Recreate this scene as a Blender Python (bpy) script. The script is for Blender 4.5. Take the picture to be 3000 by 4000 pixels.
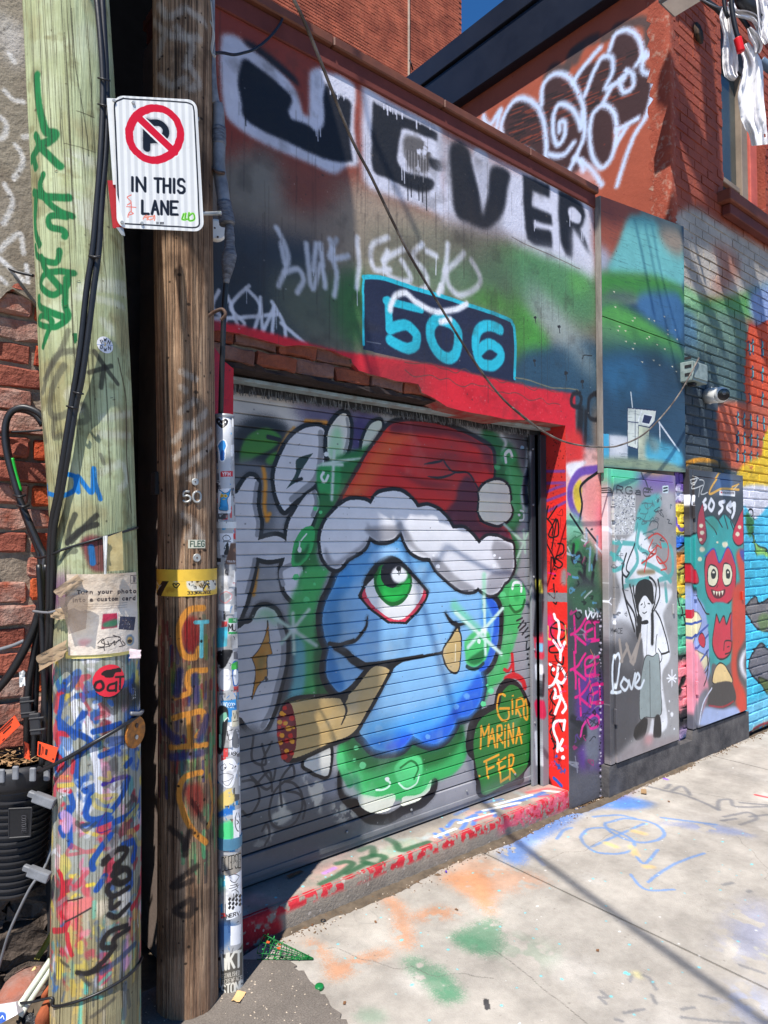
import bpy, bmesh, math, random
import numpy as np
from mathutils import Vector, Matrix
random.seed(7); RNG = np.random.default_rng(7)
for o in list(bpy.data.objects): bpy.data.objects.remove(o, do_unlink=True)
SC = bpy.context.scene
COL = SC.collection

# ------------------------------------------------------------------ camera
# World: X runs along the lane front (away to the right), Y into the buildings, Z up, lane surface z = 0.
F = 2658.0                      # focal length for a 3000 x 4000 frame
YAW = math.radians(50.55); PIT = math.atan(95 / F); EYE = 1.653
fw = np.array([math.cos(PIT)*math.cos(YAW), math.cos(PIT)*math.sin(YAW), math.sin(PIT)])
rt = np.array([math.sin(YAW), -math.cos(YAW), 0.0]); up = np.cross(rt, fw)
CAM = np.array([0, 0, EYE])
cd = bpy.data.cameras.new('camera'); cam = bpy.data.objects.new('camera', cd); COL.objects.link(cam)
cam.location = CAM; cam.rotation_euler = Vector(fw).to_track_quat('-Z', 'Y').to_euler()
cd.sensor_fit = 'VERTICAL'; cd.sensor_height = 36.0; cd.lens = F / 4000 * 36.0
cd.clip_start = 0.05; cd.clip_end = 500
SC.camera = cam
# ------------------------------------------------------------------ sky, sun, exposure
SUN = Vector((1.53, 1.0, -3.05)).normalized()        # direction the light travels
w = bpy.data.worlds.new('World'); SC.world = w; w.use_nodes = True
nt = w.node_tree; sky = nt.nodes.new('ShaderNodeTexSky'); sky.sky_type = 'NISHITA'; sky.sun_disc = False
el = math.asin(-SUN.z); sky.sun_elevation = el; sky.sun_rotation = math.atan2(-SUN.x, -SUN.y)
sky.altitude = 3000; sky.air_density = 1.0; sky.dust_density = 0.0; sky.ozone_density = 6.0
hs = nt.nodes.new('ShaderNodeHueSaturation'); hs.inputs['Saturation'].default_value = 1.2; nt.links.new(sky.outputs[0], hs.inputs['Color']); nt.links.new(hs.outputs[0], nt.nodes['Background'].inputs[0]); nt.nodes['Background'].inputs[1].default_value = 0.12
sd = bpy.data.lights.new('sun', 'SUN'); so = bpy.data.objects.new('sun', sd); COL.objects.link(so)
sd.energy = 5.0; sd.angle = math.radians(0.53); sd.color = (1.0, 0.955, 0.89)
so.rotation_euler = SUN.to_track_quat('-Z', 'Y').to_euler(); so.location = (-4, -3, 9)
vs = SC.view_settings; vs.view_transform = 'Standard'; vs.look = 'None'; vs.exposure = 0.58; vs.gamma = 1; vs.use_curve_mapping = False
SC.cycles.use_denoising = True

# ------------------------------------------------------------------ helpers: rays, paint
def ray(x, y): return fw + (x - 1500) / F * rt + (2000 - y) / F * up
def hit(x, y, ax, val):
    d = ray(x, y); t = (val - CAM[ax]) / d[ax]; return CAM + t * d
def dp(x, y, D): return CAM + ray(x, y) * D
def lin(c):
    c = np.asarray(c, float) / 255.0
    return np.where(c <= .04045, c / 12.92, ((c + .055) / 1.055) ** 2.4)
_noise = {}
def vnoise(h, w, cell, seed=0):
    """smooth value noise 0..1, cell in texels"""
    r = np.random.default_rng(seed + 11); gh, gw = int(h / cell) + 3, int(w / cell) + 3
    g = r.random((gh, gw)); y = np.arange(h) / cell; x = np.arange(w) / cell
    yi = y.astype(int); xi = x.astype(int); fy = y - yi; fx = x - xi
    fy = (fy * fy * (3 - 2 * fy))[:, None]; fx = (fx * fx * (3 - 2 * fx))[None]
    a = g[np.ix_(yi, xi)]; b = g[np.ix_(yi, xi + 1)]; c = g[np.ix_(yi + 1, xi)]; d = g[np.ix_(yi + 1, xi + 1)]
    return (a * (1 - fx) + b * fx) * (1 - fy) + (c * (1 - fx) + d * fx) * fy
def fnoise(h, w, cell, seed=0, octs=4):
    o = 0; amp = .5; t = 0
    for k in range(octs):
        o = o + amp * vnoise(h, w, max(1.01, cell / 2 ** k), seed + k * 37); t += amp; amp *= .5
    return o / t
def box1(a, r, ax):
    if r < 1: return a
    pad = [(0, 0), (0, 0)]; pad[ax] = (r + 1, r)
    c = np.cumsum(np.pad(a, pad, mode='edge'), axis=ax)
    n = a.shape[ax]; s1 = [slice(None)] * 2; s2 = [slice(None)] * 2
    s1[ax] = slice(2 * r + 1, 2 * r + 1 + n); s2[ax] = slice(0, n)
    return (c[tuple(s1)] - c[tuple(s2)]) / (2 * r + 1)
def blur(a, r):
    r = int(round(r))
    for _ in range(2): a = box1(box1(a, r, 0), r, 1)
    return a
def curve(pts, closed, n=7):
    """Catmull-Rom through pts (x, y, corner flag)"""
    out = []; N = len(pts)
    rng = range(N) if closed else range(N - 1)
    for i in rng:
        p1 = np.array(pts[i][:2]); p2 = np.array(pts[(i + 1) % N][:2])
        p0 = np.array(pts[i - 1][:2]) if (closed or i > 0) else p1
        p3 = np.array(pts[(i + 2) % N][:2]) if (closed or i + 2 < N) else p2
        m1 = (p2 - p0) / 2 if not pts[i][2] else (p2 - p1) * .6
        m2 = (p3 - p1) / 2 if not pts[(i + 1) % N][2] else (p2 - p1) * .6
        for k in range(n):
            t = k / n; t2 = t * t; t3 = t2 * t
            out.append((2*t3 - 3*t2 + 1) * p1 + (t3 - 2*t2 + t) * m1 + (-2*t3 + 3*t2) * p2 + (t3 - t2) * m2)
    if not closed: out.append(np.array(pts[-1][:2]))
    return np.array(out)
VW = (0, 0, 1.0)
def view(x0, y0, s):
    global VW; VW = (x0, y0, s)
FULL = (0, 0, 3000 / 1659)
VA = (850, 1550, 800 / 1659); VB = (1400, 1550, 900 / 1659); VC = (850, 2300, 800 / 1659); VD = (1400, 2300, 900 / 1659)
VE = (800, 0, 1100 / 1659); VG = (1700, 0, 1300 / 1659); VH = (800, 900, 1500 / 1659); VI = (2000, 800, 1000 / 1659)
VJ = (2100, 1750, 900 / 1659); VK = (2100, 2300, 900 / 1659)
VL = (0, 0, 1000 / 1659); VM = (0, 1000, 1000 / 1659); VN = (0, 2000, 1000 / 1659); VO = (0, 3000, 1000 / 1659)
VQ = (850, 3100, 1050 / 1659); VR = (1700, 2900, 1300 / 1659)
def parse(s):
    out = []
    for tok in s.split():
        c = tok.endswith('!'); a, b = tok.rstrip('!').split(',')
        out.append((float(a), float(b), c))
    return out
class Canvas:
    """paint layer on a surface: u, v in metres; mp maps photograph pixels onto the surface it lies on"""
    def __init__(s, name, u0, u1, v0, v1, res, mp, base=None):
        s.name, s.u0, s.v0, s.u1, s.v1, s.res, s.mp = name, u0, v0, u1, v1, res, mp
        s.W = int((u1 - u0) / res); s.H = int((v1 - v0) / res)
        s.col = np.zeros((s.H, s.W, 3), np.float32); s.a = np.zeros((s.H, s.W), np.float32)
        if base is not None: s.col[:] = np.array(base) / 255.; s.a[:] = 1
        s.seed = 1
    def tex(s, uv): return np.stack([(uv[:, 0] - s.u0) / s.res, (uv[:, 1] - s.v0) / s.res], 1)
    def _pts(s, p, closed, smooth):
        if isinstance(p, str): p = parse(p)
        p = [(q[0], q[1], q[2] if len(q) > 2 else False) for q in p]
        c = curve(p, closed) if smooth and len(p) > 2 else np.array([q[:2] for q in p], float)
        if smooth and len(c) > 4 and VW[2] != 1.0:                 # unsteady hand
            s.seed += 1; g = np.random.default_rng(s.seed).normal(0, 1, (len(c), 2)); g = (g + np.roll(g, 1, 0) + np.roll(g, 2, 0) + np.roll(g, -1, 0)) / 2
            c = c + g * 1.1
        px = c * VW[2] + np.array(VW[:2])
        uv = np.array([s.mp(x, y) for x, y in px]); return s.tex(uv), px
    def _scale(s, px):
        """texels per photograph pixel near px"""
        m = px.mean(0); a = np.array(s.mp(*m)); b = np.array(s.mp(m[0] + 6, m[1])); c = np.array(s.mp(m[0], m[1] + 6))
        k = abs((b - a)[0] * (c - a)[1] - (b - a)[1] * (c - a)[0])
        return math.sqrt(max(k, 1e-12)) / 6 / s.res
    def _blend(s, m, y0, x0, color, op, mode=None):
        h, w = m.shape; sl = (slice(y0, y0 + h), slice(x0, x0 + w)); m = (m * op).astype(np.float32)
        c = np.array(color, np.float32) / 255.
        a0 = s.a[sl]; an = m + a0 * (1 - m)
        s.col[sl] = np.where(an[..., None] > 1e-5, (c * m[..., None] + s.col[sl] * (a0 * (1 - m))[..., None]) / np.maximum(an, 1e-5)[..., None], s.col[sl])
        s.a[sl] = an
    def _win(s, t, pad):
        x0 = max(0, int(t[:, 0].min() - pad)); x1 = min(s.W, int(t[:, 0].max() + pad) + 2)
        y0 = max(0, int(t[:, 1].min() - pad)); y1 = min(s.H, int(t[:, 1].max() + pad) + 2)
        return x0, x1, y0, y1
    def _gr(s, m, grain):
        if grain:
            s.seed += 1; n = np.random.default_rng(s.seed).random(m.shape)
            m = np.clip(m + (n - .5) * grain * 4 * m * (1 - m), 0, 1)
        return m
    def _mask(s, t, x0, x1, y0, y1):
        m = np.zeros((y1 - y0, x1 - x0), bool); X = np.arange(x0, x1) + .5; n = len(t)
        for i in range(n):
            a, b = t[i], t[(i + 1) % n]
            if a[1] == b[1]: continue
            lo, hi = (a, b) if a[1] < b[1] else (b, a)
            r0 = max(y0, int(math.ceil(lo[1] - .5))); r1 = min(y1, int(math.ceil(hi[1] - .5)))
            if r1 <= r0: continue
            yy = np.arange(r0, r1) + .5; xs = lo[0] + (hi[0] - lo[0]) * (yy - lo[1]) / (hi[1] - lo[1])
            m[r0 - y0:r1 - y0] ^= X[None] < xs[:, None]
        return m.astype(np.float32)
    def fill(s, p, color, soft=0, op=1, smooth=True, grain=.35, out=None, ow=0, tear=0):
        """soft, ow in photograph pixels of the current view"""
        t, px = s._pts(p, True, smooth); k = s._scale(px) * VW[2]
        if out is not None: s.stroke(p, ow * 2, out, closed=True, smooth=smooth, soft=max(soft, 1 if VW[2] != 1.0 else .001))
        r = soft * k; x0, x1, y0, y1 = s._win(t, r * 2 + 2)
        if x1 <= x0 or y1 <= y0: return s
        m = s._mask(t, x0, x1, y0, y1)
        if r >= 1: m = blur(m, r)
        if tear:
            s.seed += 1; n = fnoise(m.shape[0], m.shape[1], 14, s.seed, 3); m = m * np.clip((n - tear) * 9 + .5, 0, 1)
        s._blend(s._gr(m, grain), y0, x0, color, op); return s
    def stroke(s, p, wd, color, soft=None, op=1, closed=False, smooth=True, taper=0, grain=.35, drips=0, halo=True):
        t, px = s._pts(p, closed, smooth); k = s._scale(px) * VW[2]
        if closed: t = np.vstack([t, t[:1]])
        if halo and wd >= 24 and sum(color) < 150: s.stroke(p, wd * 1.1, color, soft=wd * .3 + 4, op=.34, closed=closed, smooth=smooth, grain=1.2, halo=False)
        r = wd * k / 2; sf = (max(1.0 if VW[2] != 1.0 else 0, wd * .12) if soft is None else soft) * k; sf = max(sf, .6)
        pad = r + sf * 1.5 + 2; x0, x1, y0, y1 = s._win(t, pad)
        if x1 <= x0 or y1 <= y0: return s
        d = np.full((y1 - y0, x1 - x0), 1e9, np.float32); n = len(t) - 1
        for i in range(n):
            a, b = t[i], t[i + 1]
            rr = r
            if taper: q = (i + .5) / n; rr = r * (1 - taper * (2 * abs(q - .5)) ** 1.5)
            wx0 = max(x0, int(min(a[0], b[0]) - pad)); wx1 = min(x1, int(max(a[0], b[0]) + pad) + 2)
            wy0 = max(y0, int(min(a[1], b[1]) - pad)); wy1 = min(y1, int(max(a[1], b[1]) + pad) + 2)
            if wx1 <= wx0 or wy1 <= wy0: continue
            X = np.arange(wx0, wx1)[None] + .5; Y = np.arange(wy0, wy1)[:, None] + .5
            ab = b - a; L = ab @ ab
            q = np.clip(((X - a[0]) * ab[0] + (Y - a[1]) * ab[1]) / L, 0, 1) if L > 1e-9 else 0
            dd = np.hypot(X - a[0] - q * ab[0], Y - a[1] - q * ab[1]) - rr
            sl = (slice(wy0 - y0, wy1 - y0), slice(wx0 - x0, wx1 - x0)); d[sl] = np.minimum(d[sl], dd)
        m = np.clip(.5 - d / (2 * sf), 0, 1); m = m * m * (3 - 2 * m)
        s._blend(s._gr(m, grain), y0, x0, color, op)
        for _ in range(drips):
            i = random.randrange(len(px)); x, y = (px[i] - np.array(VW[:2])) / VW[2]; h = random.uniform(1, 4) * wd
            s.stroke([(x, y, 0), (x + random.uniform(-2, 2), y + h, 0)], wd * .16, color, smooth=False)
        return s
    def dot(s, x, y, r, color, soft=None, op=1, sx=1):
        pts = [(x + r * sx * math.cos(a), y + r * math.sin(a), False) for a in np.linspace(0, 2 * math.pi, 13)[:-1]]
        return s.fill(pts, color, soft=r * .12 if soft is None else soft, op=op)
    def speck(s, n, color, rmin, rmax, op=.9, area=None):
        """spatters / chips; radii in metres"""
        r0 = np.random.default_rng(s.seed + 99); s.seed += 1
        for _ in range(n):
            u = r0.uniform(*(area[:2] if area else (s.u0, s.u1))); v = r0.uniform(*(area[2:] if area else (s.v0, s.v1)))
            r = r0.uniform(rmin, rmax) / s.res; cx = (u - s.u0) / s.res; cy = (v - s.v0) / s.res
            x0, x1 = max(0, int(cx - r - 1)), min(s.W, int(cx + r + 2)); y0, y1 = max(0, int(cy - r - 1)), min(s.H, int(cy + r + 2))
            if x1 <= x0 or y1 <= y0: continue
            X = np.arange(x0, x1)[None] + .5; Y = np.arange(y0, y1)[:, None] + .5
            an = r0.uniform(.6, 1.7); m = np.clip(r - np.hypot((X - cx) * an, Y - cy) + .5, 0, 1)
            s._blend(m, y0, x0, color, op)
    def cloud(s, color, cell, thr, op, seed, sharp=5):
        """irregular stains over the whole layer"""
        n = fnoise(s.H, s.W, cell / s.res, seed, 5); s._blend(np.clip((n - thr) * sharp, 0, 1), 0, 0, color, op)
    def scrawl(s, n, area, size, cols, wd, op=.85):
        """small illegible tags; area in view units"""
        r = random.Random(s.seed)
        for _ in range(n):
            x, y = r.uniform(area[0], area[2]), r.uniform(area[1], area[3]); q = size * r.uniform(.5, 1.3)
            s.stroke([(x + r.uniform(-q, q), y + r.uniform(-q, q), 0) for _ in range(r.randint(3, 6))], wd * r.uniform(.6, 1.4), r.choice(cols), op=op * r.uniform(.6, 1), halo=False)
    def image(s):
        img = bpy.data.images.new(s.name, s.W, s.H, alpha=True); img.alpha_mode = 'CHANNEL_PACKED'
        px = np.concatenate([np.clip(s.col, 0, 1), np.clip(s.a, 0, 1)[..., None]], -1).astype(np.float32)
        img.pixels.foreach_set(px.ravel()); img.update(); img.pack(); s.col = None
        return img
def plane_map(ax, val):
    i, j = {0: (1, 2), 1: (0, 2), 2: (0, 1)}[ax]
    def f(x, y): p = hit(x, y, ax, val); return p[i], p[j]
    return f
# vector lettering for the printed signs: strokes on a 0..1 by 0..1 cell, y down
GL = {'A': ['0,1 .5,0 1,1', '.2,.65 .8,.65'], 'B': ['0,0 0,1', '0,0 .6,0 .85,.1 .85,.38 .6,.48 0,.48', '.6,.48 .95,.6 .95,.88 .65,1 0,1'], 'C': ['1,.15 .75,0 .25,0 0,.25 0,.75 .25,1 .75,1 1,.85'],
 'D': ['0,0 0,1 .6,1 1,.75 1,.25 .6,0 0,0'], 'E': ['1,0 0,0 0,1 1,1', '0,.48 .8,.48'], 'F': ['1,0 0,0 0,1', '0,.48 .8,.48'], 'G': ['1,.15 .75,0 .25,0 0,.25 0,.75 .25,1 .75,1 1,.85 1,.55 .6,.55'],
 'H': ['0,0 0,1', '1,0 1,1', '0,.5 1,.5'], 'I': ['.5,0 .5,1'], 'J': ['.9,0 .9,.8 .65,1 .3,1 .05,.8'], 'K': ['0,0 0,1', '1,0 0,.55', '.3,.42 1,1'], 'L': ['0,0 0,1 .95,1'], 'M': ['0,1 0,0 .5,.6 1,0 1,1'],
 'N': ['0,1 0,0 1,1 1,0'], 'O': ['.3,0 .7,0 1,.25 1,.75 .7,1 .3,1 0,.75 0,.25 .3,0'], 'P': ['0,1 0,0 .65,0 .95,.12 .95,.42 .65,.55 0,.55'], 'R': ['0,1 0,0 .65,0 .95,.12 .95,.4 .65,.52 0,.52', '.5,.52 1,1'],
 'S': ['.95,.15 .7,0 .25,0 .02,.14 .02,.36 .25,.47 .72,.53 .98,.66 .98,.86 .7,1 .25,1 0,.85'], 'T': ['0,0 1,0', '.5,0 .5,1'], 'U': ['0,0 0,.75 .25,1 .75,1 1,.75 1,0'], 'V': ['0,0 .5,1 1,0'], 'W': ['0,0 .25,1 .5,.3 .75,1 1,0'],
 'X': ['0,0 1,1', '1,0 0,1'], 'Y': ['0,0 .5,.5 1,0', '.5,.5 .5,1'], 'Z': ['0,0 1,0 0,1 1,1'], '0': ['.3,0 .7,0 1,.25 1,.75 .7,1 .3,1 0,.75 0,.25 .3,0'], '1': ['.2,.2 .55,0 .55,1'], '2': ['0,.2 .3,0 .75,0 1,.2 1,.4 0,1 1,1'],
 '3': ['0,.1 .3,0 .9,.1 .9,.4 .4,.47 .95,.6 .95,.9 .4,1 0,.9'], '5': ['.9,0 .15,0 .05,.45 .6,.38 1,.55 1,.82 .65,1 .2,1 0,.85'], '6': ['.85,.05 .45,0 .1,.3 0,.7 .3,1 .7,1 1,.8 .9,.5 .5,.42 .05,.62'],
 'a': ['.1,.45 .5,.35 .85,.5 .85,1', '.85,.65 .3,.65 .05,.8 .3,1 .85,.9'], 'c': ['.9,.45 .5,.35 .1,.55 .1,.8 .5,1 .9,.9'], 'd': ['.9,0 .9,1', '.9,.5 .5,.35 .1,.6 .1,.8 .5,1 .9,.85'], 'e': ['.05,.65 .9,.65 .8,.42 .45,.35 .1,.55 .1,.8 .45,1 .85,.9'],
 'h': ['.1,0 .1,1', '.1,.55 .5,.37 .85,.5 .85,1'], 'i': ['.5,.37 .5,1', '.5,.08 .5,.14'], 'm': ['0,1 0,.37', '0,.5 .25,.37 .45,.5 .45,1', '.45,.5 .75,.37 .95,.5 .95,1'], 'n': ['.1,1 .1,.37', '.1,.55 .5,.37 .85,.5 .85,1'], 'o': ['.5,.35 .9,.55 .9,.82 .5,1 .1,.82 .1,.55 .5,.35'],
 'p': ['.1,.37 .1,1.3', '.1,.5 .5,.35 .9,.55 .9,.8 .5,1 .1,.85'], 'r': ['.2,.37 .2,1', '.2,.6 .5,.38 .85,.4'], 's': ['.85,.45 .5,.35 .15,.45 .2,.6 .75,.72 .85,.88 .5,1 .1,.9'], 't': ['.4,.1 .4,.9 .6,1 .85,.95', '.1,.37 .8,.37'], 'u': ['.1,.37 .1,.8 .4,1 .85,.85', '.85,.37 .85,1'], 'y': ['.1,.37 .5,.95', '.9,.37 .4,1.25 .1,1.3']}
def letters(cv, txt, x, y, cw, ch, gap, wd, color, shear=0, slope=0, smooth=False, rot=0, **kw):
    """text whose cells run along +x (view units), slope dy/dx, rot in degrees about the start"""
    cr, sr = math.cos(math.radians(rot)), math.sin(math.radians(rot)); cx = 0
    for ch_ in txt:
        g = GL.get(ch_, [])
        ww = cw * (.45 if ch_ in 'Ii1' else 1)
        for st in g:
            pts = []
            for q in parse(st):
                lx = cx + q[0] * ww - shear * (q[1] - 1) * ch; ly = q[1] * ch + slope * (cx + q[0] * ww)
                pts.append((x + lx * cr - ly * sr, y + lx * sr + ly * cr, False))
            cv.stroke(pts, wd, color, smooth=smooth, **kw)
        cx += ww + gap
    return cv
# ------------------------------------------------------------------ helpers: materials
MATS = {}
def mat(name, col=(128, 128, 128), rough=.75, spec=.3, var=.18, vscale=6, bump=.25, bscale=60, canvas=None, mode='UV', metal=0,
        stretch=(1, 1, 1), col2=None, thr=.5, fine=.12, bdist=.004, trans=0, alpha=None, crack=0, co='Object', sss=0, chip=None):
    if name in MATS: return MATS[name]
    m = bpy.data.materials.new(name); m.use_nodes = True; N = m.node_tree.nodes; L = m.node_tree.links
    b = N['Principled BSDF']; b.inputs['Roughness'].default_value = rough; b.inputs['Metallic'].default_value = metal
    b.inputs['Specular IOR Level'].default_value = spec
    def new(t, **kw):
        n = N.new(t)
        for k, v in kw.items(): setattr(n, k, v)
        return n
    if co == 'Position': src = new('ShaderNodeNewGeometry').outputs['Position']
    else: src = new('ShaderNodeTexCoord').outputs[co]
    mp = new('ShaderNodeMapping'); mp.inputs['Scale'].default_value = stretch; L.new(src, mp.inputs[0])
    n1 = new('ShaderNodeTexNoise'); n1.inputs['Scale'].default_value = vscale; n1.inputs['Detail'].default_value = 6; n1.inputs['Roughness'].default_value = .62
    L.new(mp.outputs[0], n1.inputs['Vector'])
    rmp = new('ShaderNodeMapRange'); rmp.inputs['From Min'].default_value = thr - .17; rmp.inputs['From Max'].default_value = thr + .17; L.new(n1.outputs[0], rmp.inputs[0])
    c = lin(col); c2 = lin(col2) if col2 is not None else np.clip(c * (1 + var), 0, 1); c1 = c if col2 is not None else c * (1 - var)
    mx = new('ShaderNodeMix', data_type='RGBA'); L.new(rmp.outputs[0], mx.inputs['Factor'])
    mx.inputs['A'].default_value = (*c1, 1); mx.inputs['B'].default_value = (*c2, 1); out = mx.outputs['Result']
    if canvas is not None:
        im = new('ShaderNodeTexImage'); im.image = canvas.image(); im.extension = 'CLIP'; im.interpolation = 'Linear'
        if mode == 'UV':
            L.new(new('ShaderNodeTexCoord').outputs['UV'], im.inputs[0])
        else:
            sp = new('ShaderNodeSeparateXYZ'); L.new(new('ShaderNodeNewGeometry').outputs['Position'], sp.inputs[0])
            cb = new('ShaderNodeCombineXYZ'); i, j = {'x': (1, 2), 'y': (0, 2), 'z': (0, 1)}[mode]
            L.new(sp.outputs[i], cb.inputs[0]); L.new(sp.outputs[j], cb.inputs[1])
            vm = new('ShaderNodeVectorMath', operation='MULTIPLY_ADD'); W_ = canvas.W * canvas.res; H_ = canvas.H * canvas.res
            vm.inputs[1].default_value = (1 / W_, 1 / H_, 0); vm.inputs[2].default_value = (-canvas.u0 / W_, -canvas.v0 / H_, 0)
            L.new(cb.outputs[0], vm.inputs[0]); L.new(vm.outputs[0], im.inputs[0])
        m2 = new('ShaderNodeMix', data_type='RGBA'); L.new(im.outputs['Alpha'], m2.inputs['Factor']); L.new(out, m2.inputs['A']); L.new(im.outputs['Color'], m2.inputs['B'])
        out = m2.outputs['Result']
    if chip is not None:
        n4 = new('ShaderNodeTexNoise'); n4.inputs['Scale'].default_value = chip[2] if len(chip) > 2 else 26; n4.inputs['Detail'].default_value = 10; n4.inputs['Roughness'].default_value = .72; L.new(src, n4.inputs['Vector'])
        r4 = new('ShaderNodeMapRange'); r4.inputs['From Min'].default_value = chip[1]; r4.inputs['From Max'].default_value = chip[1] + .05; L.new(n4.outputs[0], r4.inputs[0])
        m4 = new('ShaderNodeMix', data_type='RGBA'); L.new(r4.outputs[0], m4.inputs['Factor']); L.new(out, m4.inputs['A']); m4.inputs['B'].default_value = (*lin(chip[0]), 1); out = m4.outputs['Result']
    # fine grain, dust and wear over everything
    n3 = new('ShaderNodeTexNoise'); n3.inputs['Scale'].default_value = 3.1; n3.inputs['Detail'].default_value = 9; n3.inputs['Roughness'].default_value = .75; L.new(src, n3.inputs['Vector'])
    r3 = new('ShaderNodeMapRange'); r3.inputs['From Min'].default_value = .3; r3.inputs['From Max'].default_value = .7
    r3.inputs['To Min'].default_value = 1 - fine * 1.3; r3.inputs['To Max'].default_value = 1 + fine * .7; L.new(n3.outputs[0], r3.inputs[0])
    sc = new('ShaderNodeVectorMath', operation='SCALE'); L.new(out, sc.inputs[0]); L.new(r3.outputs[0], sc.inputs['Scale']); out = sc.outputs[0]
    L.new(out, b.inputs['Base Color'])
    rr = new('ShaderNodeMapRange'); rr.inputs['To Min'].default_value = max(.05, rough - .13); rr.inputs['To Max'].default_value = min(1, rough + .13); L.new(n3.outputs[0], rr.inputs[0]); L.new(rr.outputs[0], b.inputs['Roughness'])
    if bump:
        n2 = new('ShaderNodeTexNoise'); n2.inputs['Scale'].default_value = bscale; n2.inputs['Detail'].default_value = 8; n2.inputs['Roughness'].default_value = .6; L.new(mp.outputs[0], n2.inputs['Vector'])
        h = n2.outputs[0]
        if crack:
            vo = new('ShaderNodeTexVoronoi', feature='DISTANCE_TO_EDGE'); vo.inputs['Scale'].default_value = crack; L.new(mp.outputs[0], vo.inputs['Vector'])
            cr = new('ShaderNodeMapRange'); cr.inputs['From Max'].default_value = .06; cr.inputs['To Min'].default_value = -.8; cr.inputs['To Max'].default_value = 0; L.new(vo.outputs[0], cr.inputs[0])
            ad = new('ShaderNodeMath', operation='ADD'); L.new(h, ad.inputs[0]); L.new(cr.outputs[0], ad.inputs[1]); h = ad.outputs[0]
        bp = new('ShaderNodeBump'); bp.inputs['Strength'].default_value = bump; bp.inputs['Distance'].default_value = bdist; L.new(h, bp.inputs['Height']); L.new(bp.outputs[0], b.inputs['Normal'])
    if trans: b.inputs['Transmission Weight'].default_value = trans
    if alpha is not None: b.inputs['Alpha'].default_value = alpha
    if sss: b.inputs['Subsurface Weight'].default_value = sss
    MATS[name] = m; return m
# ------------------------------------------------------------------ helpers: meshes and objects
def thing(name, label, cat, loc=(0, 0, 0), group=None):
    o = bpy.data.objects.new(name, None); COL.objects.link(o); o.location = loc; o.empty_display_size = .1
    o['label'] = label; o['category'] = cat; o['kind'] = 'thing'
    if group: o['group'] = group
    return o
def tag(o, label=None, cat=None, group=None, kind=None):
    if label: o['label'] = label
    if cat: o['category'] = cat
    if group: o['group'] = group
    if kind: o['kind'] = kind
    return o
def root_loc(p):
    return Vector(p.location)
def link(name, me, m=None, parent=None, smooth=False):
    if m is not None:
        for q in (m if isinstance(m, (list, tuple)) else [m]): me.materials.append(q)
    if smooth:
        for p in me.polygons: p.use_smooth = True
    o = bpy.data.objects.new(name, me); COL.objects.link(o)
    if parent is not None:
        o.parent = parent; o.matrix_parent_inverse = Matrix.Translation(-root_loc(parent))
    return o
def mesh(name, v, f, m=None, parent=None, smooth=False):
    me = bpy.data.meshes.new(name); me.from_pydata([tuple(map(float, q)) for q in v], [], f); me.update(); return link(name, me, m, parent, smooth)
def bmobj(name, bm, m=None, parent=None, smooth=False):
    me = bpy.data.meshes.new(name); bm.normal_update(); bm.to_mesh(me); bm.free(); return link(name, me, m, parent, smooth)
def bbox(bm, x0, x1, y0, y1, z0, z1, bev=0, seg=1):
    r = bmesh.ops.create_cube(bm, size=1); vs_ = r['verts']
    for v in vs_: v.co = Vector(((x0 + x1) / 2 + v.co.x * (x1 - x0), (y0 + y1) / 2 + v.co.y * (y1 - y0), (z0 + z1) / 2 + v.co.z * (z1 - z0)))
    if bev:
        es = {e for v in vs_ for e in v.link_edges}; bmesh.ops.bevel(bm, geom=list(es), offset=bev, segments=seg, affect='EDGES', profile=.6)
    return bm
def box(name, x0, x1, y0, y1, z0, z1, m, parent=None, bev=.003, seg=1):
    return bmobj(name, bbox(bmesh.new(), x0, x1, y0, y1, z0, z1, bev, seg), m, parent)
def path3(pts, n=6):
    if len(pts) < 3: return [Vector(p) for p in pts]
    P = [Vector(p) for p in pts]; out = []
    for i in range(len(P) - 1):
        p0 = P[i - 1] if i else P[i]; p1 = P[i]; p2 = P[i + 1]; p3 = P[i + 2] if i + 2 < len(P) else P[i + 1]
        for k in range(n):
            t = k / n; out.append(.5 * ((2 * p1) + (p2 - p0) * t + (2*p0 - 5*p1 + 4*p2 - p3) * t * t + (3*p1 - p0 - 3*p2 + p3) * t ** 3))
    out.append(P[-1]); return out
def tube_vf(pts, r, seg=10, n=6, smooth=True, jit=0):
    P = path3(pts, n) if smooth else [Vector(p) for p in pts]; K = len(P)
    rs = r if isinstance(r, (list, tuple)) else [r] * len(pts)
    R = [float(np.interp(i / (K - 1) * (len(pts) - 1), range(len(pts)), rs)) for i in range(K)]
    V = []; Fc = []; nrm = None
    for i in range(K):
        t = (P[min(i + 1, K - 1)] - P[max(i - 1, 0)]).normalized()
        if nrm is None: nrm = t.orthogonal().normalized()
        nrm = (nrm - t * nrm.dot(t)).normalized(); b = t.cross(nrm)
        for k in range(seg):
            a = 2 * math.pi * k / seg; q = R[i] * (1 + (random.uniform(-jit, jit) if jit else 0)); V.append(P[i] + (nrm * math.cos(a) + b * math.sin(a)) * q)
    for i in range(K - 1):
        for k in range(seg):
            k2 = (k + 1) % seg; Fc.append((i*seg+k, i*seg+k2, (i+1)*seg+k2, (i+1)*seg+k))
    Fc.append(tuple(range(seg))[::-1]); Fc.append(tuple(range((K-1)*seg, K*seg))); return V, Fc
def tube(name, pts, r, m, parent=None, seg=10, n=6, smooth=True, jit=0):
    V, Fc = tube_vf(pts, r, seg, n, smooth, jit); return mesh(name, V, Fc, m, parent, True)
def joined(name, parts, m, parent=None, smooth=False):
    V = []; Fc = []
    for v, f in parts:
        o = len(V); V += list(v); Fc += [tuple(i + o for i in q) for q in f]
    return mesh(name, V, Fc, m, parent, smooth)
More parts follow.
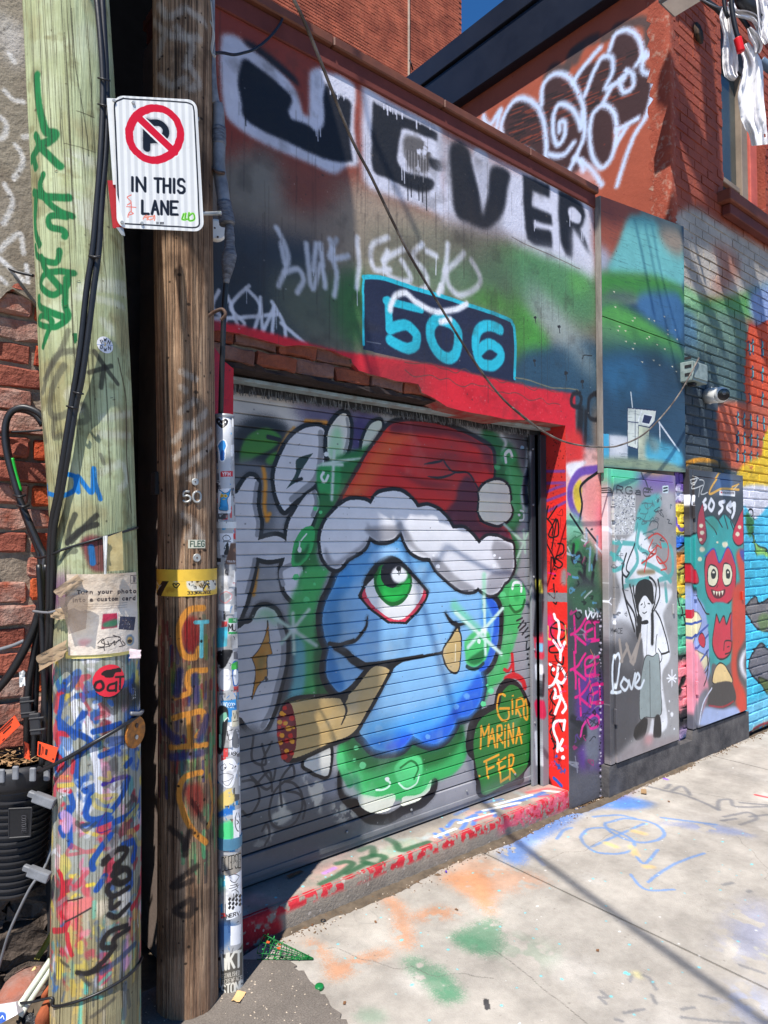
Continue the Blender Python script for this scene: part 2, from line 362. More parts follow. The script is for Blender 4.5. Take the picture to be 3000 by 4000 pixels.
def frame_of(d):
    d = Vector(d).normalized(); a = d.cross(Vector((0, 0, 1))); a = a.normalized() if a.length > 1e-4 else Vector((1, 0, 0)); return a, a.cross(d).normalized(), d
def disc(name, c, nrm, r, th, m, parent=None, seg=24, bev=0):
    a, b, d = frame_of(nrm); c = Vector(c); V = []; 
    rings = [(r, 0), (r, th - bev), (r - bev, th)] if bev else [(r, 0), (r, th)]
    for rr, h in rings:
        for k in range(seg): t = 2*math.pi*k/seg; V.append(c + d*h + (a*math.cos(t) + b*math.sin(t))*rr)
    Fc = [(i*seg+k, i*seg+(k+1) % seg, (i+1)*seg+(k+1) % seg, (i+1)*seg+k) for i in range(len(rings)-1) for k in range(seg)]
    Fc += [tuple(range(seg))[::-1], tuple(range((len(rings)-1)*seg, len(rings)*seg))]
    return mesh(name, V, Fc, m, parent)
def slab_poly(name, outline, ax, v0, v1, m, parent=None, cell=None, rough=0):
    """closed outline in the plane normal to axis ax, from v0 to v1 along it"""
    i, j = {0: (1, 2), 1: (0, 2), 2: (0, 1)}[ax]
    bm = bmesh.new(); vs_ = []
    for u, v in outline:
        c = [0, 0, 0]; c[ax] = v0; c[i] = u; c[j] = v; vs_.append(bm.verts.new(c))
    f = bm.faces.new(vs_); r = bmesh.ops.extrude_face_region(bm, geom=[f])
    for q in r['geom']:
        if isinstance(q, bmesh.types.BMVert): q.co[ax] = v1
    bmesh.ops.recalc_face_normals(bm, faces=bm.faces[:])
    bmesh.ops.triangulate(bm, faces=[q for q in bm.faces if len(q.verts) > 4])
    return bmobj(name, bm, m, parent)
def brick_mesh(name, lx, ly, lz, m, seed, rough=.004):
    r = random.Random(seed); bm = bmesh.new(); bbox(bm, -lx/2, lx/2, 0, ly, -lz/2, lz/2)
    bmesh.ops.bevel(bm, geom=bm.edges[:], offset=min(.006, lz * .12), segments=1, affect='EDGES')
    if rough > .002:
        es = [e for e in bm.edges if e.calc_length() > lx * .3]; bmesh.ops.subdivide_edges(bm, edges=es, cuts=3, use_grid_fill=True)
    for v in bm.verts:
        if v.co.y < ly * .6: v.co += Vector((r.uniform(-1, 1), r.uniform(-1, 1), r.uniform(-1, 1))) * rough
    me = bpy.data.meshes.new(name); bm.normal_update(); bm.to_mesh(me); bm.free()
    if m is not None: me.materials.append(m)
    return me
def put(name, me, loc, parent, rot=None):
    o = bpy.data.objects.new(name, me); COL.objects.link(o); o.location = loc
    if rot: o.rotation_euler = rot
    if parent is not None: o.parent = parent; o.matrix_parent_inverse = Matrix.Translation(-root_loc(parent))
    return o
YW = 2.511       # front plane of the garage wall
YD = 2.7234      # plane of the roller door
# ------------------------------------------------------------------ paint on the surfaces (flat print: murals, tags, lettering)
BLK = (20, 20, 24)
class wmode:
    """draw straight in surface metres"""
    def __init__(s, cv): s.cv = cv
    def __enter__(s):
        global VW
        s.o = (s.cv.mp, VW); s.cv.mp = lambda x, y: (x, y); VW = (0, 0, 1.0); return s.cv
    def __exit__(s, *a):
        global VW
        s.cv.mp, VW = s.o
def paint_door():
    c = Canvas('door_paint', 1.2, 3.56, .08, 2.4, .0024, plane_map(1, YD), (150, 150, 154))
    F_, S_ = c.fill, c.stroke
    view(*VA)
    F_('100,-60 700,-20 720,200 560,260 300,180 100,260', (205, 200, 194), 40)
    F_('620,40 900,60 1250,120 1300,400 1000,420 700,200', (96, 88, 118), 50)
    F_('1100,200 1300,170 1240,500 1120,520', (64, 48, 100), 30)
    F_('120,330 240,180 420,160 560,240 590,340 520,480 460,600 140,620', (30, 30, 34), 32)
    F_('180,535 200,390 280,290 400,250 490,300 515,350 430,430 320,480 250,520', (62, 128, 38), 7)
    F_('390,510 470,440 520,470 480,540 410,550', (70, 134, 44), 9)
    S_('410,325 500,348', 32, BLK)
    F_('120,560 420,560 480,700 460,1000 400,1300 130,1300', (104, 106, 112), 30)
    for q in ('370,580 385,700 380,900 400,980', '620,260 560,330 500,450', '420,950 400,1000', '320,1390 290,1600', '880,210 720,200', '870,800 850,900'): S_(q, 34, (212, 138, 34), soft=14)
    # left letters
    def letter(p, fillc=(214, 212, 216), ow=34, edge=True):
        S_(p, ow * 2, BLK, closed=True, soft=2); F_(p, fillc)
    letter('120,900 165,770 245,655 300,655 322,720 318,900 342,1010 338,1090 325,1162! 400,1140 480,1128 530,1148 558,1182! 575,1030 650,890 720,790 785,750 815,800 828,880 790,960 750,1050 700,1100 650,1200 640,1300 690,1390 690,1560 640,1632 600,1640 545,1560 518,1420 545,1300! 420,1322 312,1300! 292,1400 255,1560 205,1720 110,1830')
    for q in ('318,700 305,800 300,900 328,1010 318,1120', '780,770 800,860 770,960', '300,1320 280,1420 240,1580', '670,1330 520,1400 530,1520'): S_(q, 34, (142, 142, 148))
    letter('530,912 480,800 462,640 500,500 590,340 700,258 800,240 855,258 872,330 866,480 842,620 790,700 700,762 620,842 565,905')
    S_('835,290 838,430 815,600 770,690 690,760 600,830', 46, (146, 146, 150))
    F_('775,455! 640,508 632,620 555,745! 640,690 690,665! 655,650 700,560', (40, 62, 56), 3)
    S_('640,680 680,664', 24, BLK)
    letter('888,440 895,300 940,200 1010,135 1055,155 1072,260 1058,400 1030,470 950,520 900,490', (222, 220, 212))
    S_('1050,180 1062,300 1030,450', 26, (150, 150, 150))
    F_('900,470 930,280 990,250 1010,400 980,500', (140, 210, 150), 22, op=.75)
    letter('1172,440 1185,330 1240,225 1310,192 1332,235 1305,310 1235,390', (205, 212, 196), 26)
    # green glow round the figure
    F_('880,560 1000,470 1250,380 1420,250 1380,420 1150,620 1000,800 900,1000 800,1250 850,1450 760,1700 660,1680 660,1480 720,1390 640,1330 800,1000 820,760', (36, 112, 52), 16)
    F_('700,1400 860,1380 900,1420 800,1640 760,1866 640,1866 640,1640', (62, 168, 88), 14)
    F_('820,560 990,560 985,760 930,800 880,780 815,760', (44, 150, 76), 6)
    view(*VC)
    F_('640,0 840,-20 800,200 880,480 900,860 520,900 560,640 600,400 580,200', (60, 168, 86), 18)
    F_('560,440 700,440 690,860 540,880', (92, 172, 178), 16)
    F_('820,220 880,420 900,640 960,840 800,870 780,500', (24, 92, 40), 16)
    view(*VA)
    for p, r in (('790,905', 18), ('835,935', 14), ('635,1460', 26), ('785,1517', 12), ('720,1645', 26)):
        x, y = map(float, p.split(',')); c.dot(x, y, r, (82, 200, 120))
    F_('600,1300 620,1180 690,1070 770,1050 788,1120 760,1250 690,1350 630,1378 600,1360', (52, 178, 92), 3)
    F_('625,1300 650,1210 690,1250 740,1180 730,1260 680,1330 630,1350', (22, 104, 48), 6)
    S_('720,1110 670,1180 660,1240', 12, (235, 240, 235)); c.dot(664, 1240, 24, (240, 244, 240), sx=.7)
    S_('860,610 840,650 870,690 895,640', 22, (225, 232, 226)); c.dot(880, 465, 20, (226, 230, 228))
    # bottom letter with the orange star
    view(*VC)
    F_('170,300 250,240 330,120 420,120 540,240 620,420 560,900 200,1150 170,1050', (66, 66, 70), 20)
    p = '120,420 200,300 275,265 330,165 400,150 470,190 520,300 552,420 545,600 510,760 462,950 400,1110 330,1160 260,1132 195,1050 120,960'
    S_(p, 80, BLK, closed=True, soft=3); F_(p, (216, 214, 216))
    S_('500,280 535,420 528,600 490,770 440,960 370,1110', 46, (146, 146, 150))
    F_('290,260 370,160 470,200 480,300 380,230', (130, 205, 140), 24, op=.7)
    F_('405,262! 400,340 350,470 280,560! 310,650 300,760 278,892! 330,780 390,720! 402,690 398,560 440,522! 420,430', (206, 128, 22), 2, out=BLK, ow=6)
    S_('390,720 400,740', 22, BLK); F_('320,560 390,540 370,640 330,680', (120, 110, 50), 16, op=.6)
    # sparkles
    for a in ('470,240 800,460', '740,170 520,440', '610,200 620,520'): S_(a, 30, (188, 216, 196), soft=14, taper=.8, smooth=False)
    c.dot(618, 330, 30, (236, 242, 238), soft=14)
    view(*VA)
    for a in ('800,560 950,530 1210,490', '945,440 925,830', '860,545 1010,550'): S_(a, 26, (196, 214, 200), soft=12, taper=.8)
    # bottom left: greys, pale scraps, loops
    view(*VC)
    F_('180,1170 480,1200 520,1420 700,1500 900,1700 1180,1880 1600,1800 1659,2100 170,2120', (112, 113, 116), 30)
    F_('180,1850 1100,1700 1180,2000 170,2140', (92, 95, 98), 40)
    F_('690,1500 820,1560 870,1600 860,1680 800,1770 760,1700 720,1600', (206, 200, 184), 8, tear=.4)
    F_('920,1740 1100,1740 1140,1840 980,1900', (190, 186, 170), 18, tear=.4)
    for q in ('440,1830 560,1790 600,1850 480,1930', '500,1660 560,1760 500,1850', '790,1730 830,1700 840,1830', '380,1950 460,1960 430,2050', '300,2060 380,2040 420,2120 300,2130'): F_(q, (196, 192, 176), 10, tear=.38, op=.9)
    for q in ('290,1200 280,1380 390,1420 360,1260', '440,1240 360,1420 440,1560 470,1460', '270,1520 380,1620 440,1600', '540,1560 460,1640 420,1780 440,1900 520,1940 620,1900 680,1780 680,1660 620,1580 540,1560',
              '520,1760 510,1560 600,1430 620,1520 540,1560', '560,1640 660,1660 710,1760 690,1860', '360,1960 400,1900 420,2000 380,2080', '200,1560 300,1560 340,1700 260,1840 200,1800', '300,1600 420,1480 440,1640'):
        S_(q, 20, (52, 52, 56), op=.88)
    F_('700,1420 760,1345 905,1280 897,1500 820,1502 750,1465', (212, 210, 200), 2, out=BLK, ow=26)
    # cap, hat
    view(*VB)
    F_('900,200 1030,300 1120,360 1160,480 1190,700 1180,860 1130,960 1160,1100 1140,1240 1060,1330 900,1250 900,700', (34, 104, 52), 18)
    F_('1060,480 1180,560 1200,760 1130,930 1060,900 1090,700', (70, 168, 96), 18)
    F_('980,200 1240,240 1240,560 1180,500 1120,330', (70, 72, 78), 30); S_('1030,280 1060,330 1040,400', 26, (196, 198, 202), soft=16); S_('1220,380 1210,520 1180,700 1190,800', 24, (190, 194, 198), soft=16)
    S_('1225,540 1200,640 1210,760', 40, (26, 30, 48), soft=14)
    hat = '-130,770 0,530 60,420 150,300 230,205 330,180 450,180 600,205 760,262 880,325 955,385 970,480 965,600 900,640 870,760 870,880 950,930 1040,920 1080,960 1100,1040 1000,1030 900,1060 750,1000 620,880 430,820 250,740 90,780 -60,800'
    S_('-150,790 0,520 150,290 230,195 330,170 450,170 600,192 760,250 880,312 965,378 978,480 972,600', 40, BLK, soft=5); F_(hat, (205, 30, 22), 2)
    F_('-130,770 20,520 150,320 240,240 400,260 260,400 120,600 20,740', (222, 92, 30), 34, op=.9)
    F_('230,205 330,180 600,205 880,325 955,385 968,560 900,470 820,360 640,290 400,262 250,262', (112, 22, 34), 14)
    F_('720,640 790,565 850,640 866,700 862,880 950,935 1060,950 1100,1045 900,1015 870,1065 790,985 680,960 620,850 700,740', (92, 26, 46), 12)
    F_('440,440 600,400 900,440 950,500 860,540 700,530 600,470', (160, 18, 18), 20, op=.8); F_('270,530 480,600 680,640 480,650', (140, 16, 18), 14); F_('600,280 820,340 900,420 860,430 680,380', (206, 34, 26), 14)
    for q in ('475,485 560,470 612,452', '500,575 600,582 700,545'): S_(q, 16, BLK, taper=.7)
    S_('612,452 640,500 690,540 790,548 840,620 868,690', 12, BLK)
    p = '870,690 900,640 960,608 1020,602 1075,640 1092,700 1095,760 1106,830 1082,885 1040,908 1000,922 940,905 890,880 866,820 872,750'
    F_(p, (228, 220, 200), 1, out=BLK, ow=17); F_('900,690 1060,680 1060,740 900,730', (204, 198, 190), 14, op=.6)
    # beard, chin glow
    view(*VD)
    F_('-60,1000 60,1100 200,1180 400,1080 560,1130 720,960 780,1180 690,1330 540,1400 480,1500 300,1520 120,1500 -20,1480 -120,1390 -150,1150', (54, 176, 92), 10)
    F_('-120,1050 0,1080 130,1170 240,1180 390,1070 540,1130 680,1020 760,960 740,1100 640,1230 480,1290 340,1230 180,1290 40,1300 -60,1200', (26, 100, 44), 22)
    p = '-5,1490 20,1570 90,1612 190,1602 250,1555 257,1475 130,1500 40,1480'; S_('-120,1330 -110,1480 -20,1560 60,1640 150,1660 240,1640 320,1590 450,1540 530,1460 545,1400', 66, BLK, soft=4)
    F_(p, (226, 226, 208), 2); F_('312,1530 330,1495 450,1475 522,1375 512,1450 430,1520 318,1562', (224, 226, 208), 2)
    F_('-110,1340 -30,1330 20,1440 0,1490 -60,1500 -110,1450', (220, 222, 206), 10)
    F_('-60,1330 0,1300 60,1440 200,1480 440,1440 560,1360 460,1460 250,1490 40,1480 -30,1420', (86, 206, 124), 14)
    F_('260,1290 330,1220 430,1200 465,1260 450,1350 380,1420 300,1410', (88, 212, 128), 6); S_('300,1290 380,1240 430,1290 400,1370', 14, (30, 120, 56)); S_('290,1400 340,1440 410,1410 440,1340', 12, (206, 240, 214))
    S_('200,1380 230,1400 200,1440 130,1450', 13, (214, 244, 222)); c.dot(207, 1370, 16, (240, 248, 242)); c.dot(30, 1275, 22, (96, 214, 132))
    S_('-130,1210 -110,1300 -60,1400', 60, (84, 204, 122), soft=12)
    view(*VC)
    for x, y, r in ((1122, 1288, 20), (1175, 1430, 28), (1108, 1385, 14)): c.dot(x, y, r, (100, 214, 140))
    # right side glow and bubbles
    view(*VD)
    F_('1000,40 1100,-60 1190,0 1210,80 1180,190 1120,420 1050,640 960,720 900,830 850,860 900,700 960,560 1010,420 1030,200', (66, 176, 96), 12)
    F_('1200,60 1260,60 1262,700 1200,740 1120,640 1080,560 1160,300', (146, 146, 150), 10)
    view(*VB)
    for p, r in (('1080,430', 60),): x, y = map(float, p.split(',')); c.dot(x, y, r, (48, 150, 80))
    S_('1060,470 1060,410 1090,390 1105,430', 22, (226, 232, 228)); c.dot(1000, 505, 22, (60, 160, 90)); c.dot(1073, 548, 18, (60, 160, 90)); c.dot(1100, 610, 12, (60, 160, 90)); c.dot(1180, 365, 14, (126, 160, 186))
    S_('1130,800 1110,760', 26, (84, 176, 110)); S_('1165,820 1190,830 1190,880 1160,890', 12, (214, 226, 216)); c.dot(1158, 850, 10, (226, 232, 226))
    for q in ('1050,920 1200,1060', '1220,980 1110,1240', '1190,960 1200,1120'): S_(q, 18, (176, 206, 184), soft=9, taper=.5)
    # fur of the cap
    fur = '-267,1093 -272,1004 -240,907 -169,818 -72,747 35,747 88,773! 142,702 222,680 302,684 382,738 428,797! 500,785 580,820 640,880 680,950! 760,948 820,1000 870,1060! 920,1010 1000,1008 1060,1038 1110,1060 1118,1150 1120,1230 1082,1310 1050,1335! 1000,1410 930,1422 860,1372! 830,1395 740,1390 640,1320 560,1240 515,1160! 440,1150 360,1090 305,958! 250,1022 150,1042 80,1004! 35,1093 -80,1164 -98,1191 -143,1236 -196,1227 -249,1164'
    # face first, cap fur over it
    view(*VD)
    face = '-187,0 -232,89 -258,196 -245,338 -209,418! -232,551 -223,640 -169,720 -134,742 -72,711 8,622 71,560 130,560 124,818 8,1004 53,1084 124,1156 222,1164 320,1138 391,1058! 450,1090 540,1115 620,1080 680,1010 710,930! 800,910 870,820 895,700 880,600! 950,540 1000,400 1015,200 990,100 930,50 900,-50 500,-300 305,-420 80,-380 -98,-191'
    S_(face, 92, BLK, closed=True, soft=3); F_(face, (136, 190, 232), 1)
    F_('-100,-190 80,-330 305,-420 560,-240 860,-60 900,0 600,-120 400,-200 305,-260 180,-180 -20,-60 -150,60', (92, 160, 212), 30)
    F_('-187,0 -100,-190 -40,-60 -140,100 -120,300 -160,400 -209,418 -245,338 -258,196 -232,89', (64, 146, 208), 20)
    F_('-209,418 -232,551 -223,640 -169,720 -134,742 -100,700 -150,560', (54, 138, 208), 12)
    F_('20,990 130,940 300,930 520,850 700,700 860,560 900,700 870,820 800,910 710,930 680,1010 620,1080 540,1115 450,1090 391,1058 320,1138 222,1164 124,1156 53,1084', (78, 168, 238), 40)
    F_('53,1084 200,1060 330,1010 391,1040 600,960 780,740 880,640 895,700 870,820 800,910 710,930 680,1010 620,1080 540,1115 450,1090 391,1058 320,1138 222,1164 124,1156', (36, 122, 222), 20)
    F_('200,1130 340,1060 391,1050 320,1138 222,1166', (40, 92, 220), 12); F_('450,1088 600,980 690,860 860,620 895,700 870,820 800,910 710,930 680,1010 620,1080 540,1115', (30, 92, 210), 12, op=.8)
    F_('930,50 990,100 1015,200 1000,400 950,540 880,600 870,540 950,400 970,220 900,60', (32, 92, 206), 4); F_('900,60 960,200 950,380 900,520 840,560 900,380 880,180', (74, 152, 222), 16)
    for x, y, r in ((120, 900, 24), (145, 1010, 30), (500, 1065, 18), (705, 850, 20), (780, 772, 22), (-215, 165, 12), (-150, 500, 18)): c.dot(x, y, r, (120, 186, 240), op=.7)
    # mouth
    view(*VC)
    S_('1212,228 1195,320 1120,415 1030,455', 26, BLK, taper=.75); S_('905,445 980,455 1040,440 1100,420', 30, BLK); S_('960,470 1040,520 1100,580 1160,620 1215,632', 54, BLK); S_('1180,612 1300,600 1450,575 1659,542', 22, BLK)
    F_('1000,480 1200,600 1230,640 1130,610', BLK)
    view(*VD)
    S_('0,542 150,545 300,520 450,490 590,462 620,440', 20, BLK); F_('20,545 150,530 320,515 260,570 200,640', BLK); S_('610,470 640,410 700,290', 34, BLK, taper=.6)
    S_('628,175 660,225 705,258 780,250', 26, BLK, taper=.7); S_('700,250 720,285', 30, BLK)
    F_('712,285! 665,360 618,430 612,480 640,560 690,602 718,580 735,460 735,340', (206, 176, 116), 1, out=BLK, ow=11); S_('700,400 697,520', 8, (240, 226, 190))
    view(*VC)
    # cigar
    cg = '560,940 900,887 1000,892! 1060,862 1160,752 1250,642 1330,630 1390,655 1378,690 1290,850 1200,1010 1092,1170 900,1252 600,1375 540,1250'
    S_(cg, 66, BLK, closed=True, soft=3); F_(cg, (206, 176, 120), 1); F_('620,960 900,900 1000,1000 960,1190 640,1320', (196, 164, 106), 26)
    p = '545,940 590,930 625,1030 640,1150 632,1290 592,1392 545,1395 505,1300 482,1180 486,1050'; F_(p, (112, 22, 34), 2)
    for x, y, r in ((545, 965, 18), (600, 1050, 22), (540, 1090, 26), (560, 1230, 20), (500, 1180, 20), (590, 1190, 20), (540, 1360, 26), (600, 1330, 20), (500, 1120, 14), (575, 1130, 14)): c.dot(x, y, r, (206, 30, 24))
    for x, y, r in ((520, 1010, 20), (540, 1020, 16), (503, 1080, 20), (550, 1090, 18), (575, 1132, 24), (615, 1125, 13), (522, 1188, 20), (605, 1235, 20), (512, 1248, 18), (560, 1315, 20)): c.dot(x, y, r, (238, 156, 34))
    S_('1000,890 1030,940 1042,1000 1005,1100', 20, BLK, taper=.6); F_('1000,880 1060,862 1030,930', BLK)
    # eye
    view(*VA)
    F_('1138,1612! 1190,1500 1250,1400 1330,1325 1400,1298 1470,1325 1550,1400 1640,1500 1716,1582! 1690,1650 1640,1730 1530,1842! 1380,1838! 1230,1722', BLK, 1)
    F_('1170,1608 1240,1510 1400,1400 1570,1440 1690,1585 1620,1720 1520,1822! 1390,1818! 1245,1712', (228, 66, 88), 1)
    F_('1196,1565 1250,1480 1330,1420 1400,1390 1500,1410 1600,1480 1665,1560 1625,1670 1515,1792 1395,1792 1262,1690', (238, 236, 234), 2)
    F_('1265,1480 1290,1410 1330,1362 1470,1360 1560,1440 1576,1500 1560,1580 1500,1668 1410,1698 1340,1655 1282,1570', (16, 102, 36), 1)
    F_('1290,1500 1310,1420 1340,1380 1380,1520 1470,1540 1550,1470 1556,1530 1520,1610 1430,1662 1350,1630', (24, 164, 62), 3); F_('1330,1560 1420,1590 1500,1570 1450,1640 1370,1630', (34, 188, 76), 10)
    F_('1325,1470 1330,1380 1400,1330 1490,1360 1500,1440 1450,1530 1400,1546 1350,1520', (16, 16, 26), 2)
    c.dot(1472, 1442, 66, (236, 236, 236)); c.dot(1466, 1392, 20, BLK); S_('1466,1392 1470,1440', 8, BLK); S_('1480,1392 1482,1430', 6, BLK)
    S_('1190,1505 1250,1405 1330,1328 1400,1310 1470,1335 1560,1420 1700,1575', 40, BLK, taper=.5)
    F_('1220,1330 1290,1240 1400,1210 1480,1260 1400,1290 1300,1340', (170, 208, 240), 14, op=.8)
    view(*VB)
    S_(fur, 46, BLK, closed=True, soft=3); F_(fur, (226, 225, 228), 1)
    for q in ('-240,1080 -180,1180 -100,1150 40,1050 80,1000 40,1090 -90,1180 -150,1230 -230,1200', '60,940 80,1000 150,1038 250,1018 305,955 300,900 330,1010 400,1100 520,1150 420,1080 320,940', '520,1160 600,1180 700,1290 840,1380 740,1392 640,1322 560,1242', '990,1030 1100,1080 1118,1200 1080,1310 1000,1200 960,1100', '300,900 320,960 240,1010 150,1030 90,1000 60,900 120,990 220,985'):
        F_(q, (158, 156, 160), 9)
    F_('930,1300 1000,1250 1090,1270 1050,1335 1000,1400 930,1420', (168, 166, 172), 10)
    for x, y, r in ((540, 1142, 9), (580, 1140, 9), (572, 1220, 15), (980, 1142, 10), (1018, 1160, 9), (976, 1218, 14)): c.dot(x, y, r, (244, 244, 246))
    # sparkle on the cheek, bubbles
    view(*VD)
    S_('690,120 780,220 860,300', 60, (120, 216, 160), soft=24, op=.7); S_('905,-100 905,150', 34, (150, 222, 180), soft=14, op=.7)
    F_('765,440 770,370 830,310 900,290 950,340 940,450 900,530 830,566 780,540', (76, 200, 112), 4); F_('800,500 900,430 930,380 910,490 850,545 790,530', (26, 116, 58), 6); S_('780,560 840,580 900,540', 22, (28, 60, 60))
    for q in ('700,170 1030,470', '1040,140 790,420', '905,60 915,470'): S_(q, 24, (206, 236, 222), soft=9, taper=.8, smooth=False)
    c.dot(905, 300, 24, (246, 252, 248), soft=10); c.dot(865, 322, 12, (228, 244, 232)); c.dot(868, 378, 18, (228, 244, 232), sx=.7)
    F_('1085,80 1090,0 1130,-60 1190,-30 1205,60 1190,140 1150,182 1105,150', (74, 200, 108), 3); S_('1090,120 1130,168 1180,140 1196,80', 18, (24, 110, 50)); S_('1110,0 1120,-40 1170,-40 1172,20', 18, (242, 248, 244)); c.dot(1040, 45, 24, (96, 214, 132)); c.dot(1140, 60, 30, (60, 176, 92), sx=.7)
    for x, y, r in ((955, 735, 22), (900, 830, 20), (928, 695, 10), (1290, 100, 6)): c.dot(x, y, r, (100, 224, 150))
    # signature cloud
    S_('1105,470 1112,540 1118,610', 24, (206, 28, 34)); S_('1050,580 1080,590 1108,540', 20, (206, 28, 34)); S_('1060,650 1120,622 1180,660 1200,710', 34, (204, 28, 34), soft=6)
    F_('975,832! 1000,720 1060,648 1140,662 1200,742 1232,812 1262,862 1288,950 1272,1050 1252,1130 1242,1250 1192,1320 1170,1400 1100,1420 870,1500 840,1380 830,1240! 782,1180 775,1080 800,960 862,882', BLK, 2)
    F_('1012,842 1040,740 1100,692 1160,722 1202,802 1250,900 1257,1000 1232,1100 1222,1240 1150,1350 1020,1420 890,1480 870,1390 832,1190 835,1040 890,930', (34, 116, 46), 2)
    O_ = (238, 164, 40)
    for q in ('1055,770 1020,760 1000,830 1005,900 1040,950 1080,930 1085,860!', '1085,860! 1020,862', '1108,800 1110,900', '1140,800 1135,900', '1140,800 1180,790 1185,840 1140,860!', '1140,860! 1170,920', '1205,800 1190,850 1195,920 1215,940 1220,880 1205,800',
              '880,1150 885,990!', '885,990! 905,1060!', '905,1060! 940,980', '940,980 935,1130', '935,1130 965,1010!', '965,1010! 985,1140', '945,1080 975,1075', '1000,1140 1000,990', '1000,990 1030,985 1030,1050 1000,1060!', '1000,1060! 1040,1110', '1055,1010 1055,1140', '1080,1130 1080,980!', '1080,980! 1115,1110!', '1115,1110! 1115,970', '1135,1110 1155,1000!', '1155,1000! 1175,1110', '1140,1060 1180,1050',
              '920,1240 930,1360', '905,1245 1010,1195', '930,1300 975,1280', '1010,1230 1020,1390', '1000,1260 1060,1215', '1010,1300 1055,1278', '1020,1388 1078,1352', '1085,1370 1085,1200', '1085,1200 1115,1200 1110,1260 1085,1280!', '1085,1280! 1125,1330'):
        S_(q, 15, O_)
    c.dot(872, 1348, 10, O_, sx=.8); c.dot(1112, 770, 7, O_); c.dot(1058, 985, 7, O_); c.dot(1240, 860, 6, O_)
    for q in ('1140,230 1180,210', '1150,280 1190,230', '1160,300 1205,260', '1180,330 1220,280', '1200,350 1240,340 1250,400 1210,440 1215,380'): S_(q, 11, (38, 38, 42))
    for x, y in ((1205, 250), (1218, 470), (1220, 500), (1226, 545)): c.dot(x, y, 8, (38, 38, 42))
    # worn specks and stains; bottom strip greyer, lower left corner darker
    c.speck(260, (196, 196, 196), .0012, .004, .6); c.speck(160, (70, 70, 72), .001, .004, .6); c.cloud((80, 80, 82), .5, .55, .25, 5); c.cloud((206, 204, 200), .12, .6, .22, 6)
    with wmode(c):
        c.fill([(1.2, .08), (3.56, .08), (3.56, .2), (1.2, .2)], (120, 120, 122), .03, smooth=False, op=.55)
        c.fill([(1.2, .08), (2.1, .08), (1.9, .3), (1.2, .36)], (70, 72, 76), .06, smooth=False, op=.6)
    return c

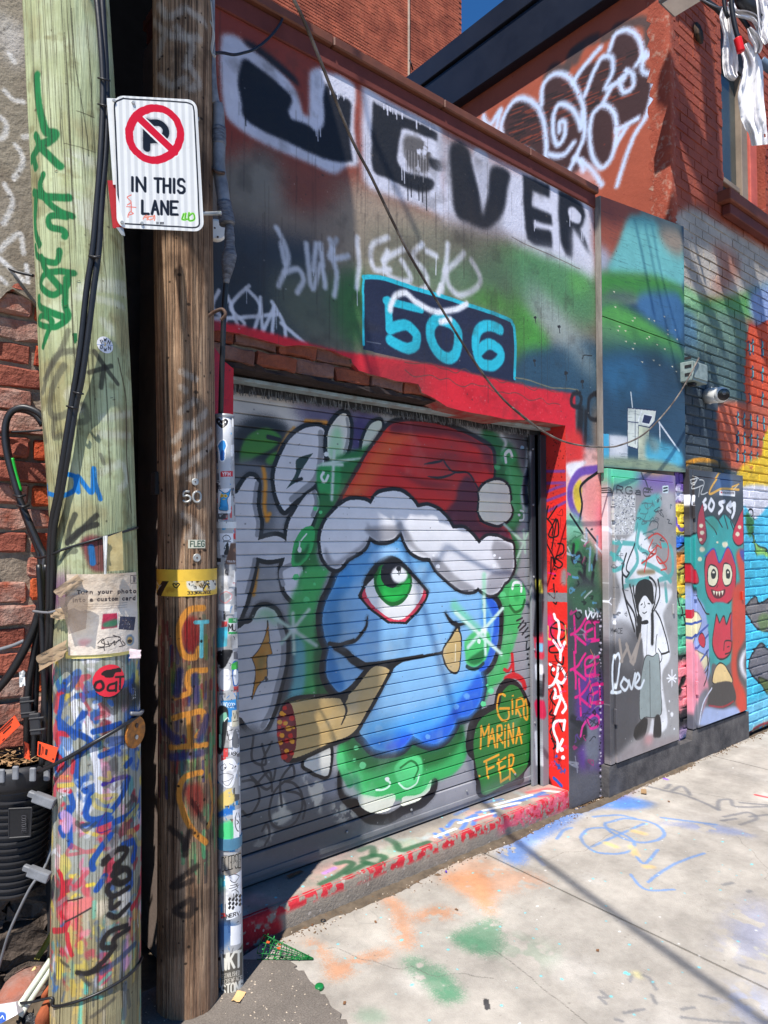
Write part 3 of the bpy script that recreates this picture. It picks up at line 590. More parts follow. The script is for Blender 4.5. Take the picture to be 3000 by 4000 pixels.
def paint_wall():
    c = Canvas('wall_paint', .95, 4.9, 0, 4.0, .003, plane_map(1, YW), (128, 112, 100)); F_, S_ = c.fill, c.stroke
    LAV = (206, 206, 220)
    with wmode(c):
        F_([(.9, 3.3), (4.9, 3.3), (4.9, 4.1), (.9, 4.1)], (138, 58, 42), .1, smooth=False)
    view(*VE)
    F_('0,0 700,300 700,800 900,1000 500,1100 300,980 60,900', (136, 58, 44), 60); F_('200,880 700,1000 860,1180 600,1250 380,1120', (128, 72, 58), 50)
    F_('120,960 400,900 460,1200 300,1300 100,1250', (128, 122, 112), 60); F_('820,1100 1200,1200 1659,1400 1659,1600 800,1600', (158, 140, 122), 70)
    F_('0,1330 420,1380 700,1508 400,1900 0,1900', (52, 60, 70), 60)
    view(*VH)
    F_('0,120 260,160 420,420 460,520 0,460', (44, 52, 62), 50); F_('280,200 560,180 680,220 690,500 380,440', (92, 98, 84), 50); F_('560,240 700,180 700,490 600,460', (66, 112, 62), 40)
    F_('700,100 1000,60 1400,60 1659,160 1659,420 1300,360 900,230', (92, 128, 92), 60); F_('640,40 1100,0 1200,60 900,180', (120, 112, 98), 60)
    F_('1130,300 1220,255 1320,300 1440,420 1480,520 1400,560 1350,440 1300,370', (86, 160, 66), 24); F_('1350,400 1450,480 1480,560 1340,640', (54, 104, 58), 30); F_('1250,60 1400,110 1659,190 1659,260 1500,220 1350,180', (96, 158, 88), 40)
    F_('1330,560 1500,500 1700,520 1800,760 1340,700', (44, 72, 92), 40); F_('1340,170 1440,230 1560,400 1700,620 1640,640 1500,460 1380,320', (158, 166, 160), 50, op=.8)
    view(*VI)
    F_('0,330 300,330 530,450 530,760 420,700 250,640 0,560', (84, 132, 88), 50); F_('0,560 60,640 240,880 200,960 0,1000', (78, 148, 62), 40); F_('60,960 250,930 530,900 700,1100 530,1200 520,1700 430,1660 400,1250 150,1150 30,1120', (46, 76, 96), 30)
    F_('90,480 250,620 420,860 560,1080 500,1100 330,900 150,660', (150, 160, 156), 50, op=.8)
    F_('380,430 500,470 470,580 380,560', (96, 160, 86), 30)
    # big black letters with pale outline
    view(*VE)
    F_('95,230 130,198 200,218 260,270 370,350 480,450 540,540 562,600 580,672! 612,690! 612,560 620,420 690,398 720,425 800,440 880,500 892,560 880,700 892,850 905,970 830,985 760,1025 620,965 420,882 250,792 130,690 100,560 90,400', LAV, 12)
    F_('220,228 300,262 420,352 540,462 548,505 480,450 370,358 260,275', (30, 30, 36), 12)
    F_('215,380 240,350 320,402 420,482 500,560 512,605 490,655 510,702! 600,732 650,772 690,752 706,700 700,580 712,488! 760,540 850,592 862,650 855,800 872,952! 780,952 650,912 480,832 330,762 232,692 215,600 195,480', (24, 26, 34), 7)
    F_('925,520 960,505 1080,588 1200,648 1330,708 1392,742 1402,800 1412,900 1398,980 1402,1100 1412,1260 1330,1242 1200,1195 1050,1140 950,1090 925,980 918,800 925,650', LAV, 16)
    F_('995,598 1060,610 1150,650 1240,690 1362,762 1370,832! 1290,800 1172,757 1150,800 1140,870 1135,950 1180,1012 1260,1032 1342,1062 1350,1102 1300,1132 1200,1112 1080,1052 990,1000 983,850 985,700', (34, 35, 40), 7)
    F_('1180,800 1320,850 1318,1000 1260,1010 1185,960', (96, 92, 92), 9, tear=.3); F_('1325,930 1392,955 1394,1012 1332,985', (34, 35, 40), 6)
    for i in range(16): x = 1185 + i * 8.5; S_([(x, 880 + i * 3, 0), (x, random.uniform(960, 1040) + i * 3, 0)], 4, (90, 86, 86) if i % 2 else (150, 146, 148))
    for x, y, h, cc in ((665, 760, 70, LAV), (680, 755, 50, LAV), (655, 760, 40, LAV), (1160, 980, 80, LAV), (1175, 1000, 80, LAV), (1195, 1050, 130, BLK), (1215, 1070, 90, BLK), (1260, 1090, 90, BLK), (1282, 1090, 100, BLK), (1305, 1100, 140, BLK), (240, 660, 80, BLK)): S_([(x, y, 0), (x + 2, y + h, 0)], 6, cc)
    for i in range(10): x = random.uniform(735, 870); y = 495 + (x - 740) * .42; S_([(x, y, 0), (x + 1, y + random.uniform(20, 90), 0)], random.uniform(4, 9), LAV, smooth=False)
    for i in range(13): x = random.uniform(1005, 1380); y = 590 + (x - 1000) * .46; S_([(x, y, 0), (x + 1, y + random.uniform(15, 60), 0)], random.uniform(4, 10), LAV, smooth=False)
    for q in ('1010,600 1100,640 1240,700 1370,770',): S_(q, 26, LAV, soft=8, op=.8)
    view(*VG)
    F_('30,660 60,668 80,690 190,735 300,790 390,830 590,880 700,950 782,1010 788,1276 770,1340 600,1290 400,1200 200,1150 60,1100 20,1060', LAV, 26)
    F_('75,730 130,708 170,762 190,850 215,940 235,1078! 262,980 272,850 312,828 372,862 362,940 342,1050 300,1112 250,1142 170,1112 100,1062 80,900', (30, 31, 37), 9)
    F_('190,745 260,770 262,880 240,1000 215,900', (190, 190, 204), 5)
    view(*VI)
    view(1797, 0, 1203 / 952)
    F_('195,540! 240,560 277,574! 277,612! 224,592! 222,640! 284,664! 283,694! 226,682! 230,702! 285,716! 285,770! 240,760 205,742! 196,640', (30, 31, 37), 4)
    F_('305,588! 345,604 376,630 386,662 382,690 368,708! 385,740 406,792! 386,772 350,702! 348,796! 326,786 310,742! 305,680', (30, 31, 37), 4); F_('336,645 355,640 373,664 369,690 344,686', LAV, 2)
    view(*VI)
    for x, y, h in ((145, 100, 70), (152, 100, 50), (375, 80, 60), (450, 180, 50), (460, 190, 45)): S_([(x, y, 0), (x, y + h, 0)], 5, LAV)
    F_('0,215 150,290 300,330 400,390 530,480 530,300 480,280 430,190 390,180 388,350 300,290 140,270 60,200', (210, 210, 222), 26, op=.85)
    # tags
    view(*VH); W_ = (218, 220, 230)
    for q in ('310,-10 345,60 360,130 340,190 320,240', '345,180 400,168 425,215 400,265', '440,60 450,180 470,250 500,150 520,245', '540,40 560,130 570,200 560,280', '570,40 540,120 620,110', '660,30 665,150 655,245', '790,30 730,60 715,110 740,170 800,170',
              '860,80 780,130 800,200 890,215 850,130', '940,60 900,110 950,180 960,240 920,265', '1050,60 1040,160 1020,285', '1040,180 1080,140 1120,100', '1040,170 1060,250 1120,280 1190,220 1150,130', '330,60 345,140', '470,170 480,60', '500,60 510,150', '770,130 790,90', '1000,110 960,90', '880,240 930,270'): S_(q, 24, W_, soft=10, op=.85, drips=1 if len(q) < 24 else 0)
    for q in ('60,260 35,330 90,390 40,382', '100,280 125,360 150,430', '190,240 110,330 170,400 140,430', '180,250 240,330 210,440', '240,290 250,440', '250,440 300,330', '300,330 290,460', '290,310 340,400 350,480', '330,400 440,495', '40,380 200,372 320,362'): S_(q, 17, W_, soft=6, op=.92, drips=1)
    # house number
    NV = (36, 42, 66); CY = (44, 186, 208)
    F_('685,212! 760,206 900,250 1100,312 1290,378 1335,412 1341,664! 1200,632 1000,590 850,552 685,515!', NV, 1)
    S_('685,492 684,300 686,205!', 11, CY); S_('686,203! 760,204 900,248 1100,308 1290,376 1330,405 1340,460 1340,638', 15, CY)
    S_('782,304 935,342', 30, CY, smooth=False); S_('792,305 798,428', 36, CY, smooth=False); S_('800,425 860,408 908,440 912,490 872,510 800,472', 42, CY)
    S_('1040,388 1085,420 1094,490 1072,545 1030,546 985,490 978,420 1000,385 1040,388', 44, CY)
    S_('1275,428 1225,408 1180,440 1170,510 1195,570 1245,584 1278,550 1270,512 1225,492 1185,520', 40, CY)
    for q in ('800,345 815,295 862,268 920,315 1000,352 1080,342 1130,318', '1010,270 1020,240', '1020,395 1060,385'): S_(q, 24, (236, 238, 244), soft=8)
    S_('700,480 760,490', 4, (90, 96, 110))
    # red surround of the door
    with wmode(c):
        R_ = (212, 36, 50)
        F_([(.9, -.1), (1.29, -.1), (1.29, 2.3), (3.5, 2.3), (3.62, 2.2), (3.62, 2.545), (3.2, 2.53), (2.4, 2.535), (1.8, 2.50), (1.3, 2.52), (.9, 2.5)], R_, .006, smooth=False)
        for _ in range(26):
            x = random.uniform(1.3, 3.6); F_([(x, 2.36 + random.random() * .15, 0), (x + .05, 2.4, 0), (x + .09, 2.37 + random.random() * .1, 0)], (184, 26, 40), .006, op=.5)
        for y0 in (2.53, 2.46):
            pts = [(x, y0 + random.uniform(-.018, .018), 0) for x in np.arange(2.2, 3.5, .06)]; S_(pts, .004, (96, 70, 60), soft=.0015)
        F_([(.95, 2.1), (1.18, 2.1), (1.16, 2.5), (.95, 2.5)], (96, 50, 84), .05, op=.8)
        c.speck(90, (228, 90, 96), .002, .006, .6, (2.3, 3.5, 2.34, 2.53))
    # hairline cracks and chips
    view(*VI)
    S_('0,210 120,270 260,330 400,400 440,415', 4, (112, 100, 92), soft=1.2); S_('20,1120 120,1140 240,1180 330,1190 430,1200 400,1240', 6, (120, 116, 96), soft=2); S_('455,1000 470,975 520,980', 5, (40, 44, 46))
    for x, y, r in ((305, 790, 10), (350, 1090, 12), (455, 1145, 11), (145, 1010, 9), (150, 730, 9)): c.dot(x, y, r, (38, 38, 40)); S_([(x, y, 0), (x + 5, y + r * 4, 0)], 6, (46, 46, 48), taper=.6)
    # vertical black loops at the corner
    for q in ('440,1220 395,1230 385,1290 430,1310 450,1250 420,1215', '530,1225 580,1260 585,1330 550,1390 500,1370 500,1260 545,1220'): S_(q, 22, (30, 30, 34), soft=6, op=.92)
    S_('445,1330 440,1440 430,1560 450,1660', 46, (26, 27, 32), soft=12, op=.9); S_('480,1340 475,1500 460,1640', 24, (26, 27, 32), soft=8, op=.9)
    # pier right of the door
    view(*VJ)
    F_('190,80 470,60 480,700 230,700', (232, 178, 172), 18); F_('195,-100 320,-100 320,150 200,140', (214, 52, 50), 20); F_('205,115 350,95 300,170 255,235', (236, 232, 236), 8)
    F_('330,260 420,190 470,170 470,420 420,520 340,500', (240, 150, 144), 30); F_('420,420 480,420 480,760 420,700', (238, 130, 140), 30)
    S_('430,150 310,175 250,250 230,340 250,430 300,500', 48, (112, 76, 166), soft=9); F_('262,280 312,235 316,400 296,470 268,400', (228, 196, 60), 6); S_('440,170 312,275 320,400 300,535', 17, BLK); S_('470,170 550,250', 17, BLK)
    F_('205,470 300,500 330,600 300,700 215,700', (134, 198, 164), 24); S_('235,478 330,620', 14, BLK); S_('350,580 430,680', 14, (40, 40, 44))
    F_('215,720 300,640 400,700 440,860 440,1300 220,1300', (66, 112, 78), 26); F_('240,700 300,660 280,760', (40, 150, 70), 14)
    for q in ('260,820 300,760 330,860', '300,900 340,960 310,1000', '350,800 340,930 400,1000', '270,1000 330,1010 320,1080 270,1090 265,1040', '400,900 380,1050', '260,700 250,800', '420,780 400,860'): S_(q, 24, (28, 30, 32), soft=8)
    for q in ('430,640 425,800', '350,590 355,660', '380,720 372,880'): S_(q, 18, (150, 170, 190), soft=7, op=.8)
    view(*VK)
    F_('215,100 470,100 480,1560 235,1560', (66, 66, 72), 26); F_('240,0 440,0 450,140 260,180', (60, 96, 70), 30); S_('290,150 270,180 290,215 315,190 290,160', 10, BLK)
    F_('290,680 462,640 474,1320 400,1360 330,1400 290,1200', (92, 56, 134), 26); F_('330,1000 440,960 450,1230 360,1260', (112, 114, 126), 20); F_('240,1000 330,930 340,1100 250,1150', (52, 52, 56), 16)
    F_('235,1350 470,1300 480,1560 240,1560', (96, 94, 98), 30)
    S_('345,160 360,215 385,165 395,215 430,165 432,225', 12, (238, 238, 244)); S_('250,930 330,1000 340,1050', 40, (40, 40, 44), soft=10)
    MG = (224, 34, 126)
    for dx, dy in ((0, 0), (0, 270), (36, 470)):
        for q in ('262,200 270,330 275,460', '238,330 290,300 345,215', '262,330 345,400', '395,230 350,250 345,310 395,290', '345,310 350,370 410,360', '380,240 440,235', '410,240 415,370', '385,378 440,368'):
            p = ' '.join('%g,%g' % (a + dx, b + dy * .98 - (10 if dy else 0)) for a, b, _ in parse(q)); S_(p, 17, MG, soft=3)
    S_('310,1060 330,980 400,910 440,930 430,990 380,1000 360,950', 17, (214, 50, 140)); S_('380,440 410,520 370,640 400,760 380,860', 4, (200, 140, 90))
    for y in range(150, 1550, 24): c.dot(452 + random.uniform(-6, 6), y, random.uniform(3, 9), (30, 30, 32) if random.random() < .6 else (210, 200, 214))
    view(*VJ); c.scrawl(34, (215, 560, 440, 1250), 34, [(24, 26, 28), (40, 90, 60), (220, 220, 226), (200, 70, 120), (90, 150, 190)], 9); view(*VK); c.scrawl(30, (240, 150, 450, 1300), 40, [(24, 24, 28), (150, 150, 160), (200, 40, 120), (90, 60, 130)], 8)
    # wear over all
    c.speck(220, (216, 214, 210), .0015, .004, .5); c.speck(260, (50, 46, 44), .0012, .0045, .6); c.cloud((62, 52, 46), .6, .54, .36, 9); c.cloud((52, 46, 42), .12, .62, .3, 10)
    with wmode(c):
        for _ in range(170):
            x = random.uniform(1.1, 3.8); z = random.uniform(2.7, 3.8); S_([(x, z, 0), (x + random.uniform(-.004, .004), z - random.uniform(.05, .5), 0)], random.uniform(.002, .008), (50, 42, 38), op=random.uniform(.1, .3), smooth=False, taper=.7)
    return c

def paint_jamb():
    c = Canvas('jamb_paint', 2.48, 2.95, .08, 2.5, .0022, plane_map(0, 3.515), (226, 42, 36)); F_, S_ = c.fill, c.stroke
    view(1850, 1550, 400 / 983)
    F_('640,200 880,280 880,900 640,900', (196, 48, 44), 30); c.speck(60, (84, 20, 20), .002, .006, .8, (2.5, 2.7, 1.9, 2.3))
    for q in ('700,715 870,715', '690,830 880,825', '690,920 780,880 880,850', '670,1010 880,930', '690,1110 880,1010'): S_(q, 26, (124, 60, 132), soft=7)
    for q in ('715,1050 680,1250', '700,1165 760,1240 755,1330', '800,1050 720,1170', '790,1170 720,1330 810,1330 800,1180 750,1460', '680,1360 740,1480 790,1600', '810,1410 860,1420 860,1500 790,1540 850,1600 830,1640 780,1620 760,1540', '745,1540 740,1700', '770,1800 770,1930 730,1920', '730,1920 790,1990 800,1870'): S_(q, 14, (24, 18, 20))
    for x, y in ((778, 1655), (782, 1715), (766, 1745)): c.dot(x, y, 12, (24, 18, 20))
    S_('820,1110 850,1080 850,1140 800,1130', 5, (90, 20, 24)); S_('835,1160 830,1260', 5, (90, 20, 24)); S_('720,1690 780,1700', 16, (226, 30, 130), op=.8)
    F_('845,1670 890,1660 890,1800 840,1790', (140, 128, 128), 12)
    view(1850, 2400, 400 / 1106)
    F_('740,-240 1080,-230 1080,-130 740,-140', (128, 128, 132), 3, smooth=False)
    F_('780,20 860,30 850,330 790,330', (224, 40, 130), 30, op=.8)
    for q in ('905,80 960,90 1000,170 980,250 900,280 840,220 840,130 905,80', '830,140 1000,180', '910,270 880,330 820,360 830,410 920,410', '880,440 900,500 960,540 970,460', '850,560 840,640 900,700 960,780', '860,820 830,900 880,980', '850,1030 820,1080 870,1100 850,1180', '870,1200 830,1260 850,1330 880,1420', '840,1340 900,1400 860,1450', '930,1180 960,1260'): S_(q, 18, (30, 22, 24))
    for q in ('850,850 850,1380', '870,1060 870,1560', '830,1130 890,1100 860,1060', '820,1020 830,940'): S_(q, 6, (40, 20, 24))
    S_('800,130 800,250 830,270', 22, (232, 196, 110)); S_('990,120 1000,320', 16, (232, 196, 110), op=.8)
    Wt = (240, 240, 246)
    for q in ('870,0 885,50 915,80 928,180 915,270 945,340', '860,285 930,390 935,490', '985,300 945,400', '815,785 860,755 905,650 918,545 975,620 992,690 950,742 885,700', '885,705 930,800 950,900', '875,805 885,850 870,905!', '870,905! 940,890 985,960 995,1010 960,1060', '940,910 910,990 878,1072', '985,1145 972,1245', '985,1150 890,1155 860,1220 880,1300 905,1370 905,1480', '962,1352 920,1440'): S_(q, 30, Wt, soft=4)
    for x, y, r in ((830, 537, 20), (862, 595, 20), (950, 1460, 24), (967, 1545, 22)): c.dot(x, y, r, Wt)
    F_('880,1530 905,1520 940,1620 995,1680 970,1730 900,1670 870,1610', (34, 88, 186), 5, tear=.35); S_('870,1770 910,1810 950,1850', 34, (34, 88, 186)); F_('790,1740 830,1790 850,1900 790,1850', (60, 20, 24), 12)
    view(1850, 2400, 400 / 1106); c.scrawl(26, (790, 20, 1030, 1700), 40, [(30, 20, 22), (120, 20, 24), (230, 60, 130)], 7); view(1850, 1550, 400 / 983); c.scrawl(14, (690, 1000, 880, 1900), 40, [(30, 20, 22), (130, 20, 26)], 6)
    c.speck(160, (120, 20, 22), .001, .004, .6); return c

def paint_step():
    c = Canvas('step_paint', 1.25, 3.56, 2.49, 2.9, .003, plane_map(2, .115)); F_, S_ = c.fill, c.stroke
    view(*VQ)
    c.cloud((232, 168, 158), .16, .52, .5, 3); c.cloud((168, 206, 214), .1, .6, .4, 8)
    F_('640,560 900,420 1100,300 1250,290 1100,420 900,520 700,600', (150, 176, 150), 20, op=.5)
    GR = (46, 92, 62)
    for q in ('640,555 740,505 830,440 800,420 740,430', '800,490 920,430', '880,350 950,330 960,380 900,400', '960,380 1030,390 990,440 900,420', '1050,280 1100,310 1130,350 1210,330 1300,300'): S_(q, 34, GR, soft=10, op=.85)
    S_('660,490 720,460', 26, (186, 140, 196), soft=8)
    view(*VR)
    for q in ('0,455 60,500', '30,430 80,480', '60,420 100,385 150,400 130,430', '160,380 200,360 190,410', '210,350 270,335', '280,330 300,370', '330,300 420,290', '340,330 400,310', '430,290 480,270 540,250', '500,270 560,262', '100,360 160,330', '250,300 330,282'): S_(q, 16, (74, 118, 194), soft=5, op=.85)
    for q in ('120,400 200,380 300,350', '0,470 100,430', '240,340 420,300', '300,310 480,262', '540,240 640,250'): S_(q, 12, (240, 238, 236), soft=4, op=.9)
    for q in ('350,330 420,320', '460,250 560,232 640,240', '520,270 600,262', '200,390 280,362'): S_(q, 14, (214, 86, 92), soft=6, op=.7)
    with wmode(c):
        F_([(1.25, 2.49), (3.56, 2.49), (3.56, 2.53), (1.25, 2.53)], (196, 60, 66), .012, smooth=False, op=.6)
        F_([(1.25, 2.66), (3.56, 2.66), (3.56, 2.9), (1.25, 2.9)], (110, 108, 106), .02, smooth=False, op=.5)
    c.speck(60, (120, 214, 220), .003, .008, .9); c.speck(200, (80, 76, 72), .001, .004, .6); return c

def paint_step_front():
    c = Canvas('step_front_paint', 1.25, 3.56, -.02, .13, .002, plane_map(1, YW)); 
    with wmode(c):
        c.fill([(1.25, .075), (1.6, .078), (2.2, .072), (2.8, .066), (3.2, .03), (3.6, .03), (3.6, .14), (1.25, .14)], (180, 40, 50), .006, tear=.46)
        c.fill([(2.9, .03), (3.56, .02), (3.56, .13), (3.0, .12)], (206, 90, 112), .02, tear=.47, op=.8)
        c.fill([(1.25, 0), (1.5, 0), (1.45, .12), (1.25, .13)], (160, 30, 40), .01, tear=.3)
    c.speck(90, (170, 160, 150), .002, .008, .9); return c

def paint_ground():
    c = Canvas('lane_paint', 1.2, 6.8, .5, 2.5, .004, plane_map(2, 0.0)); F_, S_ = c.fill, c.stroke
    c.cloud((140, 132, 124), .7, .56, .22, 91); c.cloud((214, 208, 200), .35, .58, .3, 92); OR = (198, 138, 98); GR = (84, 134, 102); BL = (92, 130, 190)
    view(*VQ); kw = dict(soft=24, op=.75, tear=.27, grain=.9)
    F_('975,615 1100,650 1150,700 1215,920 1160,965 1105,880 1080,740', OR, **kw); F_('1190,760 1350,695 1500,750 1380,775 1240,785', OR, **kw)
    F_('525,895 640,930 700,1000 740,1045 880,1000 1050,955 1055,1000 900,1055 780,1135 685,1145 650,1010', OR, **kw); F_('1380,520 1659,500 1700,760 1560,640', OR, **kw)
    F_('1140,1030 1250,1010 1350,1100 1505,1230 1450,1295 1300,1200 1200,1110', GR, **kw); F_('1435,870 1659,900 1659,995 1520,965', GR, **kw); F_('850,1340 1000,1330 1040,1410 900,1420', GR, 26, op=.4, tear=.4)
    for q in ('610,840 690,910 760,880', '840,730 860,790 960,800 990,760 940,720', '700,800 780,860'): S_(q, 5, (150, 146, 140), op=.6)
    view(*VR)
    F_('30,680 200,575 420,635 560,700 300,765 250,830 150,740', OR, 30, op=.5, tear=.35, grain=.8); F_('90,960 220,895 320,900 335,1050 270,1062 150,1010', GR, **kw); F_('0,1105 130,1230 80,1295 0,1275', GR, **kw); F_('330,950 560,1000 600,1060 420,1140', GR, 40, op=.3, tear=.48)
    F_('320,560 420,465 560,378 700,315 900,262 1085,310 1000,330 780,335 640,425 500,505 430,612', BL, 14, op=.85, tear=.22, grain=.8); F_('860,270 1085,300 1000,330 880,325', (96, 140, 206), 12, op=.8)
    S_('420,480 540,610', 14, (120, 140, 180), soft=8, op=.5)
    F_('1100,400 1400,410 1600,470 1400,450', (110, 126, 170), 14, op=.6, tear=.4, grain=.8); F_('1520,830 1659,800 1659,1060 1450,1060', (120, 130, 170), 50, op=.5, tear=.42)
    B2 = (112, 142, 186)
    for q in ('725,470 765,432 860,430 960,470 992,520 930,552 820,552 750,512 725,470', '850,400 960,380 1080,400 1142,450 1100,490 1000,496 900,462 850,420 850,400', '780,520 1040,405', '1000,565 1045,602 1112,535', '1060,695 1180,612 1340,552', '975,662 1050,732 1190,736', '606,478 635,442 680,422', '790,372 900,362 1000,380', '1130,375 1400,410'): S_(q, 12, B2, soft=4, op=.9, grain=.9)
    for q in ('985,440 1040,455', '850,500 900,520', '980,520 1000,560', '1050,620 1080,620'): S_(q, 24, (226, 186, 110), soft=10, op=.6)
    G2 = (112, 112, 116)
    for q in ('1010,205 1120,235 1260,268 1410,335', '1410,335 1415,290 1470,285 1500,320 1659,320', '1180,240 1230,220 1270,260', '1150,230 1170,210', '1520,300 1659,312', '1440,370 1560,350 1600,380 1520,410', '1430,390 1500,380', '1570,370 1659,360'): S_(q, 13, G2, soft=5, op=.75, grain=.9)
    for q in ('830,1240 860,1270 820,1270 850,1300', '970,1190 990,1160 1060,1170 1100,1230', '1080,1260 1100,1300', '1320,1260 1400,1280', '900,1380 930,1390', '940,1350 1040,1330', '1230,1370 1400,1390 1540,1400', '1520,1110 1640,1150', '1230,1330 1290,1320', '1440,710 1480,700', '1560,745 1570,740'): S_(q, 17, (120, 120, 122), soft=7, op=.7, grain=.9)
    F_('1560,1000 1659,1040 1659,1070', (226, 214, 140), 10, op=.6, tear=.4); F_('980,1150 1010,1140 1030,1180', (226, 214, 150), 8, op=.7); S_('1600,262 1659,275', 14, (206, 60, 66)); F_('880,270 960,230 1000,215 920,290', (160, 120, 190), 16, op=.5)
    S_('1120,170 1155,185', 12, (140, 100, 190)); F_('1430,1240 1659,1230 1659,1404 1560,1404', (150, 164, 204), 50, op=.5, tear=.4)
    F_('240,1280 262,1285 275,1325 250,1330', (70, 68, 68), 3); c.dot(255, 1292, 14, (64, 62, 62))
    with wmode(c):
        for x, y, dx, dy in ((1.6, 2.3, .1, -.12), (2.9, 2.2, .16, -.02), (3.4, 1.2, .1, .12), (4.3, 2.35, .1, -.16), (2.0, 1.2, .02, .13), (5.2, 1.7, .18, .05)):
            pts = []
            for _ in range(14): pts.append((x, y, 0)); x += dx * random.uniform(.2, 1) * .6; y += dy * random.uniform(.2, 1) * .6 + random.uniform(-.03, .03)
            S_(pts, random.uniform(.0016, .003), (92, 86, 80), soft=.001, op=.75, smooth=False, grain=.9)
        for _ in range(46): x, y = random.uniform(1.4, 6.4), random.uniform(.6, 2.4); c.fill([(x + random.uniform(.02, .12) * math.cos(a), y + random.uniform(.02, .1) * math.sin(a), 0) for a in np.arange(0, 6.2, .8)], random.choice([(124, 116, 108), (216, 210, 202), (146, 138, 128)]), .02, op=.25, tear=.3)
    c.speck(900, (128, 120, 112), .0008, .0025, .5); c.speck(110, (110, 204, 214), .003, .007, .85, (1.5, 4.2, 1.2, 2.4)); c.speck(500, (110, 104, 98), .001, .004, .6); c.speck(160, (236, 234, 230), .002, .006, .6)
    return c

def paint_panel():
    c = Canvas('panel_paint', 3.8, 5.02, 2.0, 4.1, .003, plane_map(1, 2.472), (42, 66, 86)); F_, S_ = c.fill, c.stroke
    view(*VI)
    F_('500,-60 1100,100 1100,640 500,640', (120, 132, 124), 10, smooth=False)
    F_('500,-80 830,20 720,200 650,340 590,340 500,260', (150, 78, 56), 16); F_('530,260 640,320 600,440 530,470', (170, 172, 190), 26, op=.9)
    F_('760,75 900,90 960,140 1100,280 1100,530 860,460 630,440 690,260', (112, 182, 180), 14); F_('950,140 1100,180 1100,330 1000,280', (142, 128, 112), 24)
    F_('500,450 860,452 980,480 1100,540 1100,650 830,600 500,620', (66, 132, 56), 18); F_('830,580 980,560 1100,600 1100,880 960,800 820,690', (64, 106, 146), 22); F_('640,560 780,570 800,620 680,640 560,620', (82, 96, 92), 24)
    F_('430,740 560,660 680,640 800,700 960,810 1100,930 1100,1060 500,1020', (82, 150, 70), 18); F_('500,820 640,780 760,900 640,1000 500,980', (92, 134, 96), 40); F_('530,900 1100,950 1100,1080 500,1060', (58, 100, 78), 40)
    F_('500,1000 1100,1030 1100,1700 500,1700', (42, 70, 92), 40); F_('560,1040 800,1000 880,1150 700,1260', (48, 96, 130), 40)
    F_('495,1478 630,1485 632,1650 500,1640', (74, 168, 206), 2, smooth=False); F_('632,1490 752,1500 752,1650 632,1650', (190, 196, 206), 4, smooth=False); F_('820,1430 890,1440 890,1660 820,1650', (196, 202, 176), 2, smooth=False)
    F_('752,1318 935,1336 925,1400 890,1440 820,1425 815,1580 752,1560', (206, 212, 204), 2, smooth=False, out=(34, 40, 76), ow=4); F_('858,1360 910,1372 890,1420 845,1410', (40, 46, 78), 2, smooth=False, out=(220, 224, 226), ow=5)
    S_('800,1330 800,1550', 4, (34, 40, 76)); S_('755,1405 820,1412', 4, (34, 40, 76)); S_('772,1215 782,1310', 9, (226, 230, 232), taper=.6); S_('820,1400 840,1340', 8, (226, 230, 232))
    S_('958,1410 962,1540', 10, (206, 210, 216)); S_('955,1410 1085,1595', 11, (206, 210, 216)); F_('890,1520 1090,1600 1090,1700 890,1680', (82, 176, 206), 14); F_('880,1500 960,1540 940,1600 900,1580', (120, 150, 150), 16)
    F_('640,1500 740,1520 720,1620 660,1600', (228, 230, 234), 18, op=.7); F_('530,1640 900,1650 1090,1700 1090,1740 530,1690', (140, 156, 128), 10)
    with wmode(c):
        for _ in range(420):
            x = random.uniform(3.85, 4.95); z = random.uniform(2.1, 3.9); l = random.uniform(.02, .14)
            S_([(x, z, 0), (x + l, z + l * random.uniform(-.05, .15), 0)], .0016, (30, 44, 50), soft=.001, op=.45, smooth=False)
        for _ in range(26):
            x = random.uniform(3.95, 4.85); z = random.uniform(2.85, 3.3); F_([(x, z), (x + .03, z + .004), (x + .025, z - .008)], (206, 196, 170), .0006, smooth=False)
    c.cloud((30, 40, 44), .3, .6, .3, 4); c.speck(120, (24, 30, 34), .001, .004, .7); return c
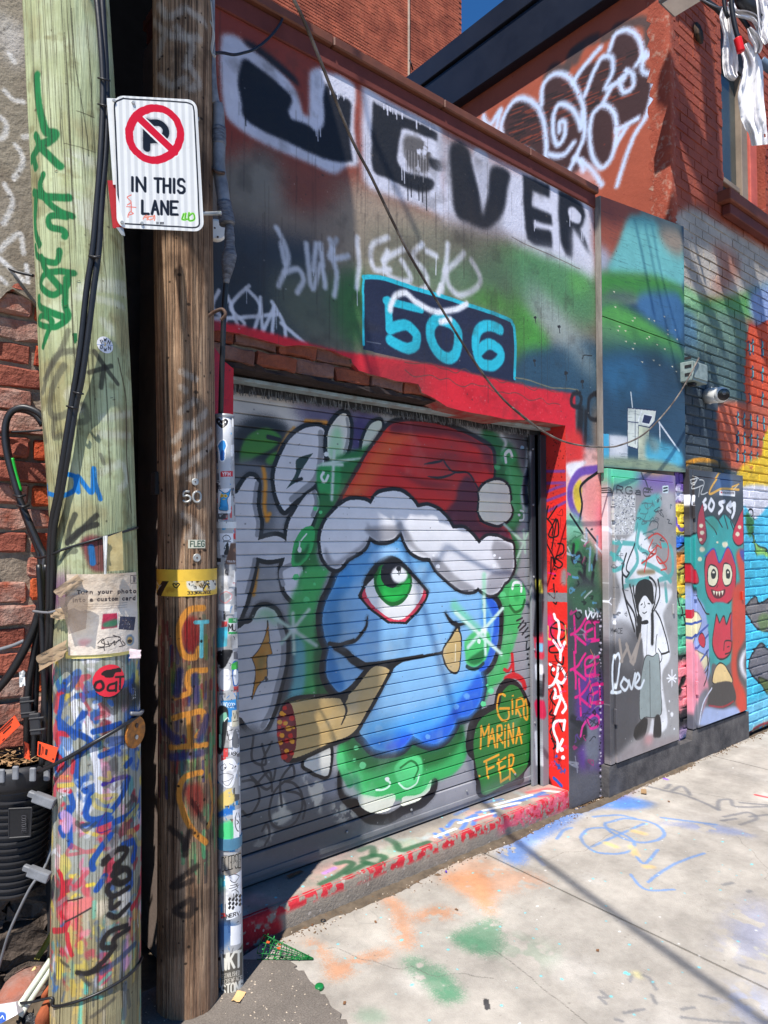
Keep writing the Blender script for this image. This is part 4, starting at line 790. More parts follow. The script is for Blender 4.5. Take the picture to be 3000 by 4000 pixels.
def paint_cab1():
    c = Canvas('cabinet_figure_paint', 3.8, 4.8, .1, 2.2, .0024, plane_map(1, 2.44), (150, 146, 144)); F_, S_ = c.fill, c.stroke
    view(*VJ); T = (84, 172, 168)
    F_('440,100 980,150 980,420 700,330 440,330', (150, 140, 146), 20)
    F_('470,110 760,140 740,250 560,270 480,250', (92, 202, 158), 30); F_('740,180 980,170 980,300 760,280', (118, 92, 160), 36); F_('760,150 960,150 900,190 800,190', (206, 160, 60), 16, op=.7); S_('760,180 790,270', 12, BLK, op=.6)
    F_('440,170 500,240 500,900 440,900', (240, 150, 156), 30); F_('500,330 530,300 530,700 500,760', (226, 206, 208), 16)
    F_('540,335! 705,335! 705,622! 540,628!', (196, 194, 192), 2, smooth=False)
    for _ in range(420): x = random.uniform(543, 702); y = random.uniform(338, 620); c.dot(x, y, random.uniform(2, 5), random.choice([(90, 90, 96), (240, 240, 242), (140, 140, 150), (200, 200, 190)]))
    F_('700,600 720,460 770,370 860,330 910,360 860,460 800,560 760,680 700,660', T, 8); F_('880,330 980,330 980,520 900,420', (176, 172, 172), 16)
    F_('560,860 600,700 660,640 720,590 780,640 900,860 970,1010 970,1320 560,1320 600,1060', (232, 232, 234), 8)
    for q in ('560,680 700,690', '540,760 620,840 560,880', '600,700 560,800', '700,700 720,820 640,960 800,940 620,1000', '740,560 720,700 800,760', '760,820 900,900 960,960', '880,700 960,720 970,900 880,950', '920,980 930,1100'): S_(q, 26, T, soft=5, op=.92)
    for q in ('720,540 700,700', '750,400 790,400 790,470 740,470', '740,440 730,460', '810,520 830,500 850,530', '760,620 860,580', '770,660 850,610'): S_(q, 7, (70, 110, 110), op=.8)
    S_('700,690 640,850 660,900', 10, BLK); S_('640,760 610,880 640,930 660,900', 12, BLK); F_('725,880 830,875 840,905 730,912', (150, 128, 96), 6)
    for q in ('612,905 625,1060 700,1320', '665,985 690,1090 720,1260', '805,930 850,985 845,1110 825,1170', '868,950 880,1060 840,1170', '840,1170 880,1200 900,1290'): S_(q, 12, BLK)
    R_ = (206, 54, 42)
    S_('770,890 790,800 830,740 870,700', 9, R_); S_('830,660 800,740 850,760 860,700 890,720 880,680', 8, R_); S_('800,650 860,615 930,680 935,800 880,830 860,780 930,860 890,880', 9, R_); S_('750,830 850,760', 10, R_)
    letters(c, 'aRGaE', 505, 268, 44, 50, 22, 7, (60, 56, 54), slope=.09, smooth=True)
    for a in (0, 60, 120): dx, dy = 24 * math.cos(math.radians(a)), 24 * math.sin(math.radians(a)); S_([(805 - dx, 300 - dy, 0), (805 + dx, 300 + dy, 0)], 6, (60, 56, 54))
    S_('492,560 545,600', 24, (236, 236, 240), soft=6); S_('540,1080 500,1150', 7, (240, 240, 244)); S_('515,1100 545,1130', 6, (240, 240, 244))
    F_('900,272! 942,270! 942,325! 900,325!', (206, 222, 224), 1, smooth=False); S_('908,290 935,285', 8, BLK); S_('908,312 935,305', 8, BLK)
    view(*VK)
    F_('480,360 740,340 745,900 700,1060 520,1260 480,1260', (74, 73, 77), 24); F_('600,380 740,360 740,560 600,560', (96, 95, 97), 20); F_('480,250 620,240 680,350 500,380', (150, 148, 150), 26)
    F_('600,0 960,0 900,200 950,420 900,600 920,900 890,1080 1010,1060 1020,600 1010,0', (158, 156, 156), 10)
    F_('640,0 700,120 730,340 760,360 770,500 880,560 880,900 860,1050 830,930 800,1040 760,1060 930,1000 905,720 900,600 955,470 900,200 870,140 900,0', (234, 234, 236), 6)
    F_('735,150 745,230 790,230 840,170 890,230 945,440 900,480 860,470 800,500 770,480', (238, 238, 240), 2)
    S_('612,0 640,80 700,190 715,340', 13, BLK); S_('690,-20 700,60 735,170', 12, BLK); S_('850,160 890,230 945,430 940,455 890,470', 10, BLK)
    F_('725,150 748,160 748,260 735,380 715,330', BLK, 1); S_('825,160 828,270 826,390', 26, BLK, smooth=False); F_('745,235 790,225 795,250 750,258', BLK, 1); F_('730,110 820,130 800,190 765,215 730,170', (238, 238, 238), 1)
    S_('860,330 850,420 855,500 870,540 890,520 895,480 870,430', 6, BLK); S_('790,260 785,480', 5, (160, 160, 160))
    F_('775,500 830,490 872,480 885,720 892,890 840,925 780,920 738,930 742,720', (146, 158, 156), 1, out=BLK, ow=4); S_('808,520 812,920', 5, (60, 66, 66))
    F_('690,1050 705,995 760,935 795,945 775,1050 740,1092 705,1085', BLK, 2); F_('833,1060 845,925 880,918 892,1050 860,1072', BLK, 2)
    Wt = (226, 234, 240)
    for q in ('560,490 550,600 555,740', '560,490 585,470 590,560 570,700 540,750 600,740', '620,640 600,690 630,730 655,680 620,640', '655,660 680,720 700,610', '700,690 735,640 720,610 700,690 740,715 765,660'): S_(q, 17, Wt, soft=3)
    for q in ('590,370 610,520', '600,520 650,420', '640,400 680,530', '670,520 720,400', '720,400 690,540', '740,330 700,520'): S_(q, 22, (158, 146, 136), soft=4)
    letters(c, 'MACE', 540, 285, 14, 36, 5, 4, (50, 50, 54))
    for a in (0, 45, 90, 135): dx, dy = 36 * math.cos(math.radians(a)), (60 if a == 90 else 36) * math.sin(math.radians(a)); S_([(968 - dx, 645 - dy, 0), (968 + dx, 645 + dy, 0)], 9, (244, 244, 248))
    for x, y, r in ((560, 245, 14), (968, 905, 18), (945, 880, 8), (600, 1220, 14), (985, 1010, 8), (950, 810, 8)): c.dot(x, y, r, (236, 236, 240), sx=.6)
    F_('760,1060 860,1080 1000,1060 1010,1120 560,1260 540,1240', (150, 140, 140), 14); F_('780,1060 830,1060 820,1110 770,1110', (226, 150, 150), 16, op=.7)
    S_('502,-60 504,100', 9, (40, 40, 40))
    view(*VJ)
    F_('706,1130 702,1020 735,955 800,950 832,1000 838,1150 815,1110 770,1062 735,1140 725,1190', (22, 20, 20), 1)
    F_('730,1130 765,1065 815,1115 822,1180 775,1225 735,1190', (236, 236, 236), 2); F_('832,1120 850,1130 838,1165 825,1155', (232, 232, 232), 1, out=BLK, ow=3)
    S_('745,1130 755,1122', 6, BLK); S_('795,1120 808,1122', 6, BLK); S_('768,1110 775,1140 765,1150', 4, BLK); S_('755,1185 770,1190 785,1180', 5, BLK)
    for q in ('612,905 625,1060 700,1320', '665,985 690,1090 720,1260', '805,930 850,985 845,1110 825,1170', '868,950 880,1060 840,1170'): S_(q, 11, BLK)
    view(*VJ); c.scrawl(22, (720, 330, 960, 800), 30, [(60, 96, 96), (90, 90, 94), (40, 40, 44)], 5); c.scrawl(14, (500, 640, 640, 1250), 26, [(90, 90, 94), (230, 230, 234), (70, 150, 150)], 5); c.speck(200, (60, 58, 60), .001, .004, .5); c.speck(120, (236, 234, 236), .001, .004, .6); c.cloud((80, 76, 74), .3, .62, .25, 21); return c

def paint_cab2():
    c = Canvas('cabinet_monster_paint', 4.86, 5.95, .1, 2.25, .0024, plane_map(1, 2.44), (92, 90, 92)); F_, S_ = c.fill, c.stroke
    view(*VJ); TL = (46, 156, 152); RD = (198, 40, 64)
    F_('1060,120 1500,180 1500,520 1060,480', (60, 56, 57), 10); F_('1270,190 1330,170 1470,200 1470,310 1240,330', (92, 92, 100), 16); F_('1280,250 1330,190 1400,210 1390,290 1290,310', (70, 106, 160), 20, op=.8)
    S_('1330,170 1270,250 1240,330 1330,295 1450,300', 12, (226, 168, 56)); S_('1400,280 1450,260', 8, (226, 168, 56)); S_('1410,300 1440,270', 7, (214, 190, 150))
    for q in ('1110,230 1150,220 1120,260 1115,240', '1130,200 1160,220', '1150,230 1120,290 1190,270', '1165,230 1200,240 1180,330 1225,320', '1170,280 1160,350'): S_(q, 6, (190, 190, 186))
    Wt = (236, 236, 240)
    for q in ('1085,360 1110,350 1100,420', '1125,400 1130,350', '1210,370 1190,400 1215,420 1195,450', '1250,370 1230,420 1255,450 1270,400 1250,370', '1345,385 1310,400 1335,430 1305,470', '1390,390 1365,430 1390,460', '1385,420 1420,400 1420,450', '1400,500 1415,460 1410,400'): S_(q, 19, Wt, soft=3)
    F_('1310,305! 1422,312! 1422,350! 1310,340!', (240, 238, 236), 1, smooth=False); letters(c, 'MYBOOKKEEPER', 1334, 314, 5, 14, 2, 2.4, (60, 40, 44), slope=.05); c.dot(1324, 320, 6, (206, 30, 40))
    F_('1090,680 1160,600 1200,510 1260,490 1300,520 1340,480 1390,520 1430,600 1480,700 1490,1000 1440,1290 1120,1290 1140,1050 1110,900', TL, 3, out=BLK, ow=6)
    for q in ('1200,510 1260,570 1290,620', '1290,500 1330,570', '1345,490 1370,580', '1390,530 1430,640'): S_(q, 9, BLK)
    F_('1205,545 1260,490 1300,540 1290,600', (60, 130, 110), 8, op=.6)
    F_('1188,400! 1160,480 1150,590 1165,670 1190,690 1215,640 1205,520', (170, 34, 52), 2, out=BLK, ow=6); F_('1480,430! 1450,500 1415,590 1410,660 1450,700 1490,640', (196, 34, 56), 2, out=BLK, ow=6)
    for x, y, r in ((1178, 560, 15), (1185, 610, 16), (1175, 660, 12), (1455, 570, 14), (1440, 620, 16), (1185, 730, 20), (1170, 800, 16), (1350, 695, 22), (1295, 680, 8)): c.dot(x, y, r, (228, 218, 186))
    F_('1215,790 1270,730 1310,830 1370,720 1420,830 1425,960 1400,1080 1340,1130 1270,1120 1220,1040 1205,900', RD, 2, out=BLK, ow=7); S_('1205,780 1270,725 1310,825 1370,715 1425,830', 8, (50, 80, 170))
    c.dot(1258, 915, 40, BLK, sx=.85); S_('1258,850 1225,900 1235,980', 8, BLK); F_('1225,930 1240,850 1285,860 1300,920 1280,985 1240,985', (232, 224, 190), 1, out=BLK, ow=7); F_('1335,930 1345,840 1385,850 1400,910 1385,975 1350,985', (232, 224, 190), 1, out=BLK, ow=7)
    F_('1250,900 1265,870 1285,890 1280,935 1255,940', BLK); F_('1355,890 1370,870 1388,895 1380,940 1360,935', BLK); c.dot(1268, 895, 9, (232, 224, 200)); c.dot(1372, 895, 8, (232, 224, 200))
    S_('1300,985 1290,1005', 6, (110, 10, 30)); F_('1250,1020 1300,1032 1350,1018 1345,1060 1300,1085 1265,1065', (90, 14, 30), 1)
    for q in ('1262,1028 1278,1030 1272,1060', '1282,1032 1298,1034 1290,1066', '1302,1034 1318,1032 1310,1070', '1322,1030 1340,1026 1332,1062'): F_(q, (238, 230, 200), .5, smooth=False)
    F_('1085,820 1130,860 1160,960 1120,970 1080,900', (190, 36, 56), 3, out=BLK, ow=5); F_('1430,760 1500,780 1500,1290 1440,1290 1460,1000', (204, 66, 44), 10); F_('1455,740 1500,740 1500,820 1470,800', (70, 70, 150), 6)
    view(*VK)
    F_('1100,-40 1150,60 1200,130 1230,300 1250,560 1200,700 1120,700 1090,200', (150, 166, 214), 6); F_('1120,180 1180,230 1130,420 1230,500 1180,600 1110,480', (228, 216, 176), 4, out=BLK, ow=3)
    for q in ('1110,260 1180,230', '1120,360 1230,260', '1140,440 1230,330', '1160,540 1230,440'): S_(q, 12, (60, 84, 160))
    F_('1160,350 1185,320 1205,360 1200,420 1170,400', RD, 1, out=BLK, ow=4); F_('1105,170 1135,150 1140,200 1110,215', RD, 1)
    S_('1140,50 1210,170 1250,220 1230,560 1170,620', 8, BLK)
    F_('1250,120 1400,120 1420,230 1400,500 1330,560 1260,540 1250,640 1235,420', TL, 3)
    F_('1290,190! 1310,250 1340,200 1360,260 1395,180 1405,330 1390,450 1340,500 1290,480 1262,380', (206, 44, 66), 2, out=BLK, ow=8); S_('1340,440 1350,380 1395,380 1390,450 1350,470', 7, BLK); S_('1365,420 1380,415', 5, BLK)
    F_('1400,170 1425,210 1420,330 1395,370', (90, 90, 170), 2, out=BLK, ow=4)
    F_('1410,0 1500,0 1500,330 1440,480 1450,640 1500,760 1500,900 1440,880 1400,620 1400,400', (204, 62, 40), 10); c.dot(1520, 540, 130, BLK, sx=.62); c.dot(1525, 540, 118, (236, 236, 240), sx=.62); c.dot(1540, 540, 95, (90, 88, 92), sx=.6)
    F_('1262,670 1290,560 1330,540 1370,590 1402,670 1330,680', (228, 196, 134), 1, out=BLK, ow=6); F_('1225,820 1255,700 1330,670 1400,680 1425,800 1330,868 1250,850', (62, 58, 58), 2); S_('1235,840 1330,850 1410,810', 10, (150, 30, 44)); F_('1210,850 1330,868 1430,850 1440,930 1160,990 1180,900', (160, 176, 214), 6)
    F_('1105,380 1160,480 1230,700 1180,900 1110,860', (232, 146, 164), 8); F_('1170,770 1230,720 1190,880 1160,980 1130,960', (120, 120, 130), 8); S_('1255,715 1190,830 1165,980', 10, (206, 210, 226))
    S_('1220,450 1225,600 1200,700', 8, BLK); F_('1120,880 1160,980 1250,1000 1180,1000 1120,1010', (96, 96, 108), 6)
    c.speck(160, (50, 50, 54), .001, .004, .5); c.speck(100, (236, 236, 240), .001, .003, .6); c.cloud((70, 66, 66), .3, .64, .22, 31); return c

def paint_brickwall():
    c = Canvas('brick_wall_paint', 4.7, 7.2, 0, 6.6, .004, plane_map(1, 2.50), (154, 76, 56)); F_, S_ = c.fill, c.stroke
    c.cloud((140, 52, 38), .4, .55, .5, 41)
    with wmode(c): F_([(4.7, -.1), (7.3, -.1), (7.3, 3.3), (4.7, 3.3)], (86, 104, 106), .1, smooth=False)
    view(*VI)
    F_('1030,120 1130,20 1230,30 1330,100 1500,200 1700,330 1700,560 1400,600 1090,580 1040,400', (176, 168, 158), 14, tear=.12); F_('1300,260 1440,300 1480,420 1360,560 1290,520 1360,420', (160, 84, 62), 30, op=.6)
    F_('1085,520 1240,600 1440,590 1700,520 1700,730 1500,740 1200,760 1085,700', (90, 150, 88), 16); F_('1085,540 1200,600 1240,640 1100,640', (150, 196, 150), 20)
    F_('1085,690 1500,720 1520,1000 1450,1060 1290,1000 1090,1000', (104, 132, 118), 30); F_('1085,880 1300,900 1500,1000 1520,1300 1340,1330 1090,1300', (82, 104, 104), 40); F_('1085,680 1180,720 1200,900 1100,900', (76, 116, 150), 24, op=.7)
    F_('1085,1180 1340,1200 1340,1720 1085,1720', (62, 74, 84), 30); F_('1550,560 1720,520 1720,820 1570,760', (140, 160, 200), 20)
    F_('1530,830 1590,790 1720,790 1720,1330 1530,1290', (208, 82, 50), 3, out=(150, 56, 60), ow=5); F_('1330,1340 1400,1275 1560,1290 1720,1310 1720,1740 1600,1740 1400,1700 1350,1560', (192, 96, 70), 10)
    for x, y, h in [(1562, 920, 40), (1625, 930, 50), (1680, 930, 50), (1540, 930, 36), (1560, 1090, 36), (1625, 1100, 44), (1680, 1100, 44), (1545, 1250, 20), (1625, 1260, 36)] + [(1465 + 42 * i, yy + 8 * i, 36) for yy in (1385, 1510, 1625) for i in range(6)]:
        S_([(x, y - h, 0), (x, y + h, 0)], 17, (60, 62, 92), smooth=False); S_([(x + 3, y - h * .8, 0), (x + 3, y + h * .8, 0)], 10, (84, 176, 182), smooth=False)
    F_('1640,1490 1720,1420 1720,1840 1500,1780 1600,1740', (232, 194, 50), 6); S_('1640,1690 1659,1700 1640,1730', 7, BLK); S_('1100,1700 1160,1665 1240,1655 1320,1670 1365,1720', 22, (226, 150, 40), soft=6)
    view(*VJ)
    F_('1060,130 1330,100 1340,180 1060,200', (78, 76, 66), 14); F_('1470,130 1720,60 1720,330 1470,320', (230, 190, 52), 8, tear=.25); F_('1480,280 1720,290 1720,450 1560,520 1480,480', (218, 218, 228), 6); S_('1490,480 1540,440 1560,510 1600,520 1659,470', 9, BLK)
    F_('1480,470 1560,520 1720,460 1720,1400 1480,1400', (84, 190, 222), 4); F_('1540,560 1580,700 1659,760 1659,1010 1600,860', (150, 206, 110), 4, out=BLK, ow=6); F_('1500,470 1560,520 1540,640 1510,600', (60, 120, 70), 6); F_('1500,1150 1560,1060 1600,1120 1700,1100 1700,1290 1510,1290', (116, 112, 112), 4, out=BLK, ow=6)
    F_('975,180 1090,180 1090,420 975,420', (120, 90, 170), 14); F_('975,280 1080,300 1090,440 975,430', (206, 206, 226), 14, tear=.4); F_('960,430 1080,420 1090,640 985,740 965,600', (240, 210, 70), 8); S_('1010,510 1020,580 1060,580 1060,500', 20, (110, 86, 170)); F_('960,360 990,370 980,460 960,470', (214, 50, 80), 6)
    F_('985,640 1090,640 1000,760 985,740', (52, 110, 200), 8); S_('985,745 1100,660', 10, BLK); F_('985,770 1090,760 1090,900 990,900', (232, 146, 66), 10, tear=.3); F_('1000,900 1090,880 1090,1290 1000,1290', (196, 196, 90), 14, tear=.3)
    for q in ('1020,880 1090,840', '1030,960 1030,900', '985,880 1000,1100 1040,1290', '1060,900 1040,1060'): S_(q, 9, (30, 30, 30))
    S_('960,320 990,700', 14, (80, 190, 220), op=.8)
    view(*VK)
    F_('985,-20 1100,-20 1100,300 1005,300', (226, 190, 60), 12, tear=.25); F_('990,150 1100,150 1100,480 1005,500', (86, 176, 142), 20); F_('1000,0 1100,40 1100,150 1000,120', (110, 190, 150), 12, tear=.4); F_('1005,470 1100,470 1100,560 1005,560', (56, 72, 66), 14); F_('1005,570 1110,540 1115,830 1020,960', (240, 138, 146), 10); S_('1060,640 1005,800', 26, (30, 30, 30), soft=8); F_('1020,900 1115,820 1115,1000 1020,1050', (44, 42, 46), 10)
    S_('1010,0 1050,200 1100,400', 10, BLK); F_('1020,1040 1115,1000 1115,1250 1040,1260', (150, 130, 166), 14); F_('1050,1060 1110,1050 1110,1130 1060,1120', (60, 80, 110), 8)
    F_('1500,-100 1720,-100 1720,1100 1510,1100', (78, 192, 222), 4); F_('1500,140 1570,60 1600,110 1720,60 1720,280 1600,290 1540,220', (126, 122, 122), 4, out=BLK, ow=7); F_('1520,560 1600,400 1660,440 1720,400 1720,700 1640,700', (112, 110, 116), 4, out=BLK, ow=7); F_('1590,200 1660,180 1660,280 1610,300', (110, 130, 90), 6); F_('1600,640 1700,700 1700,800 1620,700', (90, 104, 60), 5, out=BLK, ow=5)
    F_('1510,860 1600,800 1720,760 1720,960 1520,1060', (120, 196, 224), 10); F_('1515,1060 1580,990 1720,950 1720,1130 1510,1130', (206, 160, 110), 14, tear=.3); S_('1510,1070 1600,985 1720,950', 12, (150, 60, 70), soft=5)
    c.speck(300, (70, 60, 56), .001, .005, .5); c.speck(160, (230, 226, 222), .001, .004, .5); return c

def paint_side():
    c = Canvas('side_wall_paint', 2.3, 6.4, 3.3, 6.3, .004, plane_map(0, 4.85), (164, 82, 60)); F_, S_ = c.fill, c.stroke
    c.cloud((142, 66, 48), .6, .55, .4, 51); view(*VG)
    DK = (62, 40, 42)
    F_('340,690 340,600 380,520 440,490 520,530 540,430 600,375 670,395 740,330 830,290 870,230 930,150 1010,190 1030,300 1080,380 1080,480 1020,600 900,640 890,740 860,820 780,820 740,800 700,860 560,860 480,760 400,720', DK, 8)
    for i in range(190):
        x = random.uniform(370, 990); y = 660 - (x - 350) * .5 + random.uniform(-100, 130); S_([(x - 25, y + 10, 0), (x + 30, y - 12, 0)], 6, (140, 62, 44) if i % 2 else (30, 26, 30), op=.6)
    for q in ('660,330 680,270 760,210 800,190', '900,140 960,120 1020,105 1060,130 1060,220', '560,380 590,340 650,350', '470,760 520,830', '690,260 720,240 700,300', '840,190 880,170'): S_(q, 46, (70, 62, 62), soft=16, op=.85)
    L_ = (196, 214, 244)
    for q in ('330,690 335,600 370,530 430,488 500,520 538,600 552,700 548,800', '530,520 540,420 600,368 670,390 720,480 740,560 725,640', '725,620 680,540 620,520 590,580 590,680 612,722 642,680 645,612 622,610 620,655', '570,770 640,772 692,712', '735,560 740,680 660,870', '685,412 740,330 820,240', '745,472 780,382 830,290 880,288 882,360 850,440 940,392',
              '838,510 880,430', '770,640 790,562 840,525 890,560 905,640 895,730 870,800 820,832 780,762 768,640', '868,250 900,172 960,150 1012,190 1030,270 1000,325', '1095,232 1060,280 1025,290', '1050,260 1032,350 1082,382 1082,470 1050,580 980,700 905,925', '960,360 920,400 940,460 985,430 985,370 950,350', '730,800 780,850 830,920', '905,650 1010,590', '240,580 270,622 322,552', '440,745 480,770', '690,790 720,800 740,850', '540,820 640,860', '950,640 900,720', '300,660 322,560'):
        S_(q, 27, L_, soft=14, grain=.8)
    F_('190,600 330,640 310,690 200,640', (230, 214, 224), 16, op=.5); F_('690,850 800,860 760,930', (226, 200, 214), 18, op=.5)
    with wmode(c):
        for _ in range(60):
            z = random.uniform(3.6, 5.8); y = random.uniform(2.515, 2.62); F_([(y, z), (y + .03, z + .01), (y + .02, z + .06), (y - .005, z + .05)], random.choice([(220, 206, 190), (120, 60, 46), (90, 48, 40)]), .002)
    c.speck(160, (130, 52, 38), .002, .008, .6); return c

def paint_leftwall():
    c = Canvas('left_wall_paint', -.6, .85, 2.2, 4.2, .003, plane_map(1, 2.49), (150, 140, 124)); F_, S_ = c.fill, c.stroke
    c.cloud((112, 98, 82), .25, .5, .6, 61); c.cloud((196, 190, 180), .2, .6, .4, 62); view(*VL); Wt = (226, 224, 222)
    F_('0,160 120,150 170,260 140,420 60,420 0,300', (206, 202, 200), 40, op=.7); F_('0,60 60,140 0,200', (190, 186, 180), 30, op=.7)
    for q in ('60,350 90,400', '30,590 90,650 150,660', '0,760 40,800 30,880 0,900', '150,890 230,880', '100,940 150,1040 90,1160', '30,1200 80,1320 20,1450', '0,1620 60,1560 130,1520 150,1640'): S_(q, 34, Wt, soft=12, op=.8, grain=.8)
    view(*VM); S_('0,20 100,110 150,160', 34, Wt, soft=10); S_('170,60 180,170', 30, Wt, soft=10); S_('0,140 40,180', 30, Wt, soft=10, op=.8)
    c.speck(160, (70, 62, 54), .001, .005, .6); return c

def paint_leftbrick():
    c = Canvas('left_brick_paint', -.4, .9, .6, 2.6, .003, plane_map(1, 2.5)); F_ = c.fill
    view(0, 1500, 560 / 1032)
    for q, cc in (('0,640 40,700 30,760 0,760', (60, 90, 190)), ('0,1030 50,1060 70,1140 20,1160', (44, 84, 186)), ('30,1500 110,1490 100,1560 50,1570', (52, 110, 190)), ('60,1340 150,1330 120,1400 70,1410', (64, 120, 84)), ('0,1310 30,1320 20,1380', (64, 120, 84)), ('80,450 270,460 260,590 90,580', (200, 192, 186)), ('0,640 60,600 340,620 330,720 120,700', (150, 126, 120)), ('90,1190 200,1180 190,1280 100,1280', (196, 180, 170)), ('40,1840 100,1820 90,1870', (44, 84, 186)), ('0,1800 60,1840 40,1920 0,1900', (70, 90, 180)), ('140,1900 270,1890 260,1940', (70, 110, 170))):
        F_(q, cc, 6, tear=.36, op=.85)
    return c

VP_ = (0, 2600, 560 / 1376)
# ------------------------------------------------------------------ round things: wrapped paint layers
class Pole:
    """pole given by its silhouette in the photograph at rows y (left, right) and the distance of its axis"""
    def __init__(s, rows, D):
        s.rows = rows; s.D = D; s.ys = [r[0] for r in rows]
        s.cx = []; s.z = []; s.r = []; s.ax = []
        for y, l, r in rows:
            m = (l + r) / 2; p = CAM + ray(m, y) * D; s.ax.append(p); s.z.append(p[2]); s.r.append((r - l) / 2 * D / F)
        s.R = float(np.mean(s.r))
        v = np.mean([p for p in s.ax], 0) - CAM; s.ang = math.atan2(-v[1], -v[0])      # direction from the axis to the camera
    def at(s, z):
        zz = s.z[::-1]; f = lambda a: np.interp(z, zz, a[::-1])
        return np.array([f([p[0] for p in s.ax]), f([p[1] for p in s.ax]), z]), float(f(s.r))
    def mp(s, x, y):
        l = np.interp(y, s.ys, [r[1] for r in s.rows]); r = np.interp(y, s.ys, [r[2] for r in s.rows])
        t = max(-.995, min(.995, 2 * (x - l) / (r - l) - 1)); th = math.asin(t); rad = (r - l) / 2 * s.D / F
        p = CAM + ray(x, y) * (s.D - rad * math.cos(th)); return th * s.R, p[2]
    def surf(s, u, z, off=0):
        """point on the surface for arc position u (metres at mean radius)"""
        c, r = s.at(z); th = u / s.R; a = s.ang + th; return Vector((c[0] + (r + off) * math.cos(a), c[1] + (r + off) * math.sin(a), z))
    def build(s, name, z0, z1, m, parent, cv=None, seg=48, dz=.05, rough=.0):
        n = int((z1 - z0) / dz) + 1; V = []; Fc = []; UV = []
        rr = random.Random(5); gro = [rr.uniform(-1, 1) for _ in range(seg + 1)]; gro[seg] = gro[0]
        for i in range(n):
            z = z0 + (z1 - z0) * i / (n - 1)
            for k in range(seg + 1):
                u = (-.5 + k / seg) * 2 * math.pi * s.R; V.append(s.surf(u, z, rough * (gro[k] + .5 * math.sin(z * 7 + k)))); UV.append((u, z))
        for i in range(n - 1):
            for k in range(seg): Fc.append((i*(seg+1)+k, i*(seg+1)+k+1, (i+1)*(seg+1)+k+1, (i+1)*(seg+1)+k))
        Fc.append(tuple(range((n - 1) * (seg + 1), n * (seg + 1) - 1)))
        o = mesh(name, V, Fc, m, parent, True); add_uv(o, UV, cv); return o
    def patch(s, name, cv, m, parent, u0, u1, z0, z1, off=.0012, nu=8, nz=6, curl=0, outline=None):
        """thin sheet glued round the pole (sticker, poster); its print comes from cv"""
        V = []; UV = []; Fc = []; rr = random.Random(int(z0 * 1000))
        for j in range(nz + 1):
            for i in range(nu + 1):
                u = u0 + (u1 - u0) * i / nu; z = z0 + (z1 - z0) * j / nz; e = (2 * i / nu - 1) ** 4 * curl + rr.uniform(0, .3) * curl * .4
                V.append(s.surf(u, z, off + e)); UV.append((u, z))
        for j in range(nz):
            for i in range(nu): Fc.append((j*(nu+1)+i, j*(nu+1)+i+1, (j+1)*(nu+1)+i+1, (j+1)*(nu+1)+i))
        o = mesh(name, V, Fc, m, parent, True); add_uv(o, UV, cv); return o
    def round_patch(s, name, cv, m, parent, u, z, r, off=.0015, seg=20):
        V = [s.surf(u, z, off)]; UV = [(u, z)]; Fc = []
        for q in (.55, 1):
            for k in range(seg): a = 2 * math.pi * k / seg; uu = u + r * q * math.cos(a); zz = z + r * q * math.sin(a); V.append(s.surf(uu, zz, off)); UV.append((uu, zz))
        for k in range(seg):
            k2 = (k + 1) % seg; Fc += [(0, 1 + k, 1 + k2), (1 + k, 1 + seg + k, 1 + seg + k2, 1 + k2)]
        o = mesh(name, V, Fc, m, parent, True); add_uv(o, UV, cv); return o
def add_uv(o, UV, cv):
    if cv is None: return
    W_, H_ = cv.W * cv.res, cv.H * cv.res; ul = o.data.uv_layers.new(name='UVMap')
    a = np.array([((UV[l.vertex_index][0] - cv.u0) / W_, (UV[l.vertex_index][1] - cv.v0) / H_) for l in o.data.loops], np.float32); ul.data.foreach_set('uv', a.ravel())
GP = Pole([(-400, 83, 388), (0, 104, 416), (300, 119, 436), (1000, 152, 476), (1600, 178, 508), (2000, 208, 521), (2400, 220, 533), (3000, 223, 541), (3700, 212, 541), (4000, 199, 541), (4400, 190, 545)], 2.10)
BP = Pole([(-400, 600, 822), (0, 602, 826), (1000, 606, 829), (2000, 621, 841), (3000, 622, 842), (3965, 616, 850), (4200, 614, 852)], 2.42)
CD = Pole([(1600, 841, 911), (2800, 848, 933), (3300, 849, 942), (3870, 852, 950), (4000, 852, 952)], 2.50)

